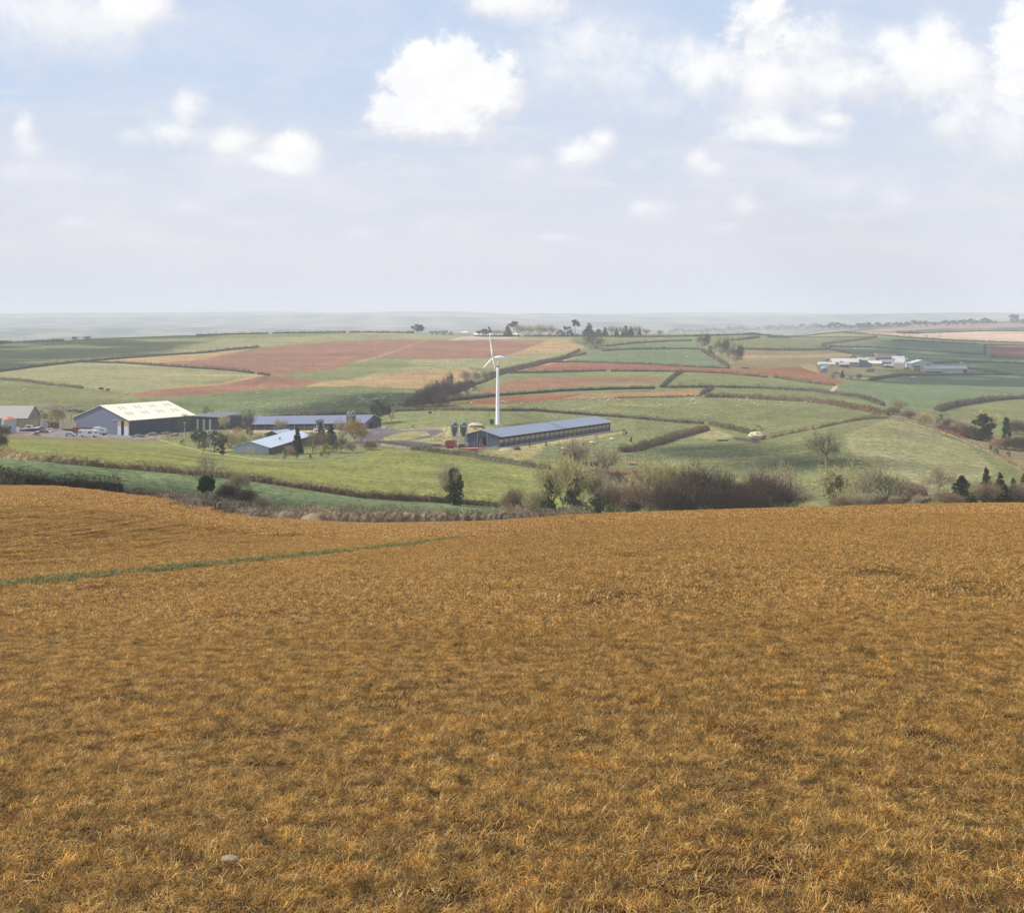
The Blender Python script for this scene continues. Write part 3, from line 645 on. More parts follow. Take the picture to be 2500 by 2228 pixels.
def bare(u, y, hpx, label, pk='ash', wpx=None, twig=TW_GREY, bark=BARK, name='bare_tree', cat='tree', group=None, ivy=None, Dmin=None, rz=None):
    p, h, w = place(u, y, hpx, wpx, PROTO[pk][2], Dmin)
    t = thing(name, label, cat, p, random.uniform(0, 6.28) if rz is None else rz, group); t.scale = (w, w, h)
    child('trunk', pmesh(pk, 0, bark), t); child('crown', pmesh(pk, 1, twig), t)
    if ivy: child('ivy', crown_mesh(int(u) % 5, 'ivy', ivy, 16, 60, .045), t, (1.2 * h / w if w else 1, 1.2 * h / w if w else 1, 1))
    return t
EV = srgb(80, 92, 54, .8); EV_DARK = srgb(62, 80, 56, .78); EV_OLIVE = srgb(114, 114, 66, .75); YELLOWG = srgb(176, 178, 60, .7); BROWNLEAF = srgb(128, 102, 70, .7); IVY = srgb(88, 100, 54, .8)
GREYGREEN = srgb(112, 112, 84, .7); GOLD = srgb(196, 160, 84, .8); DRY = srgb(190, 164, 120, .75)
WU = {'round': .92, 'cone': .60, 'column': .48, 'bush': 1.1, 'pad': .9}
def leafy(u, y, hpx, label, kind='round', wpx=None, colr=EV, name='evergreen_tree', cat='tree', group=None, Dmin=None, n=26, per=70, size=.05, seed=None, th=.3, tr=.03):
    p, h, w = place(u, y, hpx, wpx, WU[kind], Dmin)
    t = thing(name, label, cat, p, random.uniform(0, 6.28), group); t.scale = (w, w, h)
    child('crown', crown_mesh(seed if seed is not None else int(u) % 3, kind, colr, n, per, size), t)
    if kind != 'bush': child('trunk', trunk_mesh(.75 if kind == 'pad' else th, tr, BARK, 4 if kind == 'pad' else 3), t)
    else: child('stem', trunk_mesh(.25, .02, BARK, 4), t)
    return t

# ------------------------------------------------------------------ hedges and banks
HW = (srgb(150,126,100,.85), srgb(186,162,132,.9), srgb(112,92,72,.8), srgb(96,98,58,.75), srgb(168,146,118,.85))
HB = (srgb(118, 98, 80, .8), srgb(140, 118, 88, .8), srgb(98, 96, 60, .75), srgb(86, 72, 60, .75))              # brown winter hedge
HD = (srgb(84, 74, 60, .7), srgb(66, 72, 42, .65), srgb(108, 92, 74, .75), srgb(58, 52, 42, .7))               # dark, ivy and thorn
HT = (srgb(196, 170, 128, .85), srgb(170, 142, 100, .8), srgb(138, 116, 72, .75), srgb(150, 142, 84, .75))     # dry grass bank
HG = (srgb(112, 112, 68, .75), srgb(134, 122, 80, .8), srgb(96, 84, 62, .75), srgb(84, 96, 50, .7))            # clipped green hedge
HR = (srgb(134, 100, 80, .8), srgb(156, 126, 96, .8), srgb(110, 82, 66, .8), srgb(120, 108, 70, .8))           # reddish bushy
def hedge(label, pts, h, w=1.6, pal=HB, dens=1.0, Dmin=None, name='hedge', cat='hedge', rough=.38, ragged=.5, group=None):
    P_ = []
    for (u0, y0), (u1, y1) in zip(pts[:-1], pts[1:]):
        n = max(1, int(math.hypot(u1 - u0, y1 - y0) / 5))
        for i in range(n): P_.append((u0 + (u1 - u0) * i / n, y0 + (y1 - y0) * i / n))
    P_.append(pts[-1])
    W = np.array([gp(a, b, Dmin) for a, b in P_])
    for _ in range(3):
        if len(W) > 4: W[1:-1, 1] = (W[:-2, 1] + W[1:-1, 1] * 2 + W[2:, 1]) / 4
    W[:, 0] = (np.array([a for a, _ in P_]) - CX) / F * W[:, 1]
    sg = np.hypot(np.diff(W[:, 0]), np.diff(W[:, 1])); s = np.concatenate([[0], np.cumsum(sg)]); L = s[-1]
    D = float(np.median(W[:, 1])); px = 1407 / D; h = h * (.86 if D > 600 else 1.0) #                     # render pixels per metre
    step = max(.35, 1.2 / px); ns = max(3, int(L / step)); q = np.linspace(0, L, ns)
    x = np.interp(q, s, W[:, 0]); y = np.interp(q, s, W[:, 1])
    tx = np.gradient(x); ty = np.gradient(y); tl = np.hypot(tx, ty) + 1e-9; nx, ny = -ty / tl, tx / tl
    lump = 1 + rough * (np.sin(q * .9 + rng.uniform(0, 6)) * .3 + np.sin(q * .37 + rng.uniform(0, 6)) * .4 + rng.normal(0, .22, ns))
    lump = np.clip(lump, .45, 1.7)
    prof = [(-.62, -.15), (-.5, .45), (-.3, .82), (0, .92), (.3, .82), (.5, .45), (.62, -.15)]
    Vs = np.zeros((ns, 7, 3)); Cs = np.zeros((ns, 7, 3)); pal = np.array(pal)
    for j, (a, b) in enumerate(prof):
        aj = a * w * .82 * (1 + rng.normal(0, .12, ns)); bj = b * h * .70 * np.clip(lump, .5, 1.15) * (1 + rng.normal(0, .05, ns))
        Vs[:, j, 0] = x + nx * aj; Vs[:, j, 1] = y + ny * aj; Vs[:, j, 2] = Zt(Vs[:, j, 0], Vs[:, j, 1]) + bj
    run = (np.sin(q * .21 + rng.uniform(0, 6)) + np.sin(q * .083 + rng.uniform(0, 6)) + rng.normal(0, .8, ns))
    ci = np.clip(((run + 2) / 4 * len(pal)).astype(int), 0, len(pal) - 1)
    for j in range(7): Cs[:, j] = pal[np.where(rng.random(ns) < .3, ci, rng.integers(0, len(pal), ns))] * (.62 + .5 * rng.random(ns))[:, None]
    I = np.arange(ns * 7).reshape(ns, 7)
    Qh = np.stack([I[:-1, :-1], I[1:, :-1], I[1:, 1:], I[:-1, 1:]], -1).reshape(-1, 4)
    caps = np.array([[I[0, 0], I[0, 1], I[0, 5], I[0, 6]], [I[0, 1], I[0, 2], I[0, 4], I[0, 5]], [I[-1, 0], I[-1, 6], I[-1, 5], I[-1, 1]], [I[-1, 1], I[-1, 5], I[-1, 4], I[-1, 2]]])
    Qh = np.concatenate([Qh, caps])
    # twigs and leaves standing out of the core
    nb = int(np.clip(L * h * 44 * dens * max(1, w / 2.2) * min(1, (px / 6.0)) ** 1.5, 80, 80000))
    sz = max(.13, .55 / px)
    k = rng.integers(0, ns, nb); off = rng.uniform(-.58, .58, nb); hz = rng.uniform(0.0, 1.0, nb) ** .7
    env = np.interp(np.abs(off), [0, .3, .5, .58], [1.0, .9, .5, .1])
    bx = x[k] + nx[k] * off * w + tx[k] / tl[k] * rng.uniform(-step, step, nb); by = y[k] + ny[k] * off * w + ty[k] / tl[k] * rng.uniform(-step, step, nb)
    bz = Zt(bx, by) + h * lump[k] * env * (.15 + .85 * hz)
    c = np.stack([bx, by, bz], -1); up = rng.normal(0, 1, (nb, 3)); up[:, 2] = np.abs(up[:, 2]) + .9; up /= np.linalg.norm(up, axis=1)[:, None]
    sd = np.cross(up, rng.normal(0, 1, (nb, 3))); sd /= np.linalg.norm(sd, axis=1)[:, None] + 1e-9
    ll = sz * (.7 + 1.5 * rng.random(nb) * (1 + ragged * 2))[:, None]; ww = sz * .24
    Vb = np.stack([c - sd * ww, c + sd * ww, c + up * ll + sd * ww * .4, c + up * ll - sd * ww * .4], 1).reshape(-1, 3)
    cb = pal[np.where(rng.random(nb) < .65, ci[k], rng.integers(0, len(pal), nb))] * (.75 + .6 * rng.random(nb))[:, None]
    Fb = np.arange(nb * 4).reshape(-1, 4) + ns * 7
    V_all = np.concatenate([Vs.reshape(-1, 3), Vb]); C_all = np.concatenate([Cs.reshape(-1, 3), np.repeat(cb, 4, axis=0)])
    org = np.array([x[ns // 2], y[ns // 2], gnd(x[ns // 2], y[ns // 2])])
    ob = quick_mesh(name, V_all - org, np.concatenate([Qh, Fb]), C_all, 'veg'); ob.location = org
    return tag(ob, label, cat, group)
HL = [
 ('thick dark clipped hedge at the far left edge of the brown field', [(-40,1179),(0,1182),(103,1189),(206,1198),(292,1207)], 2.1, 2.0, HD, 1.8, 168),
 ('low earthy bank between the end of the dark clipped hedge and the ivy ash tree', [(305,1207),(350,1212),(394,1222),(420,1228)], 1.1, 1.6, HR, 1.6, 170),
 ('overgrown bank of dead weeds along the bottom edge of the brown field', [(400,1224),(470,1238),(540,1250),(617,1262),(700,1270),(806,1276),(900,1279)], 1.9, 4.0, HW, 1.7, 176),
 ('grey-brown dead-grass bank just behind the brown field crest, below the ivy tree', [(905,1280),(960,1281),(1060,1280),(1200,1279),(1300,1275),(1420,1268)], 2.0, 3.0, HW, 1.6, 186),
 ('dry grassy hedge bank between the blue-green strip and the bright green field, left half', [(-40,1112),(0,1116),(83,1124),(166,1132),(250,1140),(340,1147),(400,1152),(500,1162),(600,1172)], 1.5, 2.4, HT, 1.6, 215),
 ('brambly bank between blue-green strip and bright field, running to the ivy tree', [(600,1172),(660,1181),(737,1193),(874,1214),(960,1220),(1046,1224),(1090,1227)], 1.6, 2.4, HR, 1.6, 215),
 ('low bramble hedge right of the ivy tree at the foot of the bright green field', [(1118,1230),(1217,1238),(1300,1245),(1352,1250)], 1.5, 2.0, HB, 1.5, 245),
 ('clipped green hedge in front of the open-sided poultry house', [(920,1086),(960,1092),(1018,1099),(1135,1113),(1213,1127),(1300,1141),(1345,1146)], 2.0, 2.2, HG, 1.6, None),
 ('short dark hedge between the ivy column and the round-headed tree', [(1420,1137),(1440,1138),(1462,1138)], 2.2, 2.0, HD, 1.5, 380),
 ('dark hedge beyond the valley thicket, below the mud patch', [(1440,1158),(1495,1170),(1544,1187)], 2.2, 2.0, HD, 1.4, 330),
 ('long brown hedge behind the wind turbine base', [(963,1005),(1057,1001),(1194,1003),(1300,1003),(1348,1007),(1446,1014),(1544,1021),(1650,1031),(1716,1035)], 2.0, 2.0, HB, 1.6, 560),
 ('short green-brown hedge left of the ruined tank', [(1733,1037),(1792,1050),(1834,1059)], 2.0, 2.0, HG, 1.4, 520),
 ('tall bushy brown hedge running diagonally up from the round-headed tree', [(1514,1104),(1550,1102),(1583,1091),(1620,1082),(1650,1070),(1690,1060),(1726,1050)], 2.6, 3.2, HR, 1.8, 440),
 ('pale dry-grass bank climbing to the right of the ruined tank', [(1876,1070),(1925,1060),(1960,1052),(2000,1045),(2066,1030),(2120,1022),(2166,1021)], 1.5, 2.2, HT, 1.6, 520),
 ('low scrubby fence bank on the right brow of the near pasture', [(2168,1020),(2210,1029),(2251,1041),(2330,1066),(2410,1101),(2489,1146),(2560,1180)], .8, 1.4, HT, 1.2, 360),
 ('thick shrubby hedge above the sheep field towards the right valley', [(1716,969),(1791,971),(1880,976),(1960,980),(2039,989),(2080,998),(2119,1004),(2166,1018)], 3.0, 3.4, HR, 1.5, 610),
 ('thin broken hedge at the top of the sheep field', [(1500,972),(1556,971),(1640,969),(1716,967)], .9, 1.2, HR, 1.2, 640),
 ('dark hedge between the right green field and the strip below it', [(1630,947),(1733,946),(1850,948),(1980,955),(2018,961),(2091,970),(2130,980),(2156,990)], 2.4, 2.4, HB, 1.2, 700),
 ('short hedge climbing from the lower hedge junction near the red patch', [(1712,964),(1728,955),(1738,949)], 2.2, 2.0, HB, 1.2, 700),
 ('dark hedge crossing behind the turbine tower at mid height', [(984,992),(1066,983),(1155,974),(1213,967),(1300,961),(1380,955),(1498,951),(1597,949)], 2.2, 2.2, HD, 1.2, 640),
 ('short dark curved hedge linking two field hedges right of the red-brown field', [(1620,944),(1633,930),(1650,917),(1665,909)], 2.2, 2.0, HB, 1.2, 700),
 ('small dark hedge stub at the gateway beside the curved hedge', [(1612,946),(1619,946),(1625,945)], 2.6, 2.0, HD, 1.2, 700),
 ('hedge along the foot of the long red strip, left piece', [(1239,911),(1333,910),(1400,908),(1480,906)], 2.2, 2.0, HB, 1, 900),
 ('hedge along the foot of the long red strip, middle piece', [(1491,907),(1580,907),(1662,908),(1762,912),(1874,922)], 2.2, 2.0, HB, 1, 900),
 ('hedge along the foot of the long red strip, right piece below the far farm', [(1891,922),(1980,936),(2038,942)], 2.4, 2.2, HG, 1, 850),
 ('hedge along the top of the long red strip', [(1330,886),(1391,884),(1527,888),(1600,891),(1674,896),(1782,900)], 2.0, 2.0, HB, 1, 950),
 ('upper hedge of the lane climbing the hill behind the turbine', [(1180,921),(1192,917),(1244,902),(1318,886),(1377,874),(1400,864),(1415,857)], 2.2, 1.6, HB, 1, 900),
 ('lower hedge of the lane climbing the hill behind the turbine', [(1121,962),(1147,948),(1203,923),(1239,910),(1327,889),(1391,874),(1430,864)], 2.0, 1.6, HB, 1, 850),
 ('field hedge left of the wind-blown hill trees, upper one', [(1477,846),(1556,838),(1630,834),(1689,832)], 2.2, 2.0, HB, 1, 1200),
 ('field hedge running right from the white cottage', [(1470,858),(1500,855),(1556,853),(1644,852),(1706,853)], 2.2, 2.0, HB, 1, 1100),
 ('hedge bank under the row of wind-blown hill trees', [(1712,856),(1747,877),(1777,895)], 2.6, 3.0, HR, 1, 950),
 ('long dark hedge on the middle skyline', [(1280,821),(1380,821),(1527,823),(1674,822),(1762,819),(1880,816),(1980,814),(2062,812)], 2.2, 2.0, HD, 1, 1500),
 ('short hedge just below the middle skyline', [(1774,831),(1812,830),(1853,824)], 2.4, 2.2, HB, 1, 1300),
 ('thin hedge below the skyline towards the curved far lane', [(1874,824),(1980,824),(2047,824),(2135,824)], 1.6, 1.6, HB, 1, 1300),
 ('hedge at the top of the brown-tan field', [(1806,853),(1900,855),(1980,855),(2026,853)], 2.2, 2.0, HB, 1, 1100),
 ('sharply curved hedge of the far lane above the right farm', [(2141,824),(2076,833),(2030,838),(2010,842),(2006,847),(2020,852),(2050,857),(2080,865)], 2.4, 2.2, HR, 1, 1250),
 ('long thin hedge across the dark green field above the right farm', [(2026,847),(2100,848),(2164,850),(2282,859),(2397,866)], 2.2, 2.0, HD, 1, 1350),
 ('hedge below the pale tan field on the right', [(2179,831),(2311,837),(2414,843),(2520,844)], 2.2, 2.0, HD, 1, 1500),
 ('skyline hedge that runs down under the pale tan field', [(2062,813),(2135,818),(2223,825),(2311,831),(2400,834),(2520,838)], 2.2, 2.0, HB, 1, 1600),
 ('hedge along the far top of the pale tan field', [(2190,809),(2300,809),(2400,809),(2520,809)], 2.6, 2.4, HD, 1, 2000),
 ('short hedge left of the small dark red field', [(2405,845),(2405,856),(2404,868)], 2.2, 2.0, HB, 1, 1500),
 ('hedge under the small dark red field', [(2417,872),(2460,874),(2520,876)], 2.4, 2.4, HD, 1, 1400),
 ('hedge starting behind the grey gabled shed and running right', [(2276,888),(2350,885),(2429,885),(2520,890)], 2.4, 2.2, HD, 1, 1350),
 ('curved dark hedge in front of the right farm', [(2120,932),(2164,923),(2200,918),(2253,917),(2370,916),(2520,917)], 2.4, 2.4, HD, 1, 1050),
 ('hedge slanting down right of the green-ended shed', [(2362,900),(2420,908),(2460,916),(2520,924)], 2.2, 2.2, HB, 1, 1150),
 ('thick hedge between the dark field and the pale field on the right slope', [(2290,1004),(2309,998),(2357,988),(2410,980),(2450,976),(2520,972)], 3.2, 3.2, HB, 1.2, 680),
 ('dark hedge on the left skyline', [(-40,843),(0,840),(60,834),(120,833),(155,833)], 2.6, 2.2, HD, 1, 1400),
 ('skyline hedge right of the two bare left skyline trees', [(480,820),(500,819),(560,817),(653,815)], 2.6, 2.2, HD, 1, 1450),
 ('straight skyline hedge beyond the large red field', [(665,814),(760,813),(845,812)], 2.6, 2.2, HD, 1, 1500),
 ('skyline hedge leading to the round evergreen', [(852,811),(930,811),(1010,811)], 2.6, 2.2, HD, 1, 1500),
 ('long hedge climbing the left hill to a stub above the red field', [(-40,913),(0,908),(60,900),(130,891),(200,884),(280,877),(400,868),(500,862),(570,854),(632,848)], 2.4, 2.2, HD, 1, 950),
 ('hedge running down to the lower tip of the large red field', [(200,885),(300,887),(400,894),(500,901),(560,905),(618,912)], 2.2, 2.0, HD, 1, 950),
 ('short end piece of hedge at the tip of the large red field', [(630,914),(645,915),(657,917)], 2.0, 2.0, HD, 1, 900),
 ('short hedge ending in the middle of the left pasture', [(-40,924),(0,927),(50,930),(110,939),(200,948)], 1.9, 2.0, HB, 1, 750),
 ('hedge piece seen left of the white-roofed barn', [(160,1004),(185,1006),(215,1010)], 2.0, 2.2, HD, 1, 560),
 ('dark hedge behind the back poultry house', [(640,1021),(726,1019),(810,1016),(842,1013),(898,1016)], 2.4, 2.2, HD, 1.4, 580),
]
hedges = []
for L_ in HL:
    hedges.append(hedge(L_[0], L_[1], L_[2], L_[3], L_[4], L_[5], L_[6]))

# ------------------------------------------------------------------ trees near the brown field and along the valley
bare(508,1213,112,'bare ash tree above the ball of dark ivy at the brown field edge','thin',110,TW_GREY,Dmin=180,ivy=None)
leafy(505,1215,55,'dense ball of dark ivy below the bare ash at the brown field edge','round',50,IVY,'ivy_bush','bush',Dmin=184,n=34,per=110,size=.06,seed=1,th=.2)
for u,y,h,w,lab in [(560,1226,46,60,'bare purple-brown shrub just right of the ivy ball'),(600,1238,44,60,'wide bare shrub on the weedy bank, between the ivy ball and the open bank'),(640,1246,36,55,'low bramble shrub at the right end of the shrubs on the weedy bank'),(585,1195,42,50,'pale wispy shrub on the bank between the blue-green strip and the bright field')]:
    bare(u,y,h,lab,'thicket_b',w,TW_PURP if h > 43 else TW_GREY,name='bare_shrub',cat='shrub',Dmin=180 if y > 1200 else 215)
leafy(1107,1232,92,'upright ivy-covered tree standing alone below the bright green field','column',52,IVY,'ivy_tree',Dmin=240,n=30,per=110,size=.05)
bare(1107,1232,104,'bare twiggy tree growing out through the lone ivy column','ash_b',70,TW_GREY,Dmin=242)
leafy(1270,1246,38,'dark green bush at the left end of the valley trees','bush',60,EV,'bush','bush',Dmin=255,n=16,per=60)
bare(1262,1246,52,'brown twiggy bush around the dark green bush below the bright field','thicket_b',72,TW_RED,name='bare_shrub',cat='shrub',Dmin=252)
bare(1340,1250,128,'tall pale olive bare tree, leftmost of the valley group','ash_b',100,TW_OLIVE,Dmin=262,ivy=IVY)
bare(1405,1252,140,'tall pale bare tree with ivied stem, second of the valley group','ash',95,TW_OLIVE,Dmin=258,ivy=IVY)
bare(1462,1252,118,'bare grey tree right of the two pale olive valley trees','ash_b',90,TW_GREY,Dmin=260,ivy=IVY)
bare(1372,1252,100,'thinner bare tree between the two pale olive valley trees','thin',80,TW_OLIVE,Dmin=266)
for u,h,w,c,lab in [(1335,42,60,EV_DARK,'dark ivy bush under the leftmost pale valley tree'),(1392,52,70,EV_DARK,'dark ivy bush under the second pale valley tree'),(1445,46,60,EV,'green bush under the bare grey valley tree'),(1500,34,60,EV_OLIVE,'olive bush left of the big dark thicket'),(1550,36,60,EV_DARK,'dark bramble bush at the left foot of the big dark thicket')]:
    leafy(u,1258,h,lab,'bush',w,c,'bush','bush',Dmin=252,n=16,per=70,size=.055)
for u,y,h,w,lab in [(1512,1254,62,80,'brown twiggy shrub between the grey valley tree and the thicket'),(1548,1256,78,90,'brown-grey shrub at the left edge of the big thicket')]:
    bare(u,y,h,lab,'thicket_b',w,TW_RED,name='bare_shrub',cat='shrub',Dmin=252)
leafy(1396,1150,66,'narrow dark ivy column in front of the orchard','column',44,EV_DARK,'ivy_tree',Dmin=330,n=26,per=110)
bare(1404,1152,84,'bare tree spreading behind the narrow dark ivy column','ash_b',100,TW_GREY,Dmin=335)
bare(1487,1156,64,'round-headed bare tree with a stout ivied trunk beside the mud patch','goblet',72,TW_GREY,Dmin=340)
bare(1585,1254,140,'pale olive bare tree behind the left of the big thicket','ash_b',105,TW_OLIVE,Dmin=268)
bare(1655,1252,126,'pale olive bare tree rising behind the middle of the thicket','ash',110,TW_OLIVE,Dmin=275)
for i,(u,y,h,w) in enumerate([(1628,1260,84,100),(1688,1258,122,112),(1752,1258,108,100),(1812,1256,84,90),(1862,1254,100,92),(1908,1252,74,84)]):
    bare(u,y,h,['leftmost dark bush of the big purple-brown thicket','second dark bush from the left of the big thicket','tallest dark bush at the centre of the big thicket','low dark bush right of the thicket centre','dark bush under the two large bare trees','right-end bush of the big purple-brown thicket'][i],
         'thicket' if i % 2 else 'thicket_b', w, TW_PURP, TW_PURP, name='bare_bush',cat='bush',group='bushes of the dark thicket',Dmin=250)
for i,(u,h,w) in enumerate([(1660,66,90),(1722,78,95),(1785,70,90),(1840,62,90)]):
    bare(u,1262,h,['front left dark shrub of the big thicket','front middle dark shrub of the big thicket','front shrub right of the thicket middle','front right dark shrub of the big thicket'][i],'thicket_b',w,srgb(98,82,68,.75),TW_PURP,name='bare_bush',cat='bush',group='bushes of the dark thicket',Dmin=246)
bare(1878,1250,118,'large bare tree over the right part of the thicket, left of a pair','oak_b',105,TW_GREY,Dmin=262)
bare(1926,1250,112,'large bare tree over the right end of the thicket, right of a pair','oak',100,TW_GREY,Dmin=266)
bare(2021,1126,71,'lone spreading bare oak in the middle of the near pasture','oak',82,TW_GREY,Dmin=380)
bare(2038,1238,112,'gnarled pollard tree wrapped in yellow-green ivy','oak_b',95,TW_OLIVE,Dmin=262,ivy=EV_OLIVE)
leafy(2036,1238,96,'yellow-green ivy mass filling the gnarled pollard','round',60,srgb(124,122,58,.7),'ivy_tree',Dmin=264,n=18,per=50,size=.05,seed=2)
bare(2108,1236,96,'slim crooked bare tree left of the wide-spreading one','oak_b',62,TW_GREY,Dmin=268)
bare(2168,1234,90,'wide-spreading bare tree with dark forked limbs above the field crest','oak_b',98,BARK,Dmin=268)
bare(2290,1204,72,'dense rounded bare tree right of the bracken mound','oak',76,TW_GREY,Dmin=300)
SH = [(1975,1252,26,50,0),(2060,1248,40,60,0),(2100,1246,44,60,0),(2135,1244,40,60,0),(2195,1244,34,50,0),(2250,1242,34,50,0),(2300,1240,44,60,0),(2330,1240,36,50,0),(2385,1238,66,60,1),(2420,1238,68,60,1),(2480,1236,62,60,1),(2520,1236,60,60,1)]
LB = ['low brown scrub right of the thicket','brown shrub at the foot of the ivy pollard','brown shrub between the pollard and the slim crooked tree','brown shrub under the slim crooked tree','shrub just right of the wide-spreading tree','brown shrub between two dark evergreen bushes','grey-brown shrub below the rounded bare tree','shrub left of the spreading pine','bare shrub right of the spreading pine','second bare shrub right of the spreading pine','bare shrub before the right-hand conifers','bare shrub at the right edge of the field crest']
for (u,y,h,w,k),lab in zip(SH,LB): bare(u,y,h,lab,('thicket_b' if int(u) % 2 else 'thicket') if not k else 'ash_b',w,(TW_GREY, TW_OLIVE, TW_RED)[int(u) % 3],name='bare_shrub',cat='shrub',group='shrubs behind the field crest',Dmin=256)
for u,h,w,lab in [(2158,36,44,'dark evergreen bush under the wide-spreading bare tree'),(2214,36,44,'dark evergreen bush below the bracken mound'),(2265,34,40,'dark evergreen bush right of the bracken mound')]:
    leafy(u,1244,h,lab,'bush',w,EV_DARK,'evergreen_bush','bush',Dmin=252,n=16,per=70)
leafy(2348,1238,78,'broad dark pine standing behind the field crest','cone',84,EV,'pine_tree',Dmin=262,n=24,per=120,size=.05)
leafy(2408,1236,88,'narrow dark spruce, first right of the broad pine','cone',44,EV,'conifer',Dmin=300,n=20,per=100)
leafy(2442,1236,84,'dark ragged conifer, second right of the broad pine','cone',56,EV,'conifer',Dmin=280,n=18,per=100)
leafy(2474,1234,68,'small dark conifer near the right edge','cone',48,EV,'conifer',Dmin=280,n=18,per=100)
leafy(2502,1232,78,'dark conifer cut by the right edge','cone',54,EV,'conifer',Dmin=280,n=18,per=100)
hedge('rust-brown bracken mound between the wide-spreading and the rounded bare trees',[(2210,1214),(2230,1207),(2254,1207)],3.0,5,(srgb(166,132,106,.85),srgb(186,152,122,.85),srgb(140,112,90,.85)),1.8,300,name='bracken_bank',cat='bracken')
for u,y,h,w,c,pk,lab in [(1310,1250,58,64,TW_OLIVE,'thicket','pale shrubby tree left of the leftmost tall valley tree'),(1425,1254,84,70,TW_OLIVE,'thin','thin pale tree crowding the second tall valley tree'),(1490,1254,92,80,TW_GREY,'ash_b','grey bare tree between the valley group and the thicket shrubs'),(1530,1252,104,86,TW_OLIVE,'thin','tall airy pale tree left of the big thicket'),(1610,1250,122,80,TW_OLIVE,'ash','airy pale tree behind the left shoulder of the thicket'),(1965,1250,58,60,TW_GREY,'ash_b','low airy tree just right of the big thicket'),(2060,1244,62,60,TW_OLIVE,'thin','airy shrub tree right of the ivy pollard'),(2330,1238,54,50,TW_GREY,'thin','thin airy tree left of the broad pine'),(2380,1238,60,50,TW_OLIVE,'ash_b','low bare tree touching the broad pine on its right')]:
    bare(u,y,h,lab,pk,w,c,Dmin=256)
# valley slope on the right
bare(2190,1012,42,'round bare tree at the head of the right-hand valley','ash_b',42,TW_GREY,Dmin=600)
bare(2255,1038,32,'pale bare bush at the bend of the right-hand brow','thicket_b',40,TW_OLIVE,name='bare_shrub',cat='shrub',Dmin=520)
leafy(2297,1036,28,'round blue-green holly bush above the red bracken','bush',36,EV_DARK,'holly_bush','bush',Dmin=520,n=14,per=60)
bare(2418,1072,76,'large pale bare tree behind the ivy-clad one on the right slope','ash_b',76,TW_OLIVE,Dmin=500)
leafy(2400,1076,68,'broad ivy-clad tree on the right valley slope','column',58,srgb(96,92,58,.7),'ivy_tree',Dmin=470,n=26,per=90)
leafy(2456,1078,62,'thin leaning ivy-clad trunk near the right edge','column',24,EV_DARK,'ivy_tree',Dmin=470,n=22,per=80)
for u,y,h,w,c,lab in [(2345,1060,36,50,TW_GREY,'grey scrub left of the broad ivy-clad tree'),(2370,1068,30,40,TW_PURP,'purple scrub at the foot of the broad ivy-clad tree'),(2480,1060,34,50,TW_PURP,'purple thicket right of the leaning ivy trunk'),(2440,1095,26,50,TW_RED,'rust scrub below the leaning ivy trunk'),(2475,1110,34,50,TW_PURP,'purple scrub at the right edge below the ivy trunk'),(2495,1130,36,40,TW_PURP,'dark scrub at the right frame edge above the brow'),(2320,1044,22,34,TW_PURP,'small purple shrub right of the holly'),(2220,1022,22,40,TW_RED,'low red-brown scrub left of the pale bush'),(2180,1012,20,36,TW_RED,'low brown scrub under the round valley-head tree')]:
    bare(u,y,h,lab,'thicket_b',w,c,name='bare_shrub',cat='shrub',group='scrub on the right valley slope',Dmin=500)
for u,y,w,lab in [(2418,1098,18,'small dark gorse bush, upper one on the right brow'),(2432,1108,20,'small dark gorse bush, second on the right brow'),(2462,1130,14,'small dark gorse bush, lowest on the right brow')]:
    leafy(u,y,14,lab,'bush',w,EV_DARK,'gorse_bush','bush',Dmin=470,n=9,per=40,size=.09)
hedge('patch of red bracken on the right valley slope',[(2285,1047),(2310,1052),(2335,1062),(2352,1068)],2.2,6,(srgb(150,78,64,.8),srgb(132,84,66,.8),srgb(110,72,60,.8)),1.3,505,name='bracken_bank',cat='bracken')
# copse on the hill and the cottage trees
for i,(u,y,h,w,pk) in enumerate([(1010,994,28,46,'thicket_b'),(1034,992,44,50,'thicket_b'),(1058,990,58,54,'thicket_b'),(1084,984,62,52,'ash_b'),(1104,976,42,44,'thicket_b'),(1126,966,36,40,'thicket_b'),(1146,952,26,34,'thicket_b'),(1074,992,34,44,'thicket_b')]):
    bare(u,y,h,['low left edge tree of the dark hill copse','second tree from the left of the dark hill copse','third tree from the left of the dark hill copse','tallest tree of the dark hill copse','tree right of the tallest in the dark hill copse','tree near the right end of the dark hill copse','small right-end tree of the dark hill copse','low front tree of the dark hill copse'][i],pk,w,srgb(112,94,90,.8),TW_PURP,group='trees of the hill copse',Dmin=620)
bare(1095,950,44,'flat-topped bare tree rising above the dark hill copse','umbrella',28,TW_PURP,Dmin=700)
bare(1138,945,42,'bare upright tree beside the right end of the hill copse','ash',30,TW_GREY,Dmin=700)
bare(1163,932,26,'small bare tree along the lane above the hill copse','thicket',24,TW_GREY,Dmin=720)
bare(1184,924,18,'smallest bare tree along the lane above the hill copse','thicket',22,TW_GREY,Dmin=740)
bare(1452,852,42,'big domed bare beech behind the white cottage','oak',58,TW_PURP,Dmin=1130)
bare(1709,856,46,'wind-blown bare tree standing alone at the left of the hill row','umbrella',46,TW_PURP,TW_GREY,Dmin=1080,rz=0)
bare(1752,876,56,'wind-blown bare tree in the middle of the hill row','umbrella',54,TW_PURP,TW_GREY,Dmin=1000,rz=0)
bare(1786,896,62,'wind-blown bare tree at the right of the hill row above the red strip','umbrella',56,TW_PURP,TW_GREY,Dmin=930,rz=0)
leafy(1735,868,24,'dark ivy bush under the middle wind-blown tree','column',16,EV_DARK,'ivy_bush','bush',Dmin=1000,n=10,per=40,size=.08)
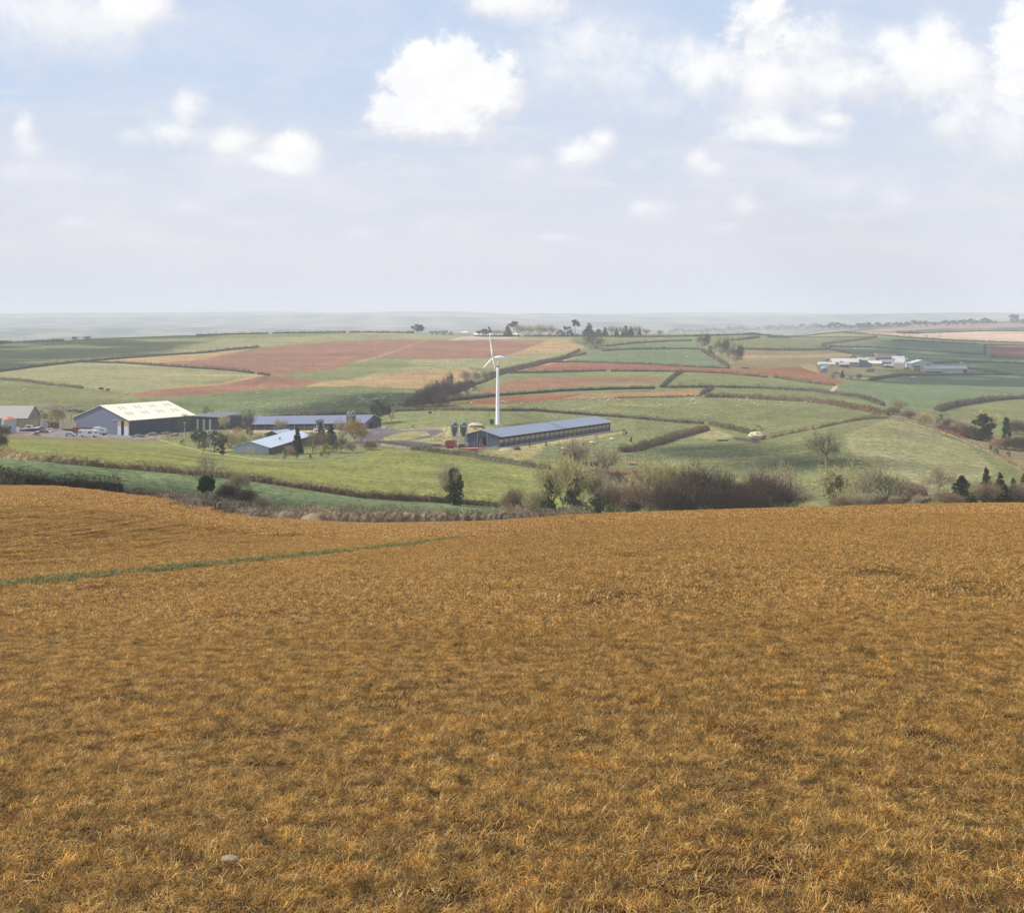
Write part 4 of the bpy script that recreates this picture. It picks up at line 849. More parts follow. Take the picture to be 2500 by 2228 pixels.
# skyline trees
leafy(1020,812,24,'round dark evergreen alone on the skyline','round',34,EV_DARK,Dmin=1480,n=20,per=60,size=.09)
for i,(u,h,w) in enumerate([(180,13,18),(214,12,22),(92,6,26),(10,8,26)]):
    bare(u,834,h,['bare tree on the left skyline, left of the close pair','bare tree on the left skyline, right of the close pair','low scrubby tree on the left skyline hedge','low tree at the left frame edge of the skyline'][i],'ash_b',w,TW_PURP,group='trees on the left skyline',Dmin=1450)
SKY = [('e','round',1178,14,24,'low evergreen right of the white bungalows'),('e','round',1192,19,14,'pointed evergreen near the long white shed'),('b','',1212,13,28,'bare tree behind the long white shed, left part'),('b','',1228,12,24,'bare tree behind the long white shed, middle part'),
 ('e','cone',1240,24,20,'dark pine left of the tallest skyline pine'),('e','pad',1255,31,20,'tallest dark pine behind the long white shed'),('b','',1266,25,30,'rounded grey bare tree beside the tall pine'),('b','',1293,22,28,'rounded bare tree left of the grey skyline clump'),('b','',1318,24,34,'broad bare tree at the centre of the grey skyline clump'),('b','',1345,22,28,'rounded bare tree right of the grey skyline clump'),
 ('e','bush',1368,12,26,'low dark evergreens left of the Scots pine'),('e','pad',1385,20,16,'small flat-topped pine left of the Scots pine'),('e','pad',1404,34,20,'tall flat-topped Scots pine on the skyline'),('e','bush',1395,13,26,'low dark evergreen under the Scots pine'),('e','cone',1438,26,28,'broad dark conifer right of the Scots pine'),
 ('e','bush',1460,14,22,'low dark evergreen right of the broad conifer'),('e','cone',1477,17,16,'short dark conifer in the skyline belt'),('b','',1492,20,18,'pale bare tree in the skyline belt'),('e','cone',1505,15,12,'thin conifer in the skyline belt'),('b','',1516,19,18,'pale bare tree beside the two dark conifers'),('e','cone',1528,20,20,'left of two dark close-set skyline conifers'),('e','cone',1540,18,18,'right of two dark close-set skyline conifers'),('b','',1552,21,22,'pale bare tree right of the two dark conifers'),('e','cone',1561,16,10,'last small conifer of the skyline belt'),('b','',1575,14,18,'last bare tree of the skyline belt'),('b','',1610,11,14,'small isolated bare tree on the middle skyline')]
for k,kd,u,h,w,lab in SKY:
    if k == 'e': leafy(u,822,h*1.15+4,lab,kd,w*1.3,EV_DARK,'conifer' if kd in('cone','pad') else 'evergreen_tree',Dmin=1560,group='trees on the middle skyline',n=14 if kd != 'cone' else 12,per=44,size=.09,th=.5)
    else: bare(u,822,h*1.1+4,lab,'ash_b',w*1.35,TW_GREY,Dmin=1560,group='trees on the middle skyline')
for u,y,h,w,lab in [(2208,823,10,8,'leftmost bare sapling in the tan field on the right'),(2261,828,13,10,'middle bare sapling in the tan field on the right'),(2293,829,12,9,'rightmost bare sapling in the tan field on the right')]:
    bare(u,y,h,lab,'thin',w,TW_PURP,Dmin=1800,group='saplings in the tan field')
for i in range(58):                          # far wood on the hazy ridge to the right
    u = 1640 + i * 15.2 + random.uniform(-4, 4); y = np.interp(u, [1640, 1900, 2100, 2370, 2520], [814, 806, 801, 792, 789])
    h = random.uniform(9, 17) * (1 if u < 1900 else 1.1)
    if 2430 < u < 2460: continue
    leafy(u, y + 2, h, 'hazy blue-grey tree in the long far wood beyond the right fields', 'round', h * 1.7, srgb(86,92,74,.6), 'distant_tree', 'tree', 'trees of the far hazy wood', 3000, n=9, per=22, size=.2, seed=i % 3, th=.2)
leafy(2476,790,24,'big round hazy tree above the far wood near the right edge','round',30,EV_DARK,'distant_tree',Dmin=3300,n=16,per=40,size=.12)
# farm trees
leafy(452,1069,62,'grey-green willowy tree in front of the white-roofed barn','round',44,GREYGREEN,'leafy_tree',Dmin=490,n=24,per=46,size=.04,th=.4,tr=.02)
leafy(508,1030,40,'grey-olive tree rising behind the dark barn extension','round',32,srgb(112,106,88,.7),'leafy_tree',Dmin=590,n=14,per=50)
leafy(487,1086,38,'dark green tree at the left of the garden clump','round',46,EV,'evergreen_tree',Dmin=430,n=32,per=90)
leafy(524,1102,54,'broad olive-brown tree in the middle of the garden clump','round',62,srgb(110,104,68,.75),'leafy_tree',Dmin=430,n=34,per=90)
leafy(498,1100,30,'low brown-purple tree under the garden clump','round',40,srgb(114,94,76,.75),'leafy_tree',Dmin=430,n=24,per=80)
bare(510,1108,46,'pale thin birch in front of the garden clump','thin',36,srgb(190,182,150,.85),srgb(200,196,180,.8),Dmin=425)
leafy(541,1111,30,'small dark yew at the right of the garden clump','column',22,EV_DARK,'evergreen_bush','bush',Dmin=425,n=14,per=60,size=.07)
leafy(446,1088,20,'small rust-brown bush on the lawn left of the garden clump','bush',19,BROWNLEAF,'rust_bush','bush',Dmin=430,n=12,per=50,size=.06)
bare(411,1074,24,'thin bare sapling in the yard before the big barn','thin',26,TW_GREY,Dmin=480)
bare(562,1094,44,'pale bushy tree left of the pale-blue barn','thicket_b',44,TW_OLIVE,Dmin=460)
bare(584,1090,38,'twiggy pale tree behind the pale-blue barn gable','thicket_b',36,TW_OLIVE,Dmin=480)
bare(582,1074,32,'gold-tinted bare bush before the back poultry house','thicket_b',28,GOLD,Dmin=500)
bare(551,1058,48,'grey-green bare tree at the left end of the back poultry house','ash_b',30,TW_OLIVE,Dmin=540)
bare(610,1070,68,'purple bare birch in front of the back poultry house','ash_b',50,TW_PURP,TW_GREY,Dmin=510)
leafy(611,1068,26,'dark ivy clump at the foot of the purple birch','round',24,EV_DARK,'ivy_bush','bush',Dmin=512,n=14,per=50,size=.08)
bare(680,1060,38,'pale rounded bare tree before the middle of the back poultry house','ash_b',40,srgb(186,168,136,.85),Dmin=520)
bare(632,1084,26,'low pale bush left of the small dark shed','thicket_b',36,TW_OLIVE,name='bare_shrub',cat='shrub',Dmin=480)
leafy(726,1109,68,'tall dark cypress beside the pale-blue barn','cone',34,EV_DARK,'conifer',Dmin=420,n=26,per=110,size=.045)
leafy(783,1084,52,'left of two dark conifers behind the pale-blue barn','cone',36,EV_DARK,'conifer',Dmin=470,n=20,per=100)
leafy(808,1086,52,'right of two dark conifers behind the pale-blue barn','cone',36,EV_DARK,'conifer',Dmin=470,n=20,per=100)
leafy(796,1118,40,'bright yellow-green bush on the lawn','bush',34,YELLOWG,'yellow_bush','bush',Dmin=410,n=20,per=80,size=.05,seed=1)
leafy(786,1116,18,'small red-brown shrub leaning on the yellow-green bush','bush',16,BROWNLEAF,'rust_bush','bush',Dmin=408,n=10,per=40,size=.08)
leafy(693,1121,31,'olive-green bush in front of the pale-blue barn corner','bush',26,EV_OLIVE,'bush','bush',Dmin=410,n=14,per=60)
bare(706,1112,24,'pinkish twiggy shrub between the olive bush and the cypress','thicket_b',26,srgb(176,146,124,.85),name='bare_shrub',cat='shrub',Dmin=415)
leafy(725,1125,20,'small green shrub below the tall cypress','bush',14,EV_OLIVE,'bush','bush',Dmin=405,n=8,per=40,size=.1)
leafy(758,1123,16,'small brown shrub between the cypress and the yellow bush','bush',15,BROWNLEAF,'bush','bush',Dmin=405,n=8,per=40,size=.1)
bare(762,1106,54,'bare brown garden tree between the cypress and the two conifers','oak',52,srgb(150,128,96,.8),Dmin=425)
bare(788,1096,44,'bare twiggy tree before the two dark conifers','ash_b',40,srgb(140,122,92,.8),Dmin=440)
bare(833,1106,40,'round purple-brown tree right of the yellow-green bush','oak',46,TW_PURP,Dmin=425)
leafy(817,1104,26,'red-brown bush left under the round purple-brown tree','bush',26,srgb(128,92,80,.7),'rust_bush','bush',Dmin=425,n=12,per=40,size=.07)
bare(864,1106,24,'small bare tree right of the round purple-brown one','ash_b',22,TW_RED,Dmin=425)
bare(866,1090,66,'golden willow in front of the pair of tall silos','ash',48,GOLD,srgb(150,120,70,.8),Dmin=470)
bare(880,1094,50,'second golden willow, lower and to the right','ash_b',36,srgb(186,150,96,.8),Dmin=475)
bare(832,1080,58,'pale bare tree left of the golden willows','ash_b',54,srgb(178,162,138,.85),Dmin=480)
bare(905,1098,24,'brown shrub at the left end of the white rail fence','thicket_b',34,TW_RED,name='bare_shrub',cat='shrub',Dmin=430)
leafy(926,1050,62,'large dark evergreen at the right end of the back poultry house','round',54,EV,'evergreen_tree',Dmin=590,n=26,per=90)
leafy(956,1046,40,'purple-brown tree against the large dark evergreen','round',18,srgb(112,96,84,.7),'leafy_tree',Dmin=590,n=10,per=50)
leafy(742,1024,22,'orange-brown tree rising behind the back poultry house roof','round',26,srgb(150,116,72,.75),'leafy_tree',Dmin=600,n=12,per=50,size=.08)
leafy(1008,1046,9,'low brown bush by the track gate','bush',14,BROWNLEAF,'bush','bush',Dmin=500,n=7,per=30,size=.13)
leafy(1160,1048,10,'low tan bush in front of the gravel heap','bush',12,DRY,'bush','bush',Dmin=500,n=7,per=30,size=.13)
for u,y,h,w,c,lab in [(1181,1052,8,12,EV_DARK,'small dark bush behind the poultry house ridge, nearest the silos'),(1264,1044,10,18,DRY,'tan tussock on the slope right of the turbine'),(1289,1038,14,10,EV_DARK,'small dark young conifer right of the turbine'),(1313,1037,11,15,srgb(110,104,86,.7),'small grey bush behind the poultry house roof')]:
    leafy(u,y,h,lab,'bush' if w > h else 'cone',w,c,'bush','bush',Dmin=545,n=8,per=40,size=.12)
for u,y,h,w,c,lab in [(1525,1064,19,17,srgb(150,138,84,.75),'yellow-brown sapling bush off the far end of the poultry house'),(1541,1079,13,9,BROWNLEAF,'small brown sapling below the yellow-brown one'),(1333,1090,13,10,srgb(130,110,92,.7),'small bush in the grass along the poultry house, middle'),(1292,1091,11,10,BROWNLEAF,'small brown shrub in the grass nearest the poultry house gable')]:
    leafy(u,y,h,lab,'bush' if w > 9 else 'column',w,c,'sapling','shrub',Dmin=440,n=8,per=36,size=.12)
bare(1456,1078,22,'thin bare sapling between the two low white hen shelters','thin',16,TW_RED,Dmin=450)
bare(1364,1099,20,'thin bare sapling beside the left hen shelter','thin',16,TW_RED,Dmin=440)
leafy(1850,1062,22,'dark round bush behind the ruined tank','bush',34,EV_DARK,'evergreen_bush','bush',Dmin=560,n=14,per=60)
leafy(50,1014,24,'dark conifer behind the old barn at the far left','round',34,EV,'evergreen_tree',Dmin=585,n=14,per=60)
leafy(95,1020,20,'dark laurel inside the roofless shed frame','bush',60,EV_DARK,'evergreen_bush','bush',Dmin=580,n=14,per=60)
bare(140,1034,50,'pale bare tree behind the roofless shed frame','thicket',46,TW_OLIVE,Dmin=575)
bare(0,1075,30,'grey bush cut by the left edge beside the grain bin','thicket_b',44,srgb(110,104,86,.8),name='bare_shrub',cat='shrub',Dmin=470)
leafy(22,1057,18,'low grey-green bush in front of the rusty-roofed grain bin','bush',26,GREYGREEN,'bush','bush',Dmin=480,n=9,per=40,size=.1)
bare(0,1100,36,'dark bush at the left edge of the bright green field','thicket_b',34,TW_PURP,name='bare_shrub',cat='shrub',Dmin=330)

# ------------------------------------------------------------------ farm buildings
def wpt(u, y, D): return Vector(((u - CX) / F * D, D, -(y - HY) / F * D))
def part(m_, name, mat, root, shear=0.0, label=None, smooth=False):
    o = m_.build(name, mat, root, shear, smooth)
    if label: o['label'] = label
    return o
DKSLATE = srgb(96, 104, 122, .75); ROOFG = srgb(136, 144, 164, .8); NAVY = srgb(50, 62, 72, .7); CREAM = srgb(206, 192, 156, .85); GALV = srgb(190, 192, 192, .8)
DARK = srgb(30, 34, 38, .6); CONC = srgb(200, 188, 174, .85); WHITE = srgb(236, 232, 222, .9); ASB = srgb(248, 234, 204, .93); WOOD = srgb(176, 160, 132, .85); RUST = srgb(158, 84, 54, .8)
def shed_frame(name, label, cat, near, far, wid):
    """near/far: (column, eave row, base row, depth). returns root, length, width, eave h, slope along axis"""
    u0, e0, b0, D0 = near; u1, e1, b1, D1 = far
    A_ = wpt(u0, b0, D0); B_ = wpt(u1, b1, D1); He = (b0 - e0) / F * D0
    dx_, dy_ = B_.x - A_.x, B_.y - A_.y; L = math.hypot(dx_, dy_); rz = math.atan2(dy_, dx_) - math.pi / 2
    t = thing(name, label, cat, A_, rz); return t, L, He, (B_.z - A_.z) / L
# the big white-roofed barn
t, L, He, sh = shed_frame('barn', 'large grey barn with a bright white roof and sliding doors at the left farm yard', 'barn', (315,1026,1063,540), (475,1013,1051,570), 31)
W_, RR = 31.0, 5.2
M_ = MB(); gcol = srgb(118,126,150,.78); shade_col = srgb(40,66,84,.7)  # second colour: eave wall with the shade of its sunless side put in
M_.prism([(-W_,-1),(-6.2,-1),(-6.2,He+RR*.40-.05),(-W_/2,He+RR-.05),(-W_,He)], 0, .2, gcol)
M_.prism([(-6.2,He-.35),(0,He-.35),(0,He-.05),(-6.2,He+RR*.40-.05)], 0, .2, gcol)
M_.prism([(-W_,-1),(0,-1),(0,He),(-W_/2,He+RR-.1),(-W_,He)], L-.2, L, gcol)
for k in range(3):                              # eave wall in three panels between dark posts
    y0 = .3 + k * (L - .6) / 3; M_.box(-.18, 0.0, y0, y0 + (L - .6) / 3 - .5, -1, He - .1, shade_col)
    M_.box(-.2, .10, y0 + (L - .6) / 3 - .5, y0 + (L - .6) / 3, -1, He - .1, C(shade_col, .6))
M_.box(-W_, -W_ + .18, .3, L - .3, -1, He - .1, gcol)
part(M_, 'wall', 'metal_sheet', t)
M_ = MB(); o_ = .5
for sx in (0, 1):
    x0, x1 = ((o_, -W_/2) if sx == 0 else (-W_ - o_, -W_/2)); z0 = He - o_ * RR / (W_/2)
    M_.add([(x0,-.5,z0),(x1,-.5,He+RR),(x1,L+.5,He+RR),(x0,L+.5,z0),(x0,-.5,z0+.15),(x1,-.5,He+RR+.15),(x1,L+.5,He+RR+.15),(x0,L+.5,z0+.15)], [(0,1,2,3),(4,7,6,5),(0,4,5,1),(3,2,6,7),(0,3,7,4)], ASB)
rf_ = part(M_, 'roof', 'metal_sheet', t)
for row, fr in ((0,.30),(1,.66)):
    for gidx in range(4):
        for q2 in range(2):
            yy = L * (.12 + .23 * gidx) + q2 * 2.2 + row * 1.2; f0, f1 = fr, fr + .17
            M_ = MB(); x0, x1 = -W_/2 * f0, -W_/2 * f1; z0, z1 = He + RR*f0 + .17, He + RR*f1 + .17
            M_.add([(x0,yy,z0),(x1,yy,z1),(x1,yy+1.0,z1),(x0,yy+1.0,z0)], [(0,1,2,3)], srgb(206,190,156,.8)); part(M_, 'rooflight', 'paint', rf_)
for x0, x1 in ((-6.1,-4.2),(-2.6,-.15)):
    M_ = MB(); M_.box(x0, x1, -.12, -.02, -1, He * .60, srgb(204,210,220,.85)); M_.box(x0, x1, -.12, -.02, He * .60, He - .3, srgb(190,172,104,.8)); part(M_, 'sliding_door', 'metal_sheet', t)
M_ = MB(); M_.box(-4.2, -2.6, .3, .4, -1, He - .3, DARK); part(M_, 'shaded_doorway', 'matte', t)  # dark panel behind the doors, the unlit inside put into its colour
M_ = MB(); M_.box(-9.2, -5.4, -.22, -.05, He - .35, He - .1, GALV); part(M_, 'door_rail', 'metal_sheet', t)
M_ = MB(); M_.box(-.12, .1, -.1, .25, -1, He, srgb(170,96,72,.8)); M_.box(.1, .22, -.4, L + .4, He - .3, He - .12, srgb(120,72,60,.8)); part(M_, 'gutter', 'paint', t)
# dark extension behind it
t, L, He, sh = shed_frame('barn_extension', 'dark blue-grey barn extension with three pale upright panels', 'barn', (541,1019,1049,572), (470,1015,1050,578), 14)
M_ = MB(); M_.box(0, 14, 0, L, -1, He, srgb(52,70,82,.7)); part(M_, 'wall', 'metal_sheet', t)
M_ = MB(); M_.add([(-.3,-.3,He),(14.3,-.3,He+.9),(14.3,L+.3,He+.9),(-.3,L+.3,He),(-.3,-.3,He+.15),(14.3,-.3,He+1.05),(14.3,L+.3,He+1.05),(-.3,L+.3,He+.15)], [(0,1,2,3),(4,7,6,5),(0,4,5,1),(3,2,6,7),(0,3,7,4),(1,5,6,2)], srgb(110,116,124,.7)); part(M_, 'roof', 'metal_sheet', t)
for k in range(3):
    M_ = MB(); y0 = L - 2.1 - 1.0 - k * 3.1; M_.box(-.06, -.01, y0, y0 + 1.0, -.3, He - .9, srgb(176,170,140,.8)); part(M_, 'wall_panel', 'matte', t)
# poultry houses
def poultry(near, far, W_, RR, name, label, bays, right=True, ends=True):
    t, L, He, sh = shed_frame(name, label, 'poultry house', near, far, W_)
    sx = -1 if right else 1                     # building extends to the left of the axis when right=True
    X = lambda a: sx * a
    def bx_(m_, a0, a1, y0, y1, z0, z1, c): m_.box(min(X(a0), X(a1)), max(X(a0), X(a1)), y0, y1, z0, z1, c)
    M_ = MB()
    h0 = 1.0
    def gable(y0, y1, col):
        c0, c1 = W_ * .34, W_ * .62
        M_.prism([(X(0),-.8),(X(c0),-.8),(X(c0),He+RR*c0/(W_/2)-.05),(X(0),He-.05)], y0, y1, col)
        M_.prism([(X(c1),-.8),(X(W_),-.8),(X(W_),He-.05),(X(W_/2*1.0+ (c1-W_/2)),He+RR*(W_-c1)/(W_/2)-.05)], y0, y1, col)
        M_.prism([(X(c0),He-.5),(X(c1),He-.5),(X(c1),He+RR*(W_-c1)/(W_/2)-.05),(X(W_/2),He+RR-.05),(X(c0),He+RR*c0/(W_/2)-.05)], y0, y1, col)
    gable(0, .2, DKSLATE); 
    M_.prism([(X(0),-.8),(X(W_),-.8),(X(W_),He-.05),(X(W_/2),He+RR-.05),(X(0),He-.05)], L-.2, L, DKSLATE)
    bx_(M_, W_ - .15, W_ - .02, .2, L - .2, -.8, He - .05, DKSLATE)
    part(M_, 'wall', 'metal_sheet', t, sh)
    M_ = MB(); bx_(M_, W_*.34 + .05, W_*.62 - .05, .9, 1.0, -.8, He - .5, DARK); bx_(M_, W_*.34 + 2.2, W_*.62 - .1, .6, .7, -.8, He - .7, srgb(150,136,124,.8)); part(M_, 'shaded_doorway', 'matte', t, sh)  # dark sheet in the gable opening, inside shade given as colour
    M_ = MB()
    for a in (W_*.34, W_*.62): bx_(M_, a - .1, a + .1, -.06, -.01, -.5, He + RR*.6, GALV)
    part(M_, 'door_post', 'metal_sheet', t, sh)
    M_ = MB(); o_ = 1.3
    for s2 in (0, 1):
        a0, a1 = ((-o_, W_/2) if s2 == 0 else (W_ + .5, W_/2)); z0 = He - (o_ if s2 == 0 else .5) * RR/(W_/2)
        vs = [(X(a0),-.6,z0),(X(a1),-.6,He+RR),(X(a1),L+.6,He+RR),(X(a0),L+.6,z0)]; vs += [(x,y,z+.12) for x,y,z in vs]
        M_.add(vs, [(0,1,2,3),(4,7,6,5),(0,4,5,1),(3,2,6,7),(0,3,7,4)], ROOFG)
    part(M_, 'roof', 'metal_sheet', t, sh)
    bl = L / bays
    M_ = MB(); bx_(M_, .5, .6, .2, L - .2, -.8, He*.36, srgb(62,66,74,.7)); part(M_, 'kick_wall', 'metal_sheet', t, sh)
    M_ = MB(); bx_(M_, 2.0, 2.1, .3, L - .3, -.5, He, DARK); part(M_, 'interior_shade', 'matte', t, sh)  # dark sheet set back under the eave, shade put into its colour
    for k in range(bays):
        y0 = k * bl
        M_ = MB(); bx_(M_, .42, .5, y0 + .25, y0 + bl - .25, He*.38, He*.68, CREAM)
        for j in range(1, 4): bx_(M_, .40, .42, y0 + bl*j/4, y0 + bl*j/4 + .12, He*.38, He*.68, C(CREAM,.7))
        part(M_, 'curtain', 'matte', t, sh)
        M_ = MB(); bx_(M_, -.05, .12, y0, y0 + .2, -.8, He - .1, srgb(110,116,128,.75)); part(M_, 'post', 'metal_sheet', t, sh)
        if k < bays:
            M_ = MB(); yy = y0 + bl*.3
            for a in ((yy, yy+.08, 0, He*.28), (yy+bl*.4, yy+bl*.4+.08, 0, He*.28), (yy, yy+bl*.4+.08, He*.25, He*.28)): bx_(M_, .44, .49, a[0], a[1], a[2], a[3], GALV)
            part(M_, 'pop_hole', 'metal_sheet', t, sh)
    M_ = MB(); bx_(M_, -2.2, -.1, -.5, L + 3, -.9, .03, CONC); part(M_, 'concrete_apron', 'matte', t, sh)
    return t
poultry((1218,1064.5,1092,500), (1490,1029.5,1051,605), 13.6, 1.9, 'poultry_house', 'long open-sided poultry house with slate-blue roof in front of the turbine', 24)
# back poultry house: axis runs right-left, long side towards the viewer
t, L, He, sh = shed_frame('poultry_house', 'long low poultry house with slate-blue roof behind the conifers, left of the big evergreen', 'poultry house', (890,1031,1049,566), (556,1034,1052,592), 14)
W_, RR = 14.0, 2.6
M_ = MB(); M_.prism([(0,-1),(3.0,-1),(3.0,He+RR*3/7),(0,He)], 0, .2, DKSLATE); M_.prism([(6.5,-1),(14,-1),(14,He),(7,He+RR-.05),(6.5,He+RR*.93)], 0, .2, NAVY); M_.prism([(3.0,He-.3),(6.5,He-.3),(6.5,He+RR*.9),(3.0,He+RR*3/7)], 0, .2, DKSLATE)
M_.box(.5,.6,.2,L-.2,-1,He*.62,srgb(128,124,132,.75)); M_.box(13.8,13.95,.2,L-.2,-1,He,DKSLATE); M_.box(0,14,L-.2,L,-1,He,DKSLATE); part(M_, 'wall', 'metal_sheet', t, sh)
M_ = MB(); M_.box(3.0,6.5,.5,.6,-1,He-.3,srgb(36,60,66,.6)); part(M_, 'shaded_doorway', 'matte', t, sh)  # dark sheet, shade of the opening put into its colour
M_ = MB(); M_.box(2.0,2.1,.3,L-.3,-.5,He,DARK); part(M_, 'interior_shade', 'matte', t, sh)  # dark sheet behind the posts, shade painted as colour
M_ = MB()
for s2 in (0, 1):
    a0, a1 = ((-1.0, 7) if s2 == 0 else (14.5, 7)); z0 = He - (1.0 if s2 == 0 else .5)*RR/7
    vs = [(a0,-.6,z0),(a1,-.6,He+RR),(a1,L+.6,He+RR),(a0,L+.6,z0)]; vs += [(x,y,z+.12) for x,y,z in vs]
    M_.add(vs, [(0,1,2,3),(4,7,6,5),(0,4,5,1),(3,2,6,7),(0,3,7,4)], srgb(120,124,148,.78))
part(M_, 'roof', 'metal_sheet', t, sh)
for k in range(14):
    M_ = MB(); M_.box(-.1,.1,k*L/14,k*L/14+.2,-1,He-.1,GALV); part(M_, 'post', 'metal_sheet', t, sh)
M_ = MB(); M_.box(-2.5,-.2,-4,L+1,-.9,.05,CONC); part(M_, 'concrete_apron', 'matte', t, sh)
# pale-blue low barn
t, L, He, sh = shed_frame('barn', 'low pale-blue barn with pale wooden double doors beside the tall cypress', 'barn', (656,1092,1109,450), (758,1062,1077,498), 12)
W_, RR = 11.8, 1.75; PB = srgb(172,190,216,.85)
M_ = MB(); M_.prism([(-W_,.5),(-7.9,.5),(-7.9,He+RR*.66),(-W_,He)],0,.2,PB); M_.prism([(-4.0,.5),(0,.5),(0,He),(-4.0,He+RR*.68)],0,.2,PB); M_.prism([(-7.9,He+.2),(-4.0,He+.2),(-4.0,He+RR*.66),(-W_/2,He+RR-.05),(-7.9,He+RR*.64)],0,.2,PB)
part(M_, 'gable_wall', 'metal_sheet', t)
M_ = MB(); M_.box(-.15,0,.2,L-.2,-.6,He-.05,srgb(120,106,92,.7)); M_.box(-W_,-W_+.15,.2,L-.2,-.6,He-.05,srgb(120,106,92,.7)); M_.box(-W_,0,L-.2,L,-.6,He,srgb(120,106,92,.7)); part(M_, 'side_wall', 'matte', t)
M_ = MB(); M_.box(-W_,-7.9,.02,.22,-.6,.5,CONC); M_.box(-4,0,.02,.22,-.6,.5,CONC); part(M_, 'footing', 'matte', t)
for x0,x1 in ((-7.85,-6.0),(-5.95,-4.05)):
    M_ = MB(); n=6
    for j in range(n):
        a=x0+(x1-x0)*j/n; M_.box(a,a+(x1-x0)/n-.03,.02,.1,-.3,He+.18,jitc(srgb(214,202,184,.85),.08))
    part(M_, 'door', 'matte', t)
M_ = MB()
for s2 in (0,1):
    a0,a1=((.7,-W_/2) if s2==0 else (-W_-.7,-W_/2)); z0=He-.7*RR/(W_/2)
    vs=[(a0,-.5,z0),(a1,-.5,He+RR),(a1,L+.5,He+RR),(a0,L+.5,z0)]; vs+=[(x,y,z+.12) for x,y,z in vs]
    M_.add(vs,[(0,1,2,3),(4,7,6,5),(0,4,5,1),(3,2,6,7),(0,3,7,4)],srgb(196,204,216,.85))
part(M_, 'roof', 'metal_sheet', t)
M_ = MB(); M_.lathe([(.28,0),(.28,.5),(.4,.5),(.1,.8)],srgb(90,90,96,.7),8,(-2.6,L*.42,He+.8)); part(M_, 'roof_vent', 'metal_sheet', t)
# generic gabled shed facing the viewer: ridge across (long) or gable on (gable)
def shed(u0, u1, ye, yr, yb, depth, label, mode='long', wall=GALV, roof=ASB, D=None, cat='farm building', name='farm_shed', turn=0.0, extra=None, openf=None, Dmin=None, lean=False):
    um = (u0 + u1) / 2
    if D is None: D = gp(um, yb, Dmin).y
    k = D / F; A_ = wpt(um, yb, D); w = (u1 - u0) * k; he = (yb - ye) * k; hr = (ye - yr) * k
    t = thing(name, label, cat, A_, turn)
    M_ = MB(); x0, x1 = -w/2, w/2
    if mode == 'long':
        hr2 = hr + 0.0
        M_.box(x0, x1, 0, .2, -1.2, he, wall); M_.box(x0, x1, depth-.2, depth, -1.2, he, wall)
        for xa in (x0, x1-.2):
            M_.add([(xa,.2,-1.2),(xa+.2,.2,-1.2),(xa+.2,depth-.2,-1.2),(xa,depth-.2,-1.2),(xa,.2,he-.03),(xa+.2,.2,he-.03),(xa+.2,depth/2,he+hr2-.1),(xa,depth/2,he+hr2-.1),(xa+.2,depth-.2,he-.03),(xa,depth-.2,he-.03)],[(0,4,7,9,3),(1,2,8,6,5)],wall)
        part(M_, 'wall', 'metal_sheet', t); M_ = MB()
        for sgn in (0, 1):
            if lean and sgn: break
            y0_, y1_ = ((-.5, depth/2 if not lean else depth+.3) if sgn == 0 else (depth+.5, depth/2))
            vs=[(x0-.4,y0_,he-.12),(x1+.4,y0_,he-.12),(x1+.4,y1_,he+hr2),(x0-.4,y1_,he+hr2)]; vs+=[(x,y,z+.15) for x,y,z in vs]
            M_.add(vs,[(0,1,2,3),(4,7,6,5),(0,4,5,1),(3,2,6,7),(0,3,7,4),(1,5,6,2)],roof)
    else:
        M_.prism([(x0,-1.2),(x1,-1.2),(x1,he),(0,he+hr),(x0,he)],0,.2,wall); M_.prism([(x0,-1.2),(x1,-1.2),(x1,he),(0,he+hr),(x0,he)],depth-.2,depth,wall)
        M_.box(x0,x0+.2,.2,depth-.2,-1.2,he-.05,wall); M_.box(x1-.2,x1,.2,depth-.2,-1.2,he-.05,wall)
        part(M_, 'wall', 'metal_sheet', t); M_ = MB()
        for sgn in (-1, 1):
            vs=[(sgn*(w/2+.4),-.4,he-.4*hr/(w/2)),(0,-.4,he+hr+.02),(0,depth+.4,he+hr+.02),(sgn*(w/2+.4),depth+.4,he-.4*hr/(w/2))]; vs+=[(x,y,z+.15) for x,y,z in vs]
            M_.add(vs,[(0,1,2,3),(4,7,6,5),(0,4,5,1),(3,2,6,7),(0,3,7,4)],roof)
    part(M_, 'roof', 'metal_sheet', t)
    for (nm, fa, fb, za, zb, c) in (openf or []):
        M_ = MB(); M_.box(x0+w*fa, x0+w*fb, -.1, -.01, he*za-.0, he*zb, c); part(M_, nm, 'matte', t)
    return t, w, he, hr
shed(640,690,1061,1052,1071,9,'small dark shed with a pale roof behind the pale-blue barn','gable',srgb(60,76,84,.7),srgb(176,182,194,.8),turn=R(-28),Dmin=470)
# old barn, far left
shed(-30,66,1021,994,1040,16,'old barn with a weathered grey asbestos roof cut by the left edge','long',srgb(150,140,124,.75),srgb(178,166,154,.75),Dmin=540)
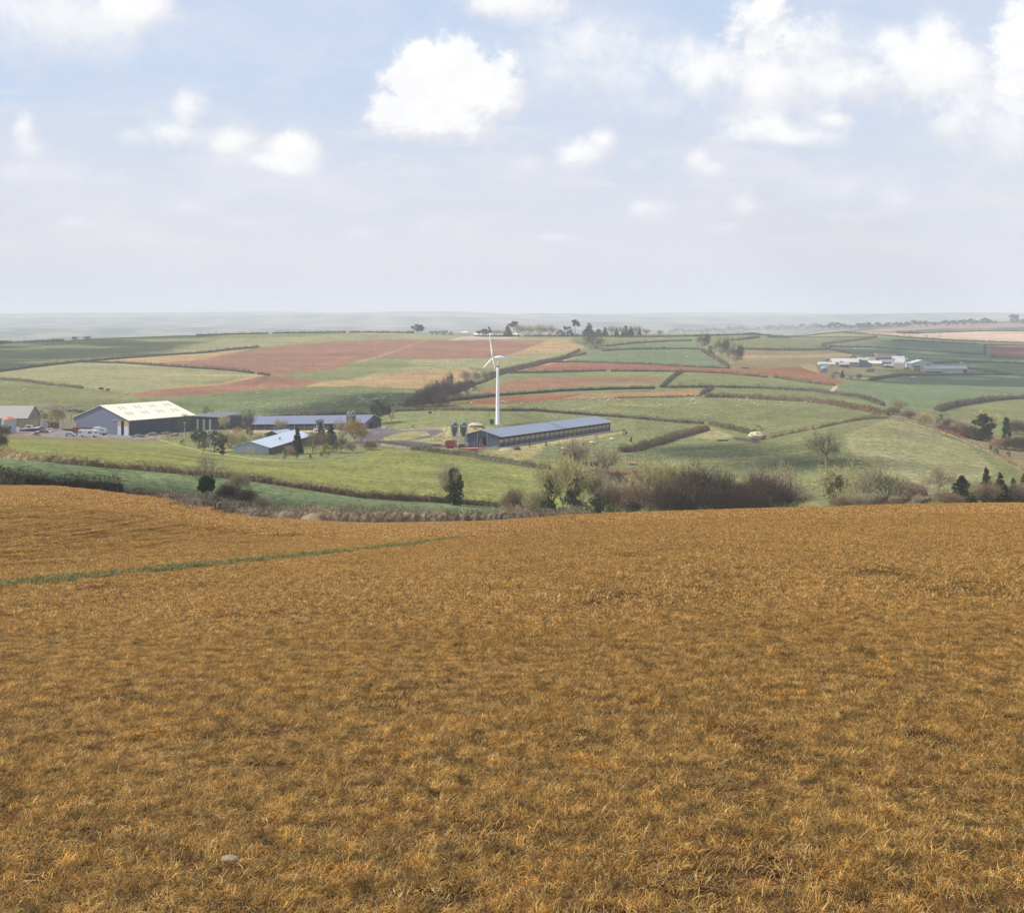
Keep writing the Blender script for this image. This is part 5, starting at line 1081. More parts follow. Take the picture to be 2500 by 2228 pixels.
# white bungalow row, skyline shed, cottage
shed(1048,1074,812,808,817,8,'leftmost white bungalow of the skyline row','long',WHITE,srgb(96,90,96,.7),cat='house',name='bungalow',openf=[('window',.2,.35,.3,.8,DARK),('window',.6,.75,.3,.8,DARK)],Dmin=1500)
shed(1077,1092,812,807.5,817,8,'middle white bungalow of the skyline row','long',WHITE,srgb(96,90,96,.7),cat='house',name='bungalow',openf=[('window',.3,.6,.3,.8,DARK)],Dmin=1505)
shed(1096,1106,812.5,808.5,817,7,'small right-hand white bungalow of the skyline row','gable',WHITE,srgb(110,100,100,.7),cat='house',name='bungalow',openf=[('window',.3,.7,.3,.8,DARK)],Dmin=1505)
shed(1128,1140,812,809.5,817,7,'tiny pale hut between the bungalows and the long white shed','long',WHITE,ASB,cat='hut',name='hut',Dmin=1505)
shed(1157,1270,817,813.5,821.5,12,'very long white-roofed shed on the skyline behind the turbine rotor','long',srgb(150,140,130,.8),WHITE,Dmin=1440,openf=[('shaded_doorway',.62,.66,0,.9,DARK),('shaded_doorway',.3,.33,0,.9,DARK)])  # openings are flat dark panels, inside shade put into the colour
shed(1296,1312,815,812,819,9,'small white-roofed shed in the scrub right of the long white shed','gable',WHITE,WHITE,Dmin=1480)
for u0,u1,lab in [(1528,1536,'tiny white shed below the skyline conifers, left'),(1556,1572,'tiny white shed below the skyline conifers, right')]:
    shed(u0,u1,817.5,816,821,6,lab,'long',WHITE,WHITE,Dmin=1500)
t, w, he, hr = shed(1435,1452,846,840,851,7,'left gabled half of the white cottage by the hill lane','gable',srgb(232,222,200,.9),srgb(140,124,120,.75),cat='cottage',name='cottage',Dmin=1080)
t2, w, he, hr = shed(1451,1464,844,837.5,851,9,'right gabled half of the white cottage with two windows','gable',srgb(226,212,190,.9),srgb(140,124,120,.75),cat='cottage',name='cottage',Dmin=1080,openf=[('window',.28,.42,.25,.7,DARK),('window',.52,.66,.25,.7,DARK)])
M_ = MB(); M_.box(-.5,.5,3,4,he+hr-1,he+hr+1.3,srgb(200,150,120,.8)); part(M_, 'chimney', 'matte', t2)
# the right-hand farm
RFR = srgb(204,196,182,.82)
FD = 1180
shed(2000,2024,888,884,893,8,'low pale shed at the left end of the right farm','long',WHITE,RFR,Dmin=FD)
shed(2021,2040,889,885,894,9,'pale shed behind the blue tarpaulin at the right farm','long',srgb(200,186,160,.85),RFR,Dmin=FD)
shed(2034,2098,884,876,894,22,'wide cream-roofed shed of the right farm','long',srgb(150,134,118,.8),RFR,Dmin=FD+10)
shed(2072,2128,887,877,896,16,'slatted dark gabled cattle shed of the right farm','gable',srgb(116,112,116,.75),srgb(214,212,204,.85),Dmin=FD-40,openf=[('shaded_doorway',.05,.3,0,.55,DARK),('slats',.35,.6,.1,.5,srgb(90,88,92,.7))])  # opening is a dark panel with the inside shade painted in
shed(2122,2153,887,881,894,9,'small shed with a yellow-ochre wall at the right farm','long',srgb(206,174,108,.85),srgb(226,220,206,.85),Dmin=FD-20)
t, w, he, hr = shed(2137,2190,873,862,884,9,'stone farmhouse with an orange lichen-covered roof at the right farm','long',srgb(118,104,96,.75),srgb(150,134,124,.75),cat='farmhouse',name='farmhouse',Dmin=FD+70,
   openf=[('window',.2,.26,.45,.7,WHITE),('window',.4,.46,.45,.7,WHITE),('window',.6,.66,.45,.7,WHITE),('window',.8,.86,.45,.7,DARK),('door',.5,.55,0,.4,DARK)])
M_ = MB(); M_.add([(-w/2-.3,0,he+.2),(-w/2+4,0,he+.2),(-w/2+2.5,4.3,he+hr+.2),(-w/2-.3,4.4,he+hr+.2)],[(0,1,2,3)],srgb(214,160,84,.8)); M_.box(-w/2,w/2,4.1,4.9,he+hr,he+hr+.5,srgb(206,150,84,.8)); part(M_, 'lichen_ridge', 'matte', t)
for sx in (-1,1):
    M_ = MB(); M_.box(sx*(w/2-.8)-.5,sx*(w/2-.8)+.5,4,5,he+hr,he+hr+1.6,srgb(190,140,90,.8)); part(M_, 'chimney', 'matte', t)
shed(2118,2140,880,872,884,7,'brown-roofed lean-to left of the stone farmhouse','long',srgb(130,110,100,.75),srgb(166,140,128,.75),lean=True,Dmin=FD+60)
shed(2182,2212,885,870,889,16,'pale steep-roofed shed right of the stone farmhouse','long',srgb(140,132,124,.75),srgb(196,192,186,.82),lean=True,Dmin=FD+10,turn=R(-8))
shed(2208,2228,880,875,889,9,'small grey gabled shed behind the cream silo','gable',srgb(176,174,172,.8),srgb(196,196,196,.8),Dmin=FD+10)
shed(2181,2203,889,885,895,8,'low white-walled shed left of the cream silo','long',WHITE,srgb(150,144,120,.75),Dmin=FD-30)
shed(2213,2226,887,885,897,6,'small white dairy hut right of the cream silo','long',srgb(206,210,216,.85),srgb(180,180,180,.8),Dmin=FD-40)
shed(2226,2279,886.5,879,898,18,'large grey gabled barn of the right farm','gable',srgb(184,182,178,.82),srgb(196,194,190,.85),Dmin=FD-60,openf=[('shaded_doorway',.64,.86,.6,.8,DARK),('shaded_doorway',.05,.38,0,.4,DARK)])  # dark panels paint the shade inside the two openings
t,w,he,hr = shed(2258,2362,900,893,911,14,'long low grey shed at the right end of the right farm','long',srgb(196,190,178,.82),srgb(166,170,174,.8),Dmin=FD-120,
   openf=[('wall_panel',.0,.41,.0,.45,srgb(84,84,90,.7)),('wall_panel',.41,.90,.55,1.0,srgb(160,152,148,.8)),('green_end',.90,.995,-.1,1.0,srgb(44,92,84,.7))])
shed(2150,2180,884,878,892,10,'dark low barn in the gap between ochre-walled shed and steep-roofed shed','long',srgb(104,96,92,.75),srgb(150,146,148,.78),Dmin=FD+20)
shed(2096,2122,879,873,884,10,'grey-roofed shed behind the slatted cattle shed','long',srgb(140,126,112,.8),srgb(186,180,172,.8),Dmin=FD+50)
shed(2050,2074,890,885,897,8,'dark open-fronted shed before the wide cream-roofed shed','long',srgb(92,84,80,.7),srgb(178,170,160,.8),Dmin=FD-20,openf=[('shaded_doorway',.1,.9,.0,.7,DARK)])  # open front is a dark panel, its shade put into the colour
shed(2160,2182,893,889,898,8,'low dark lean-to in front of the dark low barn','long',srgb(110,100,92,.75),srgb(168,164,160,.8),Dmin=FD-40)
shed(2222,2236,884,879,888,8,'small pale gable peeping over the large grey gabled barn','gable',srgb(196,192,184,.82),srgb(186,184,180,.8),Dmin=FD+20)
def silo_small(u, yt, yb, wpx, label, col, Dmin):
    p = gp(u, yb, Dmin); k = p.y / F; r_ = wpx / 2 * k; h = (yb - yt) * k
    t = thing('silo', label, 'silo', p)
    M_ = MB(); M_.lathe([(.15*r_,h*.30),(r_,h*.55),(r_,h*.9),(.2*r_,h)],col,14); part(M_, 'tank', 'metal_sheet', t, smooth=False)
    for a in range(4):
        x, y = r_*.8*math.cos(a*1.57+.78), r_*.8*math.sin(a*1.57+.78); M_ = MB(); M_.tube((x,y,-.3),(x,y,h*.6),.08,.08,GALV,5); part(M_, 'leg', 'metal_sheet', t)
silo_small(2208,880,898,6.5,'cream silo on legs between the sheds of the right farm',srgb(226,212,160,.85),FD-60)
def blob_thing(name, label, cat, u, y, wpx, hpx, col, Dmin, mat='matte', dpx=None, jit=.2, seed=1):
    p = gp(u, y, Dmin); k = p.y / F
    M_ = MB(); M_.blob((0,0,hpx*k*.35),(wpx*k/2,(dpx or wpx*.7)*k/2,hpx*k*.65),col,jit,12,7,seed); o = M_.build(name, mat); o.location = p
    return tag(o, label, cat)
blob_thing('tarpaulin_heap','heap under a bright blue tarpaulin at the right farm','tarpaulin',2012,902,15,8,srgb(130,178,232,.85),1080,'paint')
blob_thing('gravel_heap','pale heap of gravel on the slope left of the turbine','gravel heap',1161,1042,36,10,srgb(206,190,164,.85),500,'stone')
blob_thing('spoil_heap','dark heap of spoil in the grass before the poultry house gable','spoil heap',1262,1098,18,8,srgb(104,84,72,.75),440,'matte')
def box_thing(name, label, cat, u, y, wpx, hpx, dm, col, Dmin, parts=(), turn=0.0, mat='paint', group=None):
    p = gp(u, y, Dmin); k = p.y / F; w = wpx * k; h = hpx * k
    t = thing(name, label, cat, p, turn, group)
    M_ = MB(); M_.box(-w/2, w/2, -dm/2, dm/2, 0, h, col); part(M_, 'body', mat, t)
    for (nm, xa, xb, za, zb, out, c) in parts:
        M_ = MB(); M_.box(w*(xa-.5), w*(xb-.5), -dm/2-out, -dm/2-.01, h*za, h*zb, c); part(M_, nm, mat, t)
    return t
box_thing('farm_trailer','bright red trailer in front of the grey gabled barn','trailer',2239,905,15,6.5,3,srgb(206,66,50,.85),1060,[('wheel',.2,.35,-.05,.3,.1,DARK),('wheel',.65,.8,-.05,.3,.1,DARK)])
box_thing('farm_trailer','small dark red trailer beside the bright red one','trailer',2253,903,8,6,3,srgb(150,60,50,.8),1070,[('wheel',.4,.7,-.05,.3,.1,DARK)])
box_thing('water_tank','small white tank between the red trailers and the long grey shed','tank',2257,908,6,3.5,2,WHITE,1040,[('lid',.3,.7,.9,1.15,-.3,GALV)])
box_thing('water_tank','small white tank in front of the long grey shed','tank',2272,908,5,4,1.5,WHITE,1040,[('opening',.3,.7,0,.6,.02,DARK)])
box_thing('farm_trailer','low dark red trailer by the hedge under the wind-blown trees','trailer',1818,899.5,18,2.4,3,srgb(112,44,44,.7),900,[('wheel',.1,.2,-.3,.3,.1,DARK),('wheel',.75,.85,-.3,.3,.1,DARK)])
for u,y,w,lab in [(2165,914,8,'white trough in the small green field before the right farm'),(2064,923,4,'white bag among the scrub left of the right farm'),(2347,886,8,'white trough in the dark field right of the grey gabled barn'),(2230,921,10,'pale feed trough by the curved dark hedge'),(2053,906,6,'white barrel in the scrub of the right farm'),(2088,852,4,'small white hut high on the curved far lane'),(2080,868,7,'parked white van on the lane above the right farm')]:
    box_thing('trough' if 'trough' in lab else ('bag' if 'bag' in lab else 'barrel' if 'barrel' in lab else 'hut' if 'hut' in lab else 'van'),lab,lab.split()[1] if False else ('trough' if 'trough' in lab else 'bag' if 'bag' in lab else 'barrel' if 'barrel' in lab else 'hut' if 'hut' in lab else 'van'),u,y,w,2.6,1.2,WHITE,900,[('rim',0,1,.85,1.0,.05,GALV)])
for u,y,h,w,c,lab,kd in [(2096,931,14,17,EV_DARK,'dark evergreen at the lower corner below the right farm','round'),(2057,922,18,14,EV_DARK,'dark pointed evergreen in the scrub of the right farm','cone'),(2012,910,10,26,BROWNLEAF,'brown scrub below the blue tarpaulin','bush'),(2040,916,9,26,BROWNLEAF,'brown bramble below the wide cream-roofed shed','bush'),(2078,934,8,18,DRY,'pale scrub left of the lower evergreen','bush'),(2110,880,12,22,srgb(120,96,92,.7),'purple-brown tree beside the farmhouse lean-to','bush'),(2052,892,12,30,srgb(120,100,88,.75),'bare brown tree in front of the wide cream-roofed shed','bush'),(2196,874,9,14,EV_DARK,'dark tree right of the farmhouse roof','round')]:
    leafy(u,y,h,lab,kd,w,c,'evergreen_tree' if 'evergreen' in lab else 'bush','tree' if 'tree' in lab or 'evergreen' in lab else 'bush',Dmin=1050 if y>890 else 1200,n=10,per=36,size=.12)
# ------------------------------------------------------------------ wind turbine
p = gp(1215,1037,500); D = 560.0; p = wpt(1215,1037,D); k = D / F
t = thing('wind_turbine', 'white three-bladed wind turbine standing behind the long poultry house', 'wind turbine', p)
TW = srgb(250,250,244,.98); H = (1037-885)*k
M_ = MB(); M_.lathe([(.86,-.5),(.86,0),(.83,.05),(.72,H*.34),(.65,H*.52),(.50,H*.86),(.43,H*.93)],TW,24)
tw_ = part(M_,'tower','paint',t,smooth=True)
M_ = MB(); M_.lathe([(.70,H*.52),(.70,H*.528)],C(TW,.8),24); part(M_,'flange','paint',tw_)
M_ = MB(); M_.lathe([(.40,H*.93),(.78,H*.935),(.78,H*.95),(.42,H*.955)],srgb(150,146,140,.8),20); part(M_,'platform','metal_sheet',tw_)
M_ = MB(); M_.lathe([(.36,H*.95),(.30,H*1.02)],TW,16); part(M_,'neck','paint',tw_)
M_ = MB()
for dx_ in (-.22,.22): M_.tube((1.15,dx_,0),(.72,dx_,H*.93),.03,.03,GALV,4)
for j in range(38): z_ = .3+j*.62; x_=1.15-(.43)*z_/(H*.93); M_.tube((x_,-.22,z_),(x_,.22,z_),.025,.025,GALV,4)
M_.box(1.05,1.35,-.3,.3,0,6.2,C(GALV,.9)); part(M_,'ladder','metal_sheet',t)
hub = Vector((-.45-1.6, -.35, H+ (885-874)*k)); nd = Vector((1,.33,.02)).normalized(); sd_ = nd.orthogonal().normalized()
# nacelle: egg shape lying along nd
M_ = MB(); n=16; prof=[(-1.9,.18),(-1.7,.34),(-1.2,.52),(-.6,.72),(.2,.86),(1.2,.90),(2.2,.74),(2.9,.42),(3.2,.08)]
vs=[];c0=hub+nd*2.1; ax=Vector((0,0,1)); ay=nd.cross(ax).normalized()
for a,r_ in prof:
    for i in range(n): th=6.2832*i/n; vs.append(c0+nd*a+ay*math.cos(th)*r_+ax*math.sin(th)*r_*.95)
fs=[(j*n+i,j*n+(i+1)%n,(j+1)*n+(i+1)%n,(j+1)*n+i) for j in range(len(prof)-1) for i in range(n)]+[tuple(range(n))[::-1],tuple(range((len(prof)-1)*n,len(prof)*n))]
M_.add(vs,fs,TW); nac=part(M_,'nacelle','paint',t,smooth=True)
M_ = MB(); M_.tube(hub-nd*.25,hub+nd*.45,.34,.42,C(TW,.92),14); hb_=part(M_,'hub','paint',t)
def blade(tip, root, tw0):
    M_=MB(); d=(tip-root); Lb=d.length; d.normalize(); ch=nd.cross(d).normalized()
    vs=[];fs=[];secs=[(0,.16,.16),(.06,.20,.16),(.16,.50,.12),(.3,.48,.10),(.6,.34,.07),(.85,.22,.045),(1,.07,.02)]
    for s_,c_,th in secs:
        a=tw0*(1-s_*.7); cd=(ch*math.cos(a)+nd*math.sin(a)); td=(nd*math.cos(a)-ch*math.sin(a)); q_=root+d*Lb*s_
        for (x_,y_) in ((-.35,0),(-.15,.6),(.25,.55),(.65,0),(.25,-.45),(-.15,-.5)): vs.append(q_+cd*c_*x_*2.3+td*th*y_*1.8)
    for j in range(len(secs)-1):
        for i in range(6): fs.append((j*6+i,j*6+(i+1)%6,(j+1)*6+(i+1)%6,(j+1)*6+i))
    fs+= [tuple(range(6))[::-1],tuple(range((len(secs)-1)*6,len(secs)*6))]
    M_.add(vs,fs,TW); part(M_,'blade','paint',hb_,smooth=True)
# three blades 120 degrees apart in the rotor plane, the first almost upright
e1 = (Vector((0,0,1)) - nd*nd.z).normalized(); e2 = nd.cross(e1)
for th in (R(4), R(124), R(244)):
    dirb = (e1*math.cos(th)+e2*math.sin(th)); dirb=(dirb-nd*.14).normalized(); blade(hub+dirb*9.6, hub+dirb*.3, .55)
M_ = MB(); M_.box(-2.6,1.6,-1.8,1.8,-.6,.06,CONC); part(M_,'foundation','matte',t)
# green transformer cabinet
p = wpt(1201,1034,558); t = thing('transformer_cabinet','green transformer cabinet beside the foot of the turbine','cabinet',p)
M_=MB(); M_.box(-.75,.75,-.6,.6,-.2,1.75,srgb(38,96,84,.75)); part(M_,'body','paint',t); M_=MB(); M_.box(-.82,.82,-.67,.67,1.75,1.87,srgb(60,116,100,.75)); part(M_,'lid','paint',t); M_=MB(); M_.box(-.04,.04,-.64,-.6,.1,1.6,DARK); part(M_,'door_seam','paint',t)
# ------------------------------------------------------------------ silos
def big_silo(u, D, ytop, ybase, wpx, label, Dz=0, name='silo', tilt=.2, frame=True, group=None):
    p = wpt(u, ybase, D); k = D / F; h = (ybase-ytop)*k; r_ = wpx/2*k
    t = thing(name, label, 'silo', p, tilt, group); SG = srgb(84,100,76,.8)
    M_ = MB(); M_.lathe([(.18*r_,h*.30),(.25*r_,h*.32),(r_,h*.60),(r_*1.0,h*.86),(.75*r_,h*.93),(.22*r_,h*.985),(.2*r_,h)],SG,20); tk=part(M_,'tank','paint',t)
    for z_ in (.60,.73,.86): M_=MB(); M_.lathe([(r_*1.015,h*z_-.05),(r_*1.015,h*z_+.05)],C(SG,.75),20); part(M_,'seam_ring','paint',tk)
    M_=MB(); M_.lathe([(r_*.26,h*.985),(r_*.26,h*1.01)],WHITE,12); part(M_,'lid','paint',tk)
    M_=MB(); M_.add([(-r_*.35,-r_*1.03,h*.77),(r_*.35,-r_*1.03,h*.77),(r_*.55,-r_*.98,h*.84),(0,-r_*1.04,h*.80),(-r_*.55,-r_*.98,h*.84)],[(0,1,2,3,4)],WHITE); part(M_,'crescent_badge','paint',tk)
    for a in range(4):
        x,y=r_*1.08*math.cos(a*1.5708+.785),r_*1.08*math.sin(a*1.5708+.785); M_=MB(); M_.tube((x,y,0),(x,y,h*.9),.09,.09,GALV,6); part(M_,'leg','metal_sheet',t)
    M_=MB()
    for a in range(4):
        x,y=r_*1.08*math.cos(a*1.5708+.785),r_*1.08*math.sin(a*1.5708+.785); x2,y2=r_*1.08*math.cos((a+1)*1.5708+.785),r_*1.08*math.sin((a+1)*1.5708+.785)
        for z_ in (.06,.17,.27): M_.tube((x,y,h*z_),(x2,y2,h*z_),.06,.06,GALV,5)
        M_.tube((x,y,h*.06),(x2,y2,h*.27),.05,.05,GALV,5)
    part(M_,'cradle','metal_sheet',t)
    M_=MB(); pts=[(r_*1.15,0,h*.1),(r_*1.15,0,h*.86),(r_*.8,0,h*.98),(r_*.2,0,h*1.02)]
    for a_,b_ in zip(pts[:-1],pts[1:]): M_.tube(a_,b_,.09,.09,GALV,6)
    part(M_,'fill_pipe','metal_sheet',t)
    M_=MB(); M_.box(-r_*1.4,r_*1.4,-r_*1.4,r_*1.4,-.8,.08,CONC); part(M_,'plinth','matte',t)
    return t
big_silo(1109,503,1029,1082,17,'dark green feed silo beside the poultry house gable, left of two')
big_silo(1131,503,1029,1082,17,'dark green feed silo touching the poultry house gable, right of two')
big_silo(780,545,1022,1047,19,'low dark green silo with white pipes above the two conifers',name='silo')
big_silo(852,548,1004,1053,14,'tall dark green silo behind the golden willow, left of two')
big_silo(862,545,1003,1052,13,'tall dark green silo behind the golden willow, right of two')
# grain bin with a rusty cone
p = gp(22,1056,500); k=p.y/F; t = thing('grain_bin','round grey grain bin with a rusty orange conical roof','grain bin',p)
M_=MB(); M_.lathe([(17*k,-.5),(17*k,33*k)],srgb(186,190,196,.8),20); part(M_,'tank','metal_sheet',t)
M_=MB(); M_.lathe([(18*k,32*k),(10*k,37*k),(3*k,39.5*k),(1*k,40*k)],srgb(196,116,78,.85),20); part(M_,'roof','metal_sheet',t)
# ------------------------------------------------------------------ roofless shed frame
D=575.0; k=D/F; p=wpt(110,1032,D); t=thing('shed_frame','roofless old shed with only a pale timber roof frame left','shed frame',p)
TM=srgb(196,180,152,.85); def_h=lambda y:(1032-y)*k
ribs=[(45,1004),(75,990),(110,989),(150,1000),(176,1020)]
def fx(u): return (u-110)*k
for j,yo in enumerate((0,6,12)):
    M_=MB(); off=yo*.5
    pts=[(45+j*4,1006-j),(80+j*3,991-j),(130+j*2,992-j),(176,1010-j)]
    for (a,b),(c,d) in zip(pts[:-1],pts[1:]): M_.tube((fx(a),yo,def_h(b)),(fx(c),yo,def_h(d)),.16,.16,TM,5)
    M_.tube((fx(60),yo,def_h(1008)),(fx(120),yo,def_h(996)),.12,.12,TM,5)
    part(M_,'rafter_frame','matte',t)
for a,b in ((62,999),(82,992),(105,990),(128,992),(150,1000)):
    M_=MB(); M_.tube((fx(a)-1,-2,def_h(b+1)),(fx(a)+5,13,def_h(b)),.11,.11,TM,5); part(M_,'purlin','matte',t)
for a0,a1,y0,y1 in ((62,90,996,997),(76,112,990,991),(60,100,1001,1003),(105,150,996,999)):
    M_=MB(); M_.box(fx(a0),fx(a1),.2,.4,def_h(y1),def_h(y0)+.2,srgb(214,198,170,.85)); part(M_,'beam','matte',t)
for a,b in ((46,1005),(72,1001),(92,1000),(141,1000),(163,1012),(176,1012)):
    M_=MB(); M_.tube((fx(a),6,-.5),(fx(a),6,def_h(b)),.18,.14,srgb(160,148,124,.8),5); part(M_,'post','matte',t)
for a,b,c,d in ((51,1003,68,1024),(97,1003,113,1030),(160,1006,174,1020)):
    M_=MB(); M_.tube((fx(a),-1,def_h(b)),(fx(c),-2.5,def_h(d)),.12,.12,srgb(216,204,180,.85),5); part(M_,'brace','matte',t)
# fences and walls of the yard
def plank_wall(u0,u1,y0t,y1t,yb,D,col,label,name='plank_fence',cat='fence'):
    k=D/F; p=wpt((u0+u1)/2,yb,D); t=thing(name,label,cat,p); w=(u1-u0)*k; n=max(4,int(w/.9)); M_=MB()
    for i in range(n):
        f=i/n; h=(yb-(y0t+(y1t-y0t)*f))*k; M_.box(-w/2+w*f,-w/2+w*(f+1/n)-.05,0,.12,-.8,h*random.uniform(.95,1.03),jitc(col,.12))
    part(M_,'boards','matte',t); 
    for f in (0,.5,1): M_=MB(); M_.box(-w/2+w*f-.1,-w/2+w*f+.1,.13,.33,-.8,(yb-y1t)*k,C(col,.7)); part(M_,'post','matte',t)
plank_wall(47,95,1026,1022,1042,545,srgb(172,156,116,.82),'tall weathered board wall beside the grain bin')
plank_wall(98,116,1030,1031,1046,540,srgb(184,180,180,.8),'short grey sheet wall with a door left of the log pile')
plank_wall(145,186,1026,1028,1042,552,srgb(226,206,162,.88),'cream block wall between the log pile and the big barn',name='block_wall',cat='wall')
# junk, logs
def heap(name,label,cat,u,y,wpx,hpx,cols,n,Dmin,size=.5,mat='matte'):
    p=gp(u,y,Dmin); k=p.y/F; r=random.Random(int(u)); t=MB(); w=wpx*k; h=hpx*k
    t.blob((0,0,h*.2),(w*.45,w*.3,h*.7),C(cols[0],.6),.25,10,6,int(u))
    for i in range(n):
        x=r.uniform(-.5,.5)*w; y_=r.uniform(-.35,.35)*w*.6; z=h*(1-abs(2*x/w)**1.5)*r.uniform(.2,1); s=size*r.uniform(.5,1.5)
        M4=Matrix.Translation((x,y_,z))@Matrix.Rotation(r.uniform(0,6.28),4,'Z')@Matrix.Rotation(r.uniform(-.7,.7),4,'X')
        t.box(-s,s,-s*.35,s*.35,-s*.2,s*.2,jitc(r.choice(cols),.2),M4)
    o=t.build(name,mat); o.location=p; return tag(o,label,cat,kind='stuff' if n>60 else None)
heap('log_pile','long brown pile of logs and brushwood before the cream wall','log pile',122,1043,54,20,[srgb(150,118,80,.8),srgb(176,146,98,.8),srgb(110,84,62,.7),srgb(196,170,120,.85)],60,520,.8)
heap('scrap_heap','rusty scrap heap behind the blue boat','scrap heap',104,1056,26,9,[RUST,srgb(120,90,74,.75),srgb(206,190,160,.85)],40,500,.5)
heap('timber_heap','heap of pale timber and junk beside the rusty scrap','timber heap',118,1054,20,9,[srgb(214,196,160,.85),WHITE,RUST],30,505,.6)
heap('scrap_heap','scrap heap with pale planks between the car and the motorhome','scrap heap',182,1063,20,9,[srgb(190,160,110,.8),RUST,srgb(110,80,64,.7)],30,490,.6)
heap('rubble_heap','grey rubble at the near corner of the white-roofed barn','rubble heap',338,1067,34,8,[srgb(150,142,132,.7),srgb(130,120,106,.7),srgb(170,160,146,.75)],56,490,.45)
heap('timber_stack','stack of planks along the dark side of the white-roofed barn','timber stack',372,1063,22,7,[srgb(140,134,128,.7),srgb(160,144,118,.75)],40,500,.7)
heap('junk_row','low row of junk farther along the dark barn wall','junk pile',403,1060,24,6,[srgb(150,128,100,.7),srgb(176,164,146,.75),RUST],36,505,.5)
heap('log_pile','small pile of cut logs under the round-headed tree','log pile',1472,1140,18,9,[srgb(176,128,96,.85),srgb(120,90,76,.75),srgb(200,160,124,.85)],34,400,.45)
heap('rubble_heap','pale rubble and scrap between the grain bin and the blue boat','rubble heap',52,1052,18,8,[srgb(190,184,176,.85),WHITE,srgb(96,110,140,.8)],30,500,.5)
heap('scrap_heap','dark heap of twisted scrap right of the boat','scrap heap',90,1062,16,7,[RUST,srgb(100,84,74,.75),WHITE],26,490,.5)
heap('soil_bank','long brown soil bank behind the log pile','soil bank',160,1045,50,8,[srgb(140,108,84,.8),srgb(176,152,110,.85)],30,515,.7)
heap('rubble_heap','grey rubble strip beside the dark barn wall, nearest the willowy tree','rubble heap',428,1064,26,7,[srgb(182,172,156,.85),srgb(140,110,84,.8)],30,495,.6)
for u,y,h,w,c,lab in [(2126,908,9,34,BROWNLEAF,'brown scrub under the slatted cattle shed'),(2168,898,7,30,srgb(128,110,84,.75),'brown scrub below the ochre-walled shed'),(2024,884,9,22,srgb(120,104,84,.75),'brown scrub above the blue tarpaulin'),(2085,876,10,22,TW_PURP,'purple bare bush on the lane above the right farm'),(2216,902,6,26,srgb(150,124,96,.8),'reddish scrub before the dairy hut'),(2034,928,10,24,DRY,'pale brambles at the tip of the long red strip'),(2148,925,7,30,BROWNLEAF,'brown scrub where the curved dark hedge begins')]:
    leafy(u,y,h,lab,'bush',w,c,'bush','bush',Dmin=1020,n=10,per=36,size=.13)
# blue boat on the ground
p=gp(77,1053,500); t=thing('boat','small blue and white cabin boat parked in the yard','boat',p,R(12)); k=p.y/F
M_=MB(); S=[(-4.2,.9,.5,1.1),(-2.5,1.15,.15,1.1),(0,1.2,.05,1.15),(2.4,.9,.1,1.4),(4.0,.12,.6,1.9)]
vs=[];fs=[]
for x,w_,z0,z1 in S: vs+=[(x,-w_,z1),(x,-w_*.7,z0+.3),(x,0,z0),(x,w_*.7,z0+.3),(x,w_,z1)]
for j in range(4):
    for i in range(4): fs.append((j*5+i,j*5+i+1,(j+1)*5+i+1,(j+1)*5+i))
fs+=[(0,1,2,3,4)]; M_.add(vs,fs,srgb(60,84,140,.8)); part(M_,'hull','paint',t)
M_=MB(); M_.add([(x,-w_*.98,z1) for x,w_,z0,z1 in S]+[(x,w_*.98,z1) for x,w_,z0,z1 in S][::-1],[tuple(range(10))],WHITE); part(M_,'deck','paint',t)
M_=MB(); M_.prism([(-2.6,1.1),(.8,1.15),(.2,2.3),(-2.0,2.4)],-.75,.75,WHITE); cb=part(M_,'cabin','paint',t); M_=MB(); M_.prism([(-1.9,1.6),(.0,1.6),(-.2,2.15),(-1.7,2.2)],-.78,-.76,DARK); part(M_,'window','glass',cb)
# motorhome, white lorry box, car, containers
p=gp(217,1067,490); t=thing('motorhome','white motorhome parked facing right in front of the big barn','motorhome',p,R(-4)); k=p.y/F
M_=MB(); M_.prism([(-3.5,.45),(3.6,.45),(3.6,1.15),(2.9,1.35),(2.4,2.0),(2.7,2.25),(1.9,2.75),(-3.5,2.75)],-1.05,1.05,WHITE); part(M_,'body','paint',t)
for x0,x1,z0,z1 in ((.1,1.4,1.5,2.05),(-3.1,-2.5,1.6,2.1)): M_=MB(); M_.box(x0,x1,-1.09,-1.06,z0,z1,DARK); part(M_,'window','glass',t)
M_=MB(); M_.add([(2.92,-.95,1.38),(2.92,.95,1.38),(2.44,.95,1.98),(2.44,-.95,1.98)],[(0,1,2,3)],DARK); part(M_,'windscreen','glass',t)
for x in (-2.2,2.3):
    for y in (-1.0,1.0): M_=MB(); M_.tube((x,y-.12,.36),(x,y+.12,.36),.36,.36,DARK,14); part(M_,'wheel','matte',t)
p=gp(247,1062,500); t=thing('box_lorry','old white box lorry body with a stubby cab behind the motorhome','lorry',p,R(-6))
M_=MB(); M_.box(-2.6,-.2,-1.1,1.1,1.0,3.2,WHITE); part(M_,'cargo_box','paint',t); M_=MB(); M_.prism([(-.1,1.0),(2.0,1.0),(2.0,2.1),(1.4,2.7),(-.1,2.8)],-1.05,1.05,srgb(222,222,218,.85)); cb=part(M_,'cab','paint',t)
M_=MB(); M_.box(-2.6,2.1,-.9,.9,.55,.95,srgb(120,112,106,.75)); part(M_,'chassis','matte',t)
M_=MB(); M_.box(.5,1.4,-1.09,-1.06,1.8,2.4,srgb(150,156,160,.8)); part(M_,'window','glass',cb)
for x in (-1.9,1.3):
    for y in (-.95,.95): M_=MB(); M_.tube((x,y-.12,.42),(x,y+.12,.42),.42,.42,DARK,12); part(M_,'wheel','matte',t)
p=gp(172,1065,490); t=thing('parked_car','small silver hatchback car left of the motorhome','car',p,R(5))
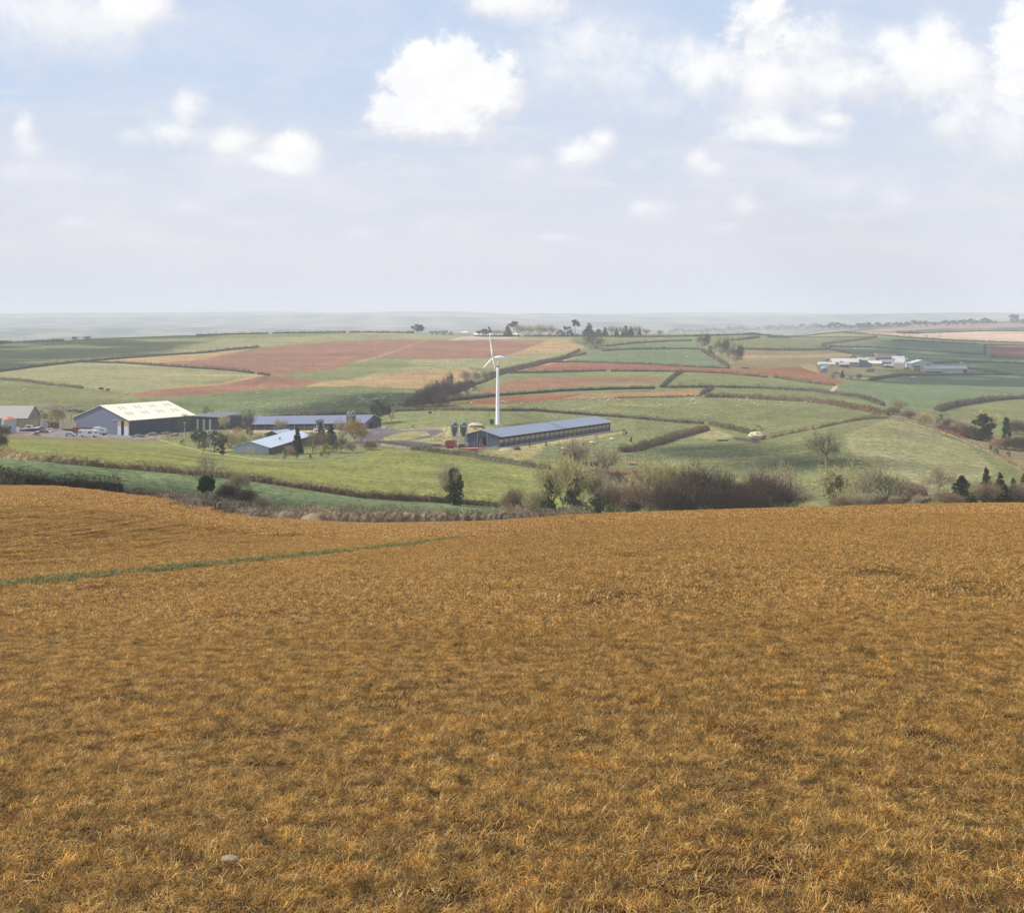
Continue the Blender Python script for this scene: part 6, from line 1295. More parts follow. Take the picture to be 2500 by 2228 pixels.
M_=MB(); M_.prism([(-1.9,.3),(1.9,.3),(1.9,.75),(1.2,.88),(.55,1.4),(-1.1,1.4),(-1.75,.9),(-1.9,.8)],-.8,.8,srgb(200,208,216,.85)); part(M_,'body','paint',t)
M_=MB(); M_.prism([(-1.45,.93),(.95,.93),(.5,1.32),(-1.05,1.32)],-.82,-.805,DARK); part(M_,'window','glass',t)
for x in (-1.2,1.2):
    for y in (-.75,.75): M_=MB(); M_.tube((x,y-.08,.3),(x,y+.08,.3),.3,.3,DARK,12); part(M_,'wheel','matte',t)
def container(u,y,wpx,hpx,col,label,Dmin,turn=0,dm=2.4):
    p=gp(u,y,Dmin); k=p.y/F; w=wpx*k; h=hpx*k; t=thing('container',label,'container',p,turn); M_=MB(); M_.box(-w/2,w/2,0,dm,.0,h,col)
    n=int(w/.35)
    for i in range(n): M_.box(-w/2+w*i/n,-w/2+w*i/n+.15,-.05,0,.1,h-.1,C(col,.85))
    part(M_,'body','paint',t); M_=MB(); M_.box(-w/2-.05,w/2+.05,-.08,dm+.05,h,h+.12,C(col,.6)); part(M_,'top_frame','paint',t); M_=MB(); M_.box(w/2,w/2+.06,.1,dm-.1,.1,h-.1,C(col,.75)); part(M_,'door','paint',t)
container(190,1058,26,14,RUST,'rusty red-brown container behind the motorhome',500)
container(209,1055,18,13,srgb(84,60,56,.7),'dark brown container between the rusty one and the barn',505)
container(1127,1096,14,11,srgb(128,86,72,.75),'small brown container under the right-hand silo',430,dm=3)
# orange machinery
OR=srgb(236,92,50,1.0)
p=gp(1101,1094,430); k=p.y/F; t=thing('farm_trailer','tall red open-topped livestock trailer in front of the silos','trailer',p,R(-12))
M_=MB(); w=24*k; h=17*k
M_.box(-w/2,w/2,-1.2,1.2,.5,.7,srgb(190,72,60,.8)); part(M_,'floor','paint',t)
for y0 in (-1.2,1.15):
    M_=MB()
    for j in range(5): M_.box(-w/2,w/2,y0,y0+.05,.7+j*h*.17,.7+j*h*.17+h*.13,srgb(196,76,62,.82))
    for j in range(6): x=-w/2+w*j/5-.05; M_.box(x,x+.1,y0-.05,y0+.1,.5,h,srgb(176,60,50,.8))
    part(M_,'side_boards','paint',t)
M_=MB(); M_.box(w/2-.05,w/2,-1.15,1.15,.7,h*.8,srgb(214,110,96,.82)); M_.box(-w/2,-w/2+.05,-1.15,1.15,.7,h*.8,srgb(186,70,58,.82)); part(M_,'end_boards','paint',t)
for x in (-w*.2,w*.15):
    for y in (-1.1,1.1): M_=MB(); M_.tube((x,y-.1,.4),(x,y+.1,.4),.4,.4,DARK,12); part(M_,'wheel','matte',t)
p=gp(1158,1101,425); k=p.y/F; t=thing('low_loader_trailer','orange low-loader trailer with three axles and upright ramps','trailer',p,R(-3))
M_=MB(); M_.box(-4.6,3.0,-1.1,1.1,.75,1.0,OR); M_.prism([(-5.6,.85),(-4.6,.75),(-4.6,1.0),(-5.6,.95)],-.3,.3,OR); part(M_,'deck','paint',t)
for x in (-1.2,-.2,.8):
    for y in (-1.0,1.0): M_=MB(); M_.tube((x,y-.12,.42),(x,y+.12,.42),.42,.42,DARK,14); wl=part(M_,'wheel','matte',t); M_=MB(); M_.tube((x,y-.14,.42),(x,y+.14,.42),.2,.2,WHITE,10); part(M_,'rim','paint',wl)
for x in (1.7,2.9):
    M_=MB()
    for y in (-.95,-.3,.3,.95): M_.box(x-.08,x+.08,y-.06,y+.06,.9,2.3,OR)
    for z in (1.1,1.5,1.9,2.2): M_.box(x-.06,x+.06,-.95,.95,z,z+.12,OR)
    part(M_,'ramp','paint',t)
for u,y,w_,lab in [(1064,1087,26,'flat stack of orange gates lying left of the red trailer')]:
    p=gp(u,y,430); t=thing('gate_stack',lab,'gates',p,R(3)); 
    for j in range(4): M_=MB(); M_.box(-1.9+j*.1,1.8+j*.12,-.6,.6,.05+j*.14,.12+j*.14,srgb(206,96,66,.82)); part(M_,'gate','paint',t)
box_thing('concrete_block','pale concrete block platform under the silos','platform',1120,1089,18,6,2.2,CONC,430,[('step',.1,.3,0,.4,.4,CONC)],mat='matte')
# ruined tank, roller, flatbed, hen shelters, red trailer
p=gp(1850,1077,520); k=p.y/F; t=thing('ruined_tank','collapsed pale green tank with rusty top beside the round bush','ruined tank',p,R(-10))
M_=MB(); M_.blob((-.4,0,1.5),(3.3,2.0,1.6),srgb(214,204,162,.85),.14,16,9,4); part(M_,'shell','matte',t)
M_=MB(); M_.blob((.2,-.2,2.1),(2.3,1.5,1.15),srgb(206,166,140,.85),.2,10,6,5); part(M_,'rusted_top','matte',t)
M_=MB()
for j in range(26):
    a=random.uniform(-.3,1.2); M_.tube((1.4+random.uniform(-.3,1.0),random.uniform(-1.6,1.2),random.uniform(.1,.8)),(2.0+random.uniform(-.2,1.6),random.uniform(-2,1.4),random.uniform(.0,1.8)),.07,.05,jitc(srgb(120,100,88,.75),.4),4)
part(M_,'debris','matte',t)
M_=MB(); M_.tube((.5,-.2,3.2),(3.9,-.6,2.4),.09,.09,srgb(214,206,190,.85),5); M_.tube((-2.6,-1.4,2.4),(1.2,-1.6,1.6),.06,.06,srgb(150,150,130,.8),5); part(M_,'pole','matte',t)
p=gp(1546,1135,380); t=thing('field_roller','rusty pink-red cylindrical field roller lying in the grass','roller',p,R(-12))
M_=MB(); M_.tube((-1.25,0,.42),(1.25,0,.42),.42,.42,srgb(190,120,96,.82),16); part(M_,'drum','paint',t); M_=MB(); M_.box(-1.35,-1.27,-.1,.9,.35,.5,RUST); M_.box(1.27,1.35,-.1,.9,.35,.5,RUST); M_.box(-1.35,1.35,.85,.95,.35,.5,RUST); part(M_,'frame','paint',t)
p=gp(1535,1124,380); t=thing('cattle_rack','rusty brown raised feeding rack on posts by the diagonal hedge','feeding rack',p,R(4))
M_=MB(); M_.box(-1.5,1.4,-.8,.8,1.65,1.8,srgb(150,100,84,.8)); M_.box(-1.5,1.4,-.8,.8,2.1,2.2,srgb(160,108,90,.8)); part(M_,'deck','paint',t)
for x in (-.6,.35,1.2): M_=MB(); M_.box(x-.06,x+.06,-.7,-.58,-.2,1.66,RUST); part(M_,'leg','paint',t)
box_thing('flat_trailer','low dark red flat trailer lying below the pale bank','trailer',1763,1077,24,4.5,2.2,srgb(128,84,80,.78),500,[('tarpaulin',.05,.3,.3,1.05,.05,srgb(90,100,150,.8))],turn=R(8))
for u,y,w_,lab in [(1447,1083,17,'low white-topped hen shelter, middle of three in the orchard grass'),(1496,1074,16,'low white-topped hen shelter, farthest right of three in the orchard grass'),(1375,1098,12,'low white-topped hen shelter beside the ivy column')]:
    p=gp(u,y,440); k=p.y/F; t=thing('hen_shelter',lab,'hen shelter',p,R(10)); w=w_*k
    M_=MB(); M_.prism([(-w/2,.55),(w/2,.55),(0,.85)],-.9,.9,WHITE); part(M_,'top','paint',t)
    for sx in (-.4,.4):
        for sy in (-.75,.75): M_=MB(); M_.box(sx*w-.04,sx*w+.04,sy-.04,sy+.04,-.1,.56,GALV); part(M_,'leg','metal_sheet',t)
for x_,(u,y,w_,lab,c) in enumerate([(1749,1028,20,'pale sleeping trough line at the gateway above the diagonal hedge',WHITE)]):
    box_thing('trough','long pale feed trough at the gateway above the pale bank','trough',u-6,y,17,2,.7,CONC,560,[('rim',0,1,.8,1,.05,WHITE)],mat='matte')
box_thing('farm_gate','white gate posts piled beside the holly in the right valley','gate',2296,1031,15,5,.3,WHITE,540,[('rail',0,1,.2,.35,.1,WHITE)],mat='matte')
box_thing('parked_van','white vehicle roof glimpsed left of the broad pine','van',2316,1212,14,7,2,WHITE,270,[('window',.1,.9,.5,.85,.03,srgb(150,180,220,.8))])
box_thing('gas_tank','white tank near the dark evergreen in the yard before the back poultry house','tank',936,1048,12,5,1.2,WHITE,560,[('lid',.4,.6,.95,1.2,-.2,WHITE)])
box_thing('fertiliser_bag','yellow sack standing beside the white tank','sack',924,1047,5,4,.8,srgb(232,206,130,.85),555,[('tie',.4,.6,.95,1.15,-.2,WHITE)])
box_thing('rubble_block','pale block lying by the track near the red trailer','block',1073,1075,8,3,1,CONC,450,[('edge',.0,.2,0,.8,.1,WHITE)],mat='stone')
# fences
def fence(label, pts, hp, colp, gap, wire=2, Dmin=None, rail=None, name='fence', post_r=.06, postparts=True):
    P_=[];
    for (u0,y0),(u1,y1) in zip(pts[:-1],pts[1:]):
        n=max(1,int(math.hypot(u1-u0,y1-y0)/4)); P_+=[(u0+(u1-u0)*i/n,y0+(y1-y0)*i/n) for i in range(n)]
    P_.append(pts[-1]); W=[gp(a,b,Dmin) for a,b in P_]
    q=[W[0]]; acc_=0
    for a,b in zip(W[:-1],W[1:]):
        d=(b-a).length
        while acc_+d>=gap: f=(gap-acc_)/d; a=a+(b-a)*f; a.z=gnd(a.x,a.y); q.append(a.copy()); d=(b-a).length; acc_=0
        acc_+=d
    o0=q[0].copy(); t=thing(name,label,'fence',o0)
    for j,a in enumerate(q[:100]):
        M_=MB(); b=a-o0; M_.box(b.x-post_r,b.x+post_r,b.y-post_r,b.y+post_r,b.z-.2,b.z+hp*random.uniform(.92,1.08),colp); part(M_,'post','matte',t)
    M_=MB()
    for a,b in zip(q[:-1],q[1:]):
        for j in range(wire):
            z=hp*(.45+.5*j/max(1,wire-1)); r_=rail or .015; M_.tube(a-o0+Vector((0,0,z)),b-o0+Vector((0,0,z)),r_,r_,GALV if not rail else colp,4,cap=False)
    part(M_,'wires' if not rail else 'rails','metal_sheet' if not rail else 'matte',t)
    return t
fence('white post and rail fence with a concrete base left of the green hedge',[(905,1090),(925,1091),(960,1096),(1000,1101),(1012,1101)],1.3,srgb(226,214,196,.88),2.4,3,rail=.06)
fence('post and wire fence along the foot of the clipped green hedge',[(1012,1104),(1080,1110),(1135,1117),(1213,1131),(1300,1145)],1.2,WOOD,4.0,3)
fence('white electric tape fence curving round the garden clump',[(388,1074),(420,1086),(460,1096),(500,1106),(560,1115),(640,1124),(725,1129),(780,1129),(830,1117),(880,1104),(905,1098)],.85,srgb(220,214,196,.85),9,1,rail=.05,name='electric_fence',post_r=.04)
fence('post and wire fence running behind the track to the silos',[(940,1046),(1000,1048),(1050,1047),(1085,1050)],1.3,WOOD,4.5,3,Dmin=520)
fence('short pale post fence beside the two big silos',[(1050,1080),(1070,1072),(1085,1062),(1092,1048)],1.3,WOOD,3.2,3,Dmin=440)
fence('post and wire fence on the right brow of the near pasture',[(2166,1017),(2210,1026),(2251,1038),(2290,1051),(2330,1063),(2370,1081),(2410,1098)],1.2,WOOD,7,3,Dmin=360)
fence('pale rail fence crossing the turbine field towards the transformer',[(1100,1036),(1150,1030),(1195,1028)],1.1,WOOD,5,2,Dmin=530)
fence('pale gate rails at the near corner of the poultry house',[(1183,1098),(1200,1099),(1216,1096)],1.3,srgb(206,196,178,.85),1.6,3,Dmin=430,rail=.05)
# poles
for u,y,h,lab in [(280,873,14,'tallest pale pole on the left hill hedge'),(135,889,15,'pale pole farther left on the hill hedge'),(1253,857,15,'thin dark pole in the large red field right of the rotor'),(1299,865,16,'thin dark pole at the edge of the orange-tan field'),(1684,890,14,'pale pole at the lower edge of the blue-green field'),(1727,890,22,'taller pale pole beside the hedge under the wind-blown trees'),(1911,870,18,'pale pole in the brown-tan field'),(1905,938,20,'pale pole beside the lower red strip hedge'),(2117,875,16,'pale pole left of the stone farmhouse'),(1526,842,9,'small pale pole between the two middle hill hedges')]:
    p=gp(u,y,850); k=p.y/F; t=thing('utility_pole',lab,'pole',p,group='poles across the hill'); M_=MB(); M_.tube((0,0,-.5),(0,0,h*k),.16,.12,srgb(190,182,168,.8),6); part(M_,'pole','matte',t)
    M_=MB(); M_.box(-.9,.9,-.06,.06,h*k-.9,h*k-.75,srgb(150,140,126,.8)); part(M_,'crossarm','matte',t)
p=gp(852,1088,450); k=p.y/F; t=thing('yard_light','tall white yard light pole before the two tall silos','lamp post',p); M_=MB(); M_.tube((0,0,-.3),(0,0,80*k),.09,.07,WHITE,8); part(M_,'pole','paint',t); M_=MB(); M_.box(-.5,.3,-.15,.15,80*k,80*k+.2,WHITE); part(M_,'lamp_head','paint',t)
p=gp(451,1070,480); k=p.y/F; t=thing('yard_light','pale yard lamp pole inside the willowy tree by the barn','lamp post',p); M_=MB(); M_.tube((0,0,-.3),(0,0,38*k),.08,.06,WHITE,8); part(M_,'pole','paint',t); M_=MB(); M_.box(-.5,.3,-.12,.12,38*k,38*k+.18,WHITE); part(M_,'lamp_head','paint',t)

# ------------------------------------------------------------------ sheep and cattle
def animal_mesh(name, colr, headc):
    me=bpy.data.meshes.new('skel'); V=[(0,0,.62),(.28,0,.66),(.50,0,.72),(.62,0,.80),(.78,0,.72),(-.30,0,.64),(-.50,0,.62),(-.60,0,.52),
       (.34,.14,.42),(.34,.14,.02),(.34,-.14,.42),(.34,-.14,.02),(-.40,.14,.40),(-.42,.14,.02),(-.40,-.14,.40),(-.42,-.14,.02)]
    E=[(0,1),(1,2),(2,3),(3,4),(0,5),(5,6),(6,7),(1,8),(8,9),(1,10),(10,11),(5,12),(12,13),(5,14),(14,15)]
    me.from_pydata(V,E,[]); o=bpy.data.objects.new('x',me); COL.objects.link(o)
    m=o.modifiers.new('s','SKIN'); rad=[.30,.27,.16,.12,.07,.29,.22,.06,.08,.04,.08,.04,.09,.04,.09,.04]
    for i,r_ in enumerate(rad): me.skin_vertices[0].data[i].radius=(r_,r_)
    me.skin_vertices[0].data[0].use_root=True
    o.modifiers.new('ss','SUBSURF').levels=1
    ev=o.evaluated_get(bpy.context.evaluated_depsgraph_get()); m2=bpy.data.meshes.new_from_object(ev); bpy.data.objects.remove(o)
    ca=m2.color_attributes.new('Col','FLOAT_COLOR','POINT')
    for i,v in enumerate(m2.vertices): ca.data[i].color=(*(headc if v.co.x>.6 or v.co.z<.28 else colr),1)
    m2.materials.clear(); m2.materials.append(MAT['wool']); m2.name=name
    m2.polygons.foreach_set('use_smooth',[True]*len(m2.polygons)); return m2
sheep_me=animal_mesh('sheep',srgb(222,206,172,.8),srgb(200,186,158,.75)); cow_me=animal_mesh('cow',srgb(76,62,54,.7),srgb(60,50,46,.7))
def flock(lst, label, group, Dmin, s=1.0, me=sheep_me, name='sheep', cat='sheep'):
    for u,y in lst:
        p=gp(u,y,Dmin); o=bpy.data.objects.new(name,me); COL.objects.link(o); o.location=p; o.rotation_euler=(0,0,random.choice((0,math.pi))+random.uniform(-.7,.7)); k=s*random.uniform(.85,1.15); o.scale=(k,k,k); tag(o,label,cat,group)
def scat(n, poly, seed):
    r=random.Random(seed); us=[a for a,_ in poly]; ys=[b for _,b in poly]; out=[]
    while len(out)<n:
        u=r.uniform(min(us),max(us)); y=r.uniform(min(ys),max(ys))
        if inside(poly,np.array([u]),np.array([y]))[0]: out.append((u,y))
    return out
def cr(pts,ox,oy,s): return [(ox+a/s,oy+b/s) for a,b in pts]
near_sheep=cr([(125,142),(350,128),(944,105),(985,97),(1013,76),(710,78),(1305,75),(1330,100),(1425,178),(1530,182),(1845,175),(1870,165),(1908,148),(1980,172),(1088,110),(1204,105),(1163,70),(668,85)],1250,960,5.105)+cr([(545,42),(670,45),(763,48),(577,80),(630,85),(650,83),(487,140),(615,135),(677,130),(1012,75),(1053,85),(1120,77),(1160,88),(1250,67),(1240,93),(1265,127),(1323,127),(1134,150),(1362,155),(1393,147),(1440,70),(1448,97),(1562,146),(1628,118),(1655,80),(1893,112),(1620,77),(400,153),(300,148)],1550,960,4.538)
flock(near_sheep,'cream sheep grazing in the sheep field behind the long poultry house','sheep in the field beyond the poultry house',640,1.1)
flock([(1151,987),(1228,984),(1236,987),(1275,989)],'cream sheep near the turbine tower in the strip beyond the hedge','sheep beside the turbine tower',620,1.35)
flock([(1722,1021),(1724,1026)],'pair of cream sheep standing at the field gateway','pair of sheep at the gateway',600,1.6)
flock(cr([(340,97),(425,105),(460,95),(470,115),(452,120),(445,155),(628,57),(705,57),(745,57),(825,103),(925,145),(1115,50),(1045,93),(1155,108),(1135,125),(1205,127),(1245,112),(1297,130),(1340,128),(1380,135),(1355,108),(1565,63),(1613,97),(1655,80),(1760,72),(1790,117),(1805,120),(1940,92),(1580,137),(1583,165),(1485,125),(1250,38),(222,243),(315,232),(490,253),(588,248),(628,247),(525,292),(700,277),(787,292),(820,290),(852,282),(885,278),(925,280),(900,232),(975,250),(998,240),(1000,255),(1005,265),(1045,240),(990,292),(1088,296),(1395,232),(1438,272),(1410,243),(1832,235),(1860,200),(1988,215),(2033,262)],540,940,5.105),'tiny white sheep dotted over the green slope above the back poultry house','sheep on the slope above the back poultry house',640,.95)
flock(scat(26,[(1215,888),(1300,868),(1420,858),(1400,868),(1320,880),(1240,894)],4)+scat(22,[(1080,905),(1140,885),(1210,880),(1200,900),(1120,905)],5)+scat(20,[(990,905),(1080,880),(1120,876),(1100,896),(1010,908)],6),'tiny white sheep in the pale field above the lane hedges','sheep above the lane hedges',820,.95)
flock(scat(16,[(1240,865),(1330,845),(1410,840),(1410,852),(1300,862)],7),'tiny white sheep in the orange-tan field below the skyline','sheep in the orange-tan field',1000,1.3)
flock(scat(14,[(1000,960),(905,985),(870,990),(880,965),(930,950)],8),'tiny white sheep on the dark slope left of the hill copse','sheep left of the hill copse',640,1.3)
flock(scat(10,[(1400,876),(1900,845),(1900,890),(1800,880)],9)+scat(6,[(640,835),(1000,815),(1000,825),(700,842)],10),'single white sheep dots in the high hill fields','sheep in the high hill fields',900,1.3)
flock([(247,954),(263,956)],'dark brown cow standing in the left pasture, one of two','cows in the left pasture',640,1.9,cow_me,'cow','cow')
flock([(976,992),(960,993),(1050,1011)],'small black cow near the hedge left of the hill copse','black cows near the copse',560,1.3,cow_me,'cow','cow')
for u,y,lab in [(61,955,'white sheep alone high in the left pasture'),(308,965,'pale sheep at the tip of the lower red field'),(543,868,'white sheep alone at the edge of the large red field')]: flock([(u,y)],lab,None,640,1.5)

# ------------------------------------------------------------------ dead sprayed grass on the field
PAL = np.array([srgb(212,170,104,.95), srgb(198,140,62,.95), srgb(190,152,66,.92), srgb(140,98,52,.85), srgb(226,198,146,.95), srgb(172,112,54,.9), srgb(110,84,50,.8), srgb(206,156,74,.95)])
PAL = PAL * np.array([.93, .925, .83])
PGR = np.array([srgb(120,126,70,.8), srgb(100,110,60,.75), srgb(142,136,78,.8), srgb(176,146,82,.85)])
def grass_patch(name, rad, n, w, lo, hi, seed, pal, clumps, prob=None):
    r = np.random.default_rng(seed)
    cc = r.uniform(-rad, rad, (clumps, 2)); ck = r.random(clumps) * .5 + .75; cd = r.uniform(0, 6.28, clumps)
    k = r.integers(0, clumps, n); spread = r.random(n) < .52
    bx = np.where(spread, r.uniform(-rad, rad, n), cc[k, 0] + r.normal(0, rad * .10, n)); by = np.where(spread, r.uniform(-rad, rad, n), cc[k, 1] + r.normal(0, rad * .10, n))
    az_ = np.where(spread, r.uniform(0, 6.28, n), np.arctan2(by - cc[k, 1], bx - cc[k, 0]) + r.normal(0, .6, n)); az_ = np.where(r.random(n) < .3, cd[k] + r.normal(0, .4, n), az_)
    lean = np.where(spread, r.uniform(1.2, 1.54, n), r.uniform(.6, 1.5, n)); L = r.uniform(lo, hi, n) * np.where(spread, .9, ck[k])
    d1 = np.stack([np.cos(az_) * np.sin(lean * .75), np.sin(az_) * np.sin(lean * .75), np.cos(lean * .75)], 1)
    d2 = np.stack([np.cos(az_) * np.sin(np.minimum(lean * 1.25, 1.62)), np.sin(az_) * np.sin(np.minimum(lean * 1.25, 1.62)), np.cos(np.minimum(lean * 1.25, 1.62))], 1)
    p0 = np.stack([bx, by, np.where(spread, r.uniform(.0, lo * .5, n), -.005)], 1); p1 = p0 + d1 * (L * .5)[:, None]; p2 = p1 + d2 * (L * .5)[:, None]
    tw = az_ + r.normal(0, .5, n) + math.pi / 2; s_ = np.stack([np.cos(tw), np.sin(tw), r.normal(0, .2, n)], 1) * w * r.uniform(.6, 1.4, n)[:, None]
    V = np.stack([p0 - s_ * .5, p0 + s_ * .5, p1 + s_ * .45, p1 - s_ * .45, p2 + s_ * .12, p2 - s_ * .12], 1).reshape(-1, 3)
    b = np.arange(n)[:, None] * 6; Fq = np.concatenate([b + [0, 1, 2, 3], b + [3, 2, 4, 5]], 0)
    pr = prob or [.20, .20, .12, .16, .10, .10, .07, .05]; c = pal[r.choice(len(pal), n, p=pr)] * r.uniform(.75, 1.25, n)[:, None]
    cl = np.where(spread, 1, .8 + .45 * ck[k] - .1)[:, None]
    me_o = quick_mesh(name, V, Fq, np.concatenate([c * cl, c * cl], 0), 'grass_blade', domain='CORNER')
    COL.objects.unlink(me_o); return me_o
def scatter(name, pts, nrm, scl, coll, matn='grass_blade'):
    me = bpy.data.meshes.new(name); me.vertices.add(len(pts)); me.vertices.foreach_set('co', pts.astype(np.float32).ravel())
    a = me.attributes.new('rot', 'FLOAT_VECTOR', 'POINT'); a.data.foreach_set('vector', nrm.astype(np.float32).ravel())
    a = me.attributes.new('scl', 'FLOAT_VECTOR', 'POINT'); a.data.foreach_set('vector', scl.astype(np.float32).ravel())
    o = bpy.data.objects.new(name, me); COL.objects.link(o)
    ng = bpy.data.node_groups.new(name, 'GeometryNodeTree'); ng.interface.new_socket('Geometry', in_out='INPUT', socket_type='NodeSocketGeometry'); ng.interface.new_socket('Geometry', in_out='OUTPUT', socket_type='NodeSocketGeometry')
    gi = ng.nodes.new('NodeGroupInput'); go = ng.nodes.new('NodeGroupOutput'); ip = ng.nodes.new('GeometryNodeInstanceOnPoints'); ci = ng.nodes.new('GeometryNodeCollectionInfo')
    ci.inputs['Collection'].default_value = coll; ci.inputs['Separate Children'].default_value = True; ci.inputs['Reset Children'].default_value = True
    def na(nm):
        x = ng.nodes.new('GeometryNodeInputNamedAttribute'); x.data_type = 'FLOAT_VECTOR'; x.inputs['Name'].default_value = nm; return x.outputs['Attribute']
    rnd = ng.nodes.new('FunctionNodeRandomValue'); rnd.data_type = 'INT'; rnd.inputs[4].default_value = 0; rnd.inputs[5].default_value = len(coll.objects) - 1
    er = ng.nodes.new('FunctionNodeEulerToRotation'); ng.links.new(na('rot'), er.inputs[0])
    ng.links.new(gi.outputs[0], ip.inputs['Points']); ng.links.new(ci.outputs[0], ip.inputs['Instance']); ip.inputs['Pick Instance'].default_value = True
    ng.links.new(rnd.outputs[2], ip.inputs['Instance Index']); ng.links.new(er.outputs[0], ip.inputs['Rotation']); ng.links.new(na('scl'), ip.inputs['Scale'])
    ng.links.new(ip.outputs[0], go.inputs[0]); md = o.modifiers.new('scatter', 'NODES'); md.node_group = ng
    return tag(o, kind='stuff')
def field_points(n, d0, d1, gap=0.0, halfw=.42):
    r = np.random.default_rng(int(d0 * 10) + n)
    y = np.sqrt(r.uniform(d0 * d0, d1 * d1, n)); x = r.uniform(-halfw, halfw, n) * np.maximum(y, 5)
    u = CX + F * x / np.maximum(y, 60); keep = (y < field_depth(u) - 1.2 - 5 * r.random(len(y)) * (y > 100))
    x, y = x[keep], y[keep]; z = Zt(x, y)
    e = .4; gx = (Zt(x + e, y) - Zt(x - e, y)) / (2 * e); gy = (Zt(x, y + e) - Zt(x, y - e)) / (2 * e)
    rot = np.stack([np.arctan(gy), -np.arctan(gx), r.uniform(0, 6.28, len(x))], 1)
    # the turn about z has to come first; tilt only along the world axes, so keep small turns in four steps
    k = r.integers(0, 4, len(x)) * math.pi / 2; rz = k
    rx = np.where(k == 0, np.arctan(gy), np.where(k == math.pi, -np.arctan(gy), np.where(k < 2, np.arctan(gx), -np.arctan(gx)))); ry = np.where(k == math.pi / 2, -np.arctan(gy), np.where(k > 4, np.arctan(gy), np.where(k < 1, -np.arctan(gx), np.arctan(gx))))
    rot = np.stack([rx, ry, rz], 1)
    return np.stack([x, y, z], 1), rot, r
def mk_coll(name, objs):
    c = bpy.data.collections.new(name); [c.objects.link(o) for o in objs]; return c
cA = mk_coll('tufts_close', [grass_patch('tuft', .34, 1000, .0026, .018, .072, 100 + i, PAL * np.array([.82, .80, .68]), 11) for i in range(9)])
cB = mk_coll('tufts_mid', [grass_patch('tuft', .75, 1000, .006, .03, .09, 200 + i, PAL * np.array([.92, .90, .80]), 18) for i in range(7)])
cC = mk_coll('tufts_far', [grass_patch('tuft', 1.6, 1100, .026, .04, .09, 300 + i, PAL, 22) for i in range(6)])
cG = mk_coll('tufts_green', [grass_patch('tuft', .42, 240, .012, .08, .20, 400 + i, PGR, 7, [.34,.26,.24,.16]) for i in range(5)])
for nm, coll, n, d0, d1, hw, zs in (('dead_grass', cA, 3600, 3.2, 19, .55, (1.0, 1.0)), ('dead_grass', cB, 5200, 17, 62, .43, (1.0, .9)), ('dead_grass', cC, 9000, 58, 188, .44, (1.0, .85))):
    pts, rot, r = field_points(n, d0, d1, 0, hw)
    uu_ = CX + F * pts[:, 0] / pts[:, 1]; pp_ = HY - F * pts[:, 2] / pts[:, 1]
    keep = ~(inside([(60,1192),(160,1204),(298,1222),(420,1232),(560,1252),(680,1268),(640,1270),(500,1262),(380,1243),(260,1226),(150,1212)], uu_, pp_) & (r.random(len(pts)) < .93))
    pts, rot = pts[keep], rot[keep]
    clump = (np.sin(pts[:, 0] * 1.7 + 2 * np.sin(pts[:, 1] * .9)) + np.sin(pts[:, 1] * 1.3 + pts[:, 0] * .6)) * .25
    k = r.uniform(.8, 1.2, len(pts)); hz = np.clip(k * (1 + clump * .5) * zs[1], .6, 1.15); scatter(nm, pts, rot, np.stack([k, k, hz], 1), coll)
# the green line of living grass left between two spray passes
line = [(-60,1436),(0,1429),(180,1413),(330,1397),(500,1380),(640,1367),(750,1356),(860,1345),(960,1334),(1080,1319),(1180,1308)]
def gfield(u, py):
    y = np.linspace(8, 60, 3000); x = (u - CX) / F * y; pr = HY + F * (-Zt(x, y)) / y; k = int(np.argmin(np.abs(pr - py))); return x[k], y[k]
G = np.array([gfield(a, b) for a, b in line]); s_ = np.concatenate([[0], np.cumsum(np.hypot(*np.diff(G, axis=0).T))]); r = np.random.default_rng(5)
q_ = r.uniform(0, s_[-1], 460); q_ = q_[(r.random(len(q_)) > (q_ / s_[-1]) * .65) & ((np.sin(q_ * 2.1) + np.sin(q_ * .8 + 1) + r.normal(0, .7, len(q_))) > -.9)]
gx_ = np.interp(q_, s_, G[:, 0]) + r.normal(0, .10, len(q_)); gy_ = np.interp(q_, s_, G[:, 1]) + r.normal(0, .18, len(q_))
pts = np.stack([gx_, gy_, Zt(gx_, gy_) + .01], 1); kk = r.uniform(.55, .95, len(pts)); scatter('green_grass', pts, np.stack([np.full(len(pts), -.1), np.zeros(len(pts)), r.integers(0, 4, len(pts)) * 0], 1), np.stack([kk, kk, kk], 1), cG)
# flints lying in the grass
def stone(u, y, wpx, label, colr, seed):
    yy = np.linspace(3.5, 60, 4000); x = (u - CX) / F * yy; pr = HY + F * (-Zt(x, yy)) / yy; k = int(np.argmin(np.abs(pr - y))); D = yy[k]; w = wpx / F * D
    M_ = MB(); M_.blob((0, 0, 0), (w/2, w*.36, w*.17), colr, .07, 16, 10, seed); o = M_.build('stone', 'stone', smooth=True); o.location = (x[k], D, gnd(x[k], D) + w*.06 + .016); o.rotation_euler = (.05, .12, .3); tag(o, label, 'stone')
stone(562, 2108, 47, 'smooth flat pale stone lying in the dead grass at the bottom left', srgb(176,150,118,.68), 3)

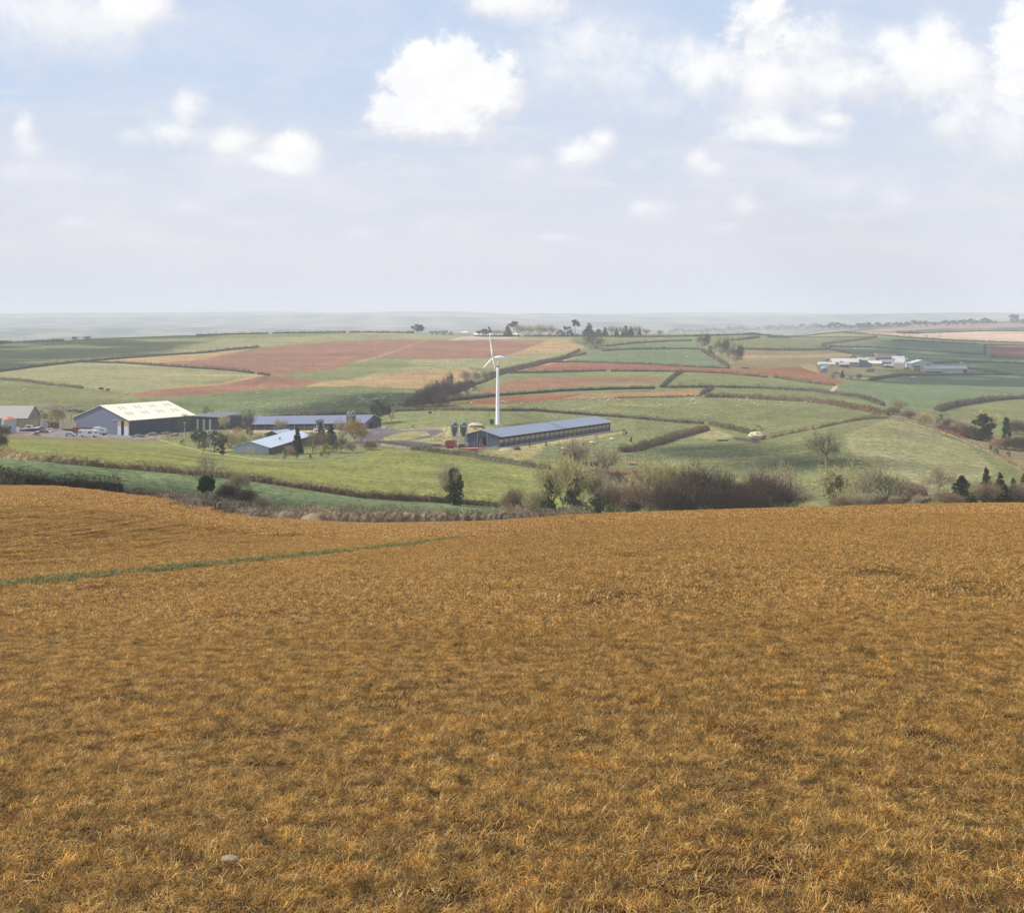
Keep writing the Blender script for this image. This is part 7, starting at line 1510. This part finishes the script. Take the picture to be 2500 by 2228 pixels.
# ------------------------------------------------------------------ unseen cumulus added sunward of the scene, placed so their shade falls on chosen ground
def shade_cloud(label, poly, Dmin, r_, alt, n, seed, Dmax=2600):
    r = random.Random(seed); us = [a for a, _ in poly]; ys = [b for _, b in poly]; pts = []
    tries = 0
    while len(pts) < n and tries < 6000:
        tries += 1; u = r.uniform(min(us), max(us)); y = r.uniform(min(ys), max(ys))
        if not inside(poly, np.array([u]), np.array([y]))[0]: continue
        p = gp(u, y, Dmin); pts.append(p)
    M_ = MB(); c = None
    for j, p in enumerate(pts):
        h = alt + r.uniform(-.25, .6) * r_; q_ = p + SUN_DIR * ((h - p.z) / SUN_DIR.z)
        if c is None: c = q_.copy()
        k = r_ * r.uniform(.35, 1.0); M_.blob(tuple(q_ - c), (k, k, k * .55), (1, 1, 1), .18, 12, 7, seed * 100 + j)
    o = M_.build('shade_cloud', 'shade_cloud_white', smooth=True); o.location = c; tag(o, label, 'shade_cloud')
attr_mat('shade_cloud_white', 1.0, ((.01, .02),), 0.0)
shade_cloud('broad unseen cumulus added to shade the left hill', [(-300,838),(0,838),(300,824),(520,818),(420,845),(250,868),(120,884),(0,900),(-300,905)], 1000, 42, 1500, 90, 1)
shade_cloud('small unseen cumulus added to shade the slope by the hill copse', [(700,1000),(830,985),(930,962),(1010,955),(990,985),(900,1003),(760,1010)], 640, 20, 1500, 40, 2)
shade_cloud('wide unseen cumulus added to shade the right-hand fields', [(2040,856),(2200,852),(2560,868),(2560,940),(2400,945),(2250,935),(2100,945),(2180,905),(2400,895),(2150,880)], 1000, 34, 1500, 110, 3)
shade_cloud('patch of unseen cumulus added to shade the far right hedges', [(2150,842),(2300,838),(2420,848),(2560,842),(2560,858),(2300,858)], 1400, 40, 1500, 30, 4)
shade_cloud('ragged unseen cumulus added to shade the near pasture', [(1560,1100),(1700,1075),(1850,1085),(2000,1108),(2060,1130),(2090,1160),(2000,1160),(1900,1140),(1720,1118),(1600,1120)], 400, 13, 1500, 60, 5)
shade_cloud('thin streak of unseen cumulus added to shade the blue-green strip', [(-60,1150),(150,1158),(400,1195),(700,1232),(1000,1250),(1250,1258),(1250,1264),(900,1262),(600,1248),(400,1222),(200,1185),(-60,1168)], 190, 7, 1500, 120, 6)
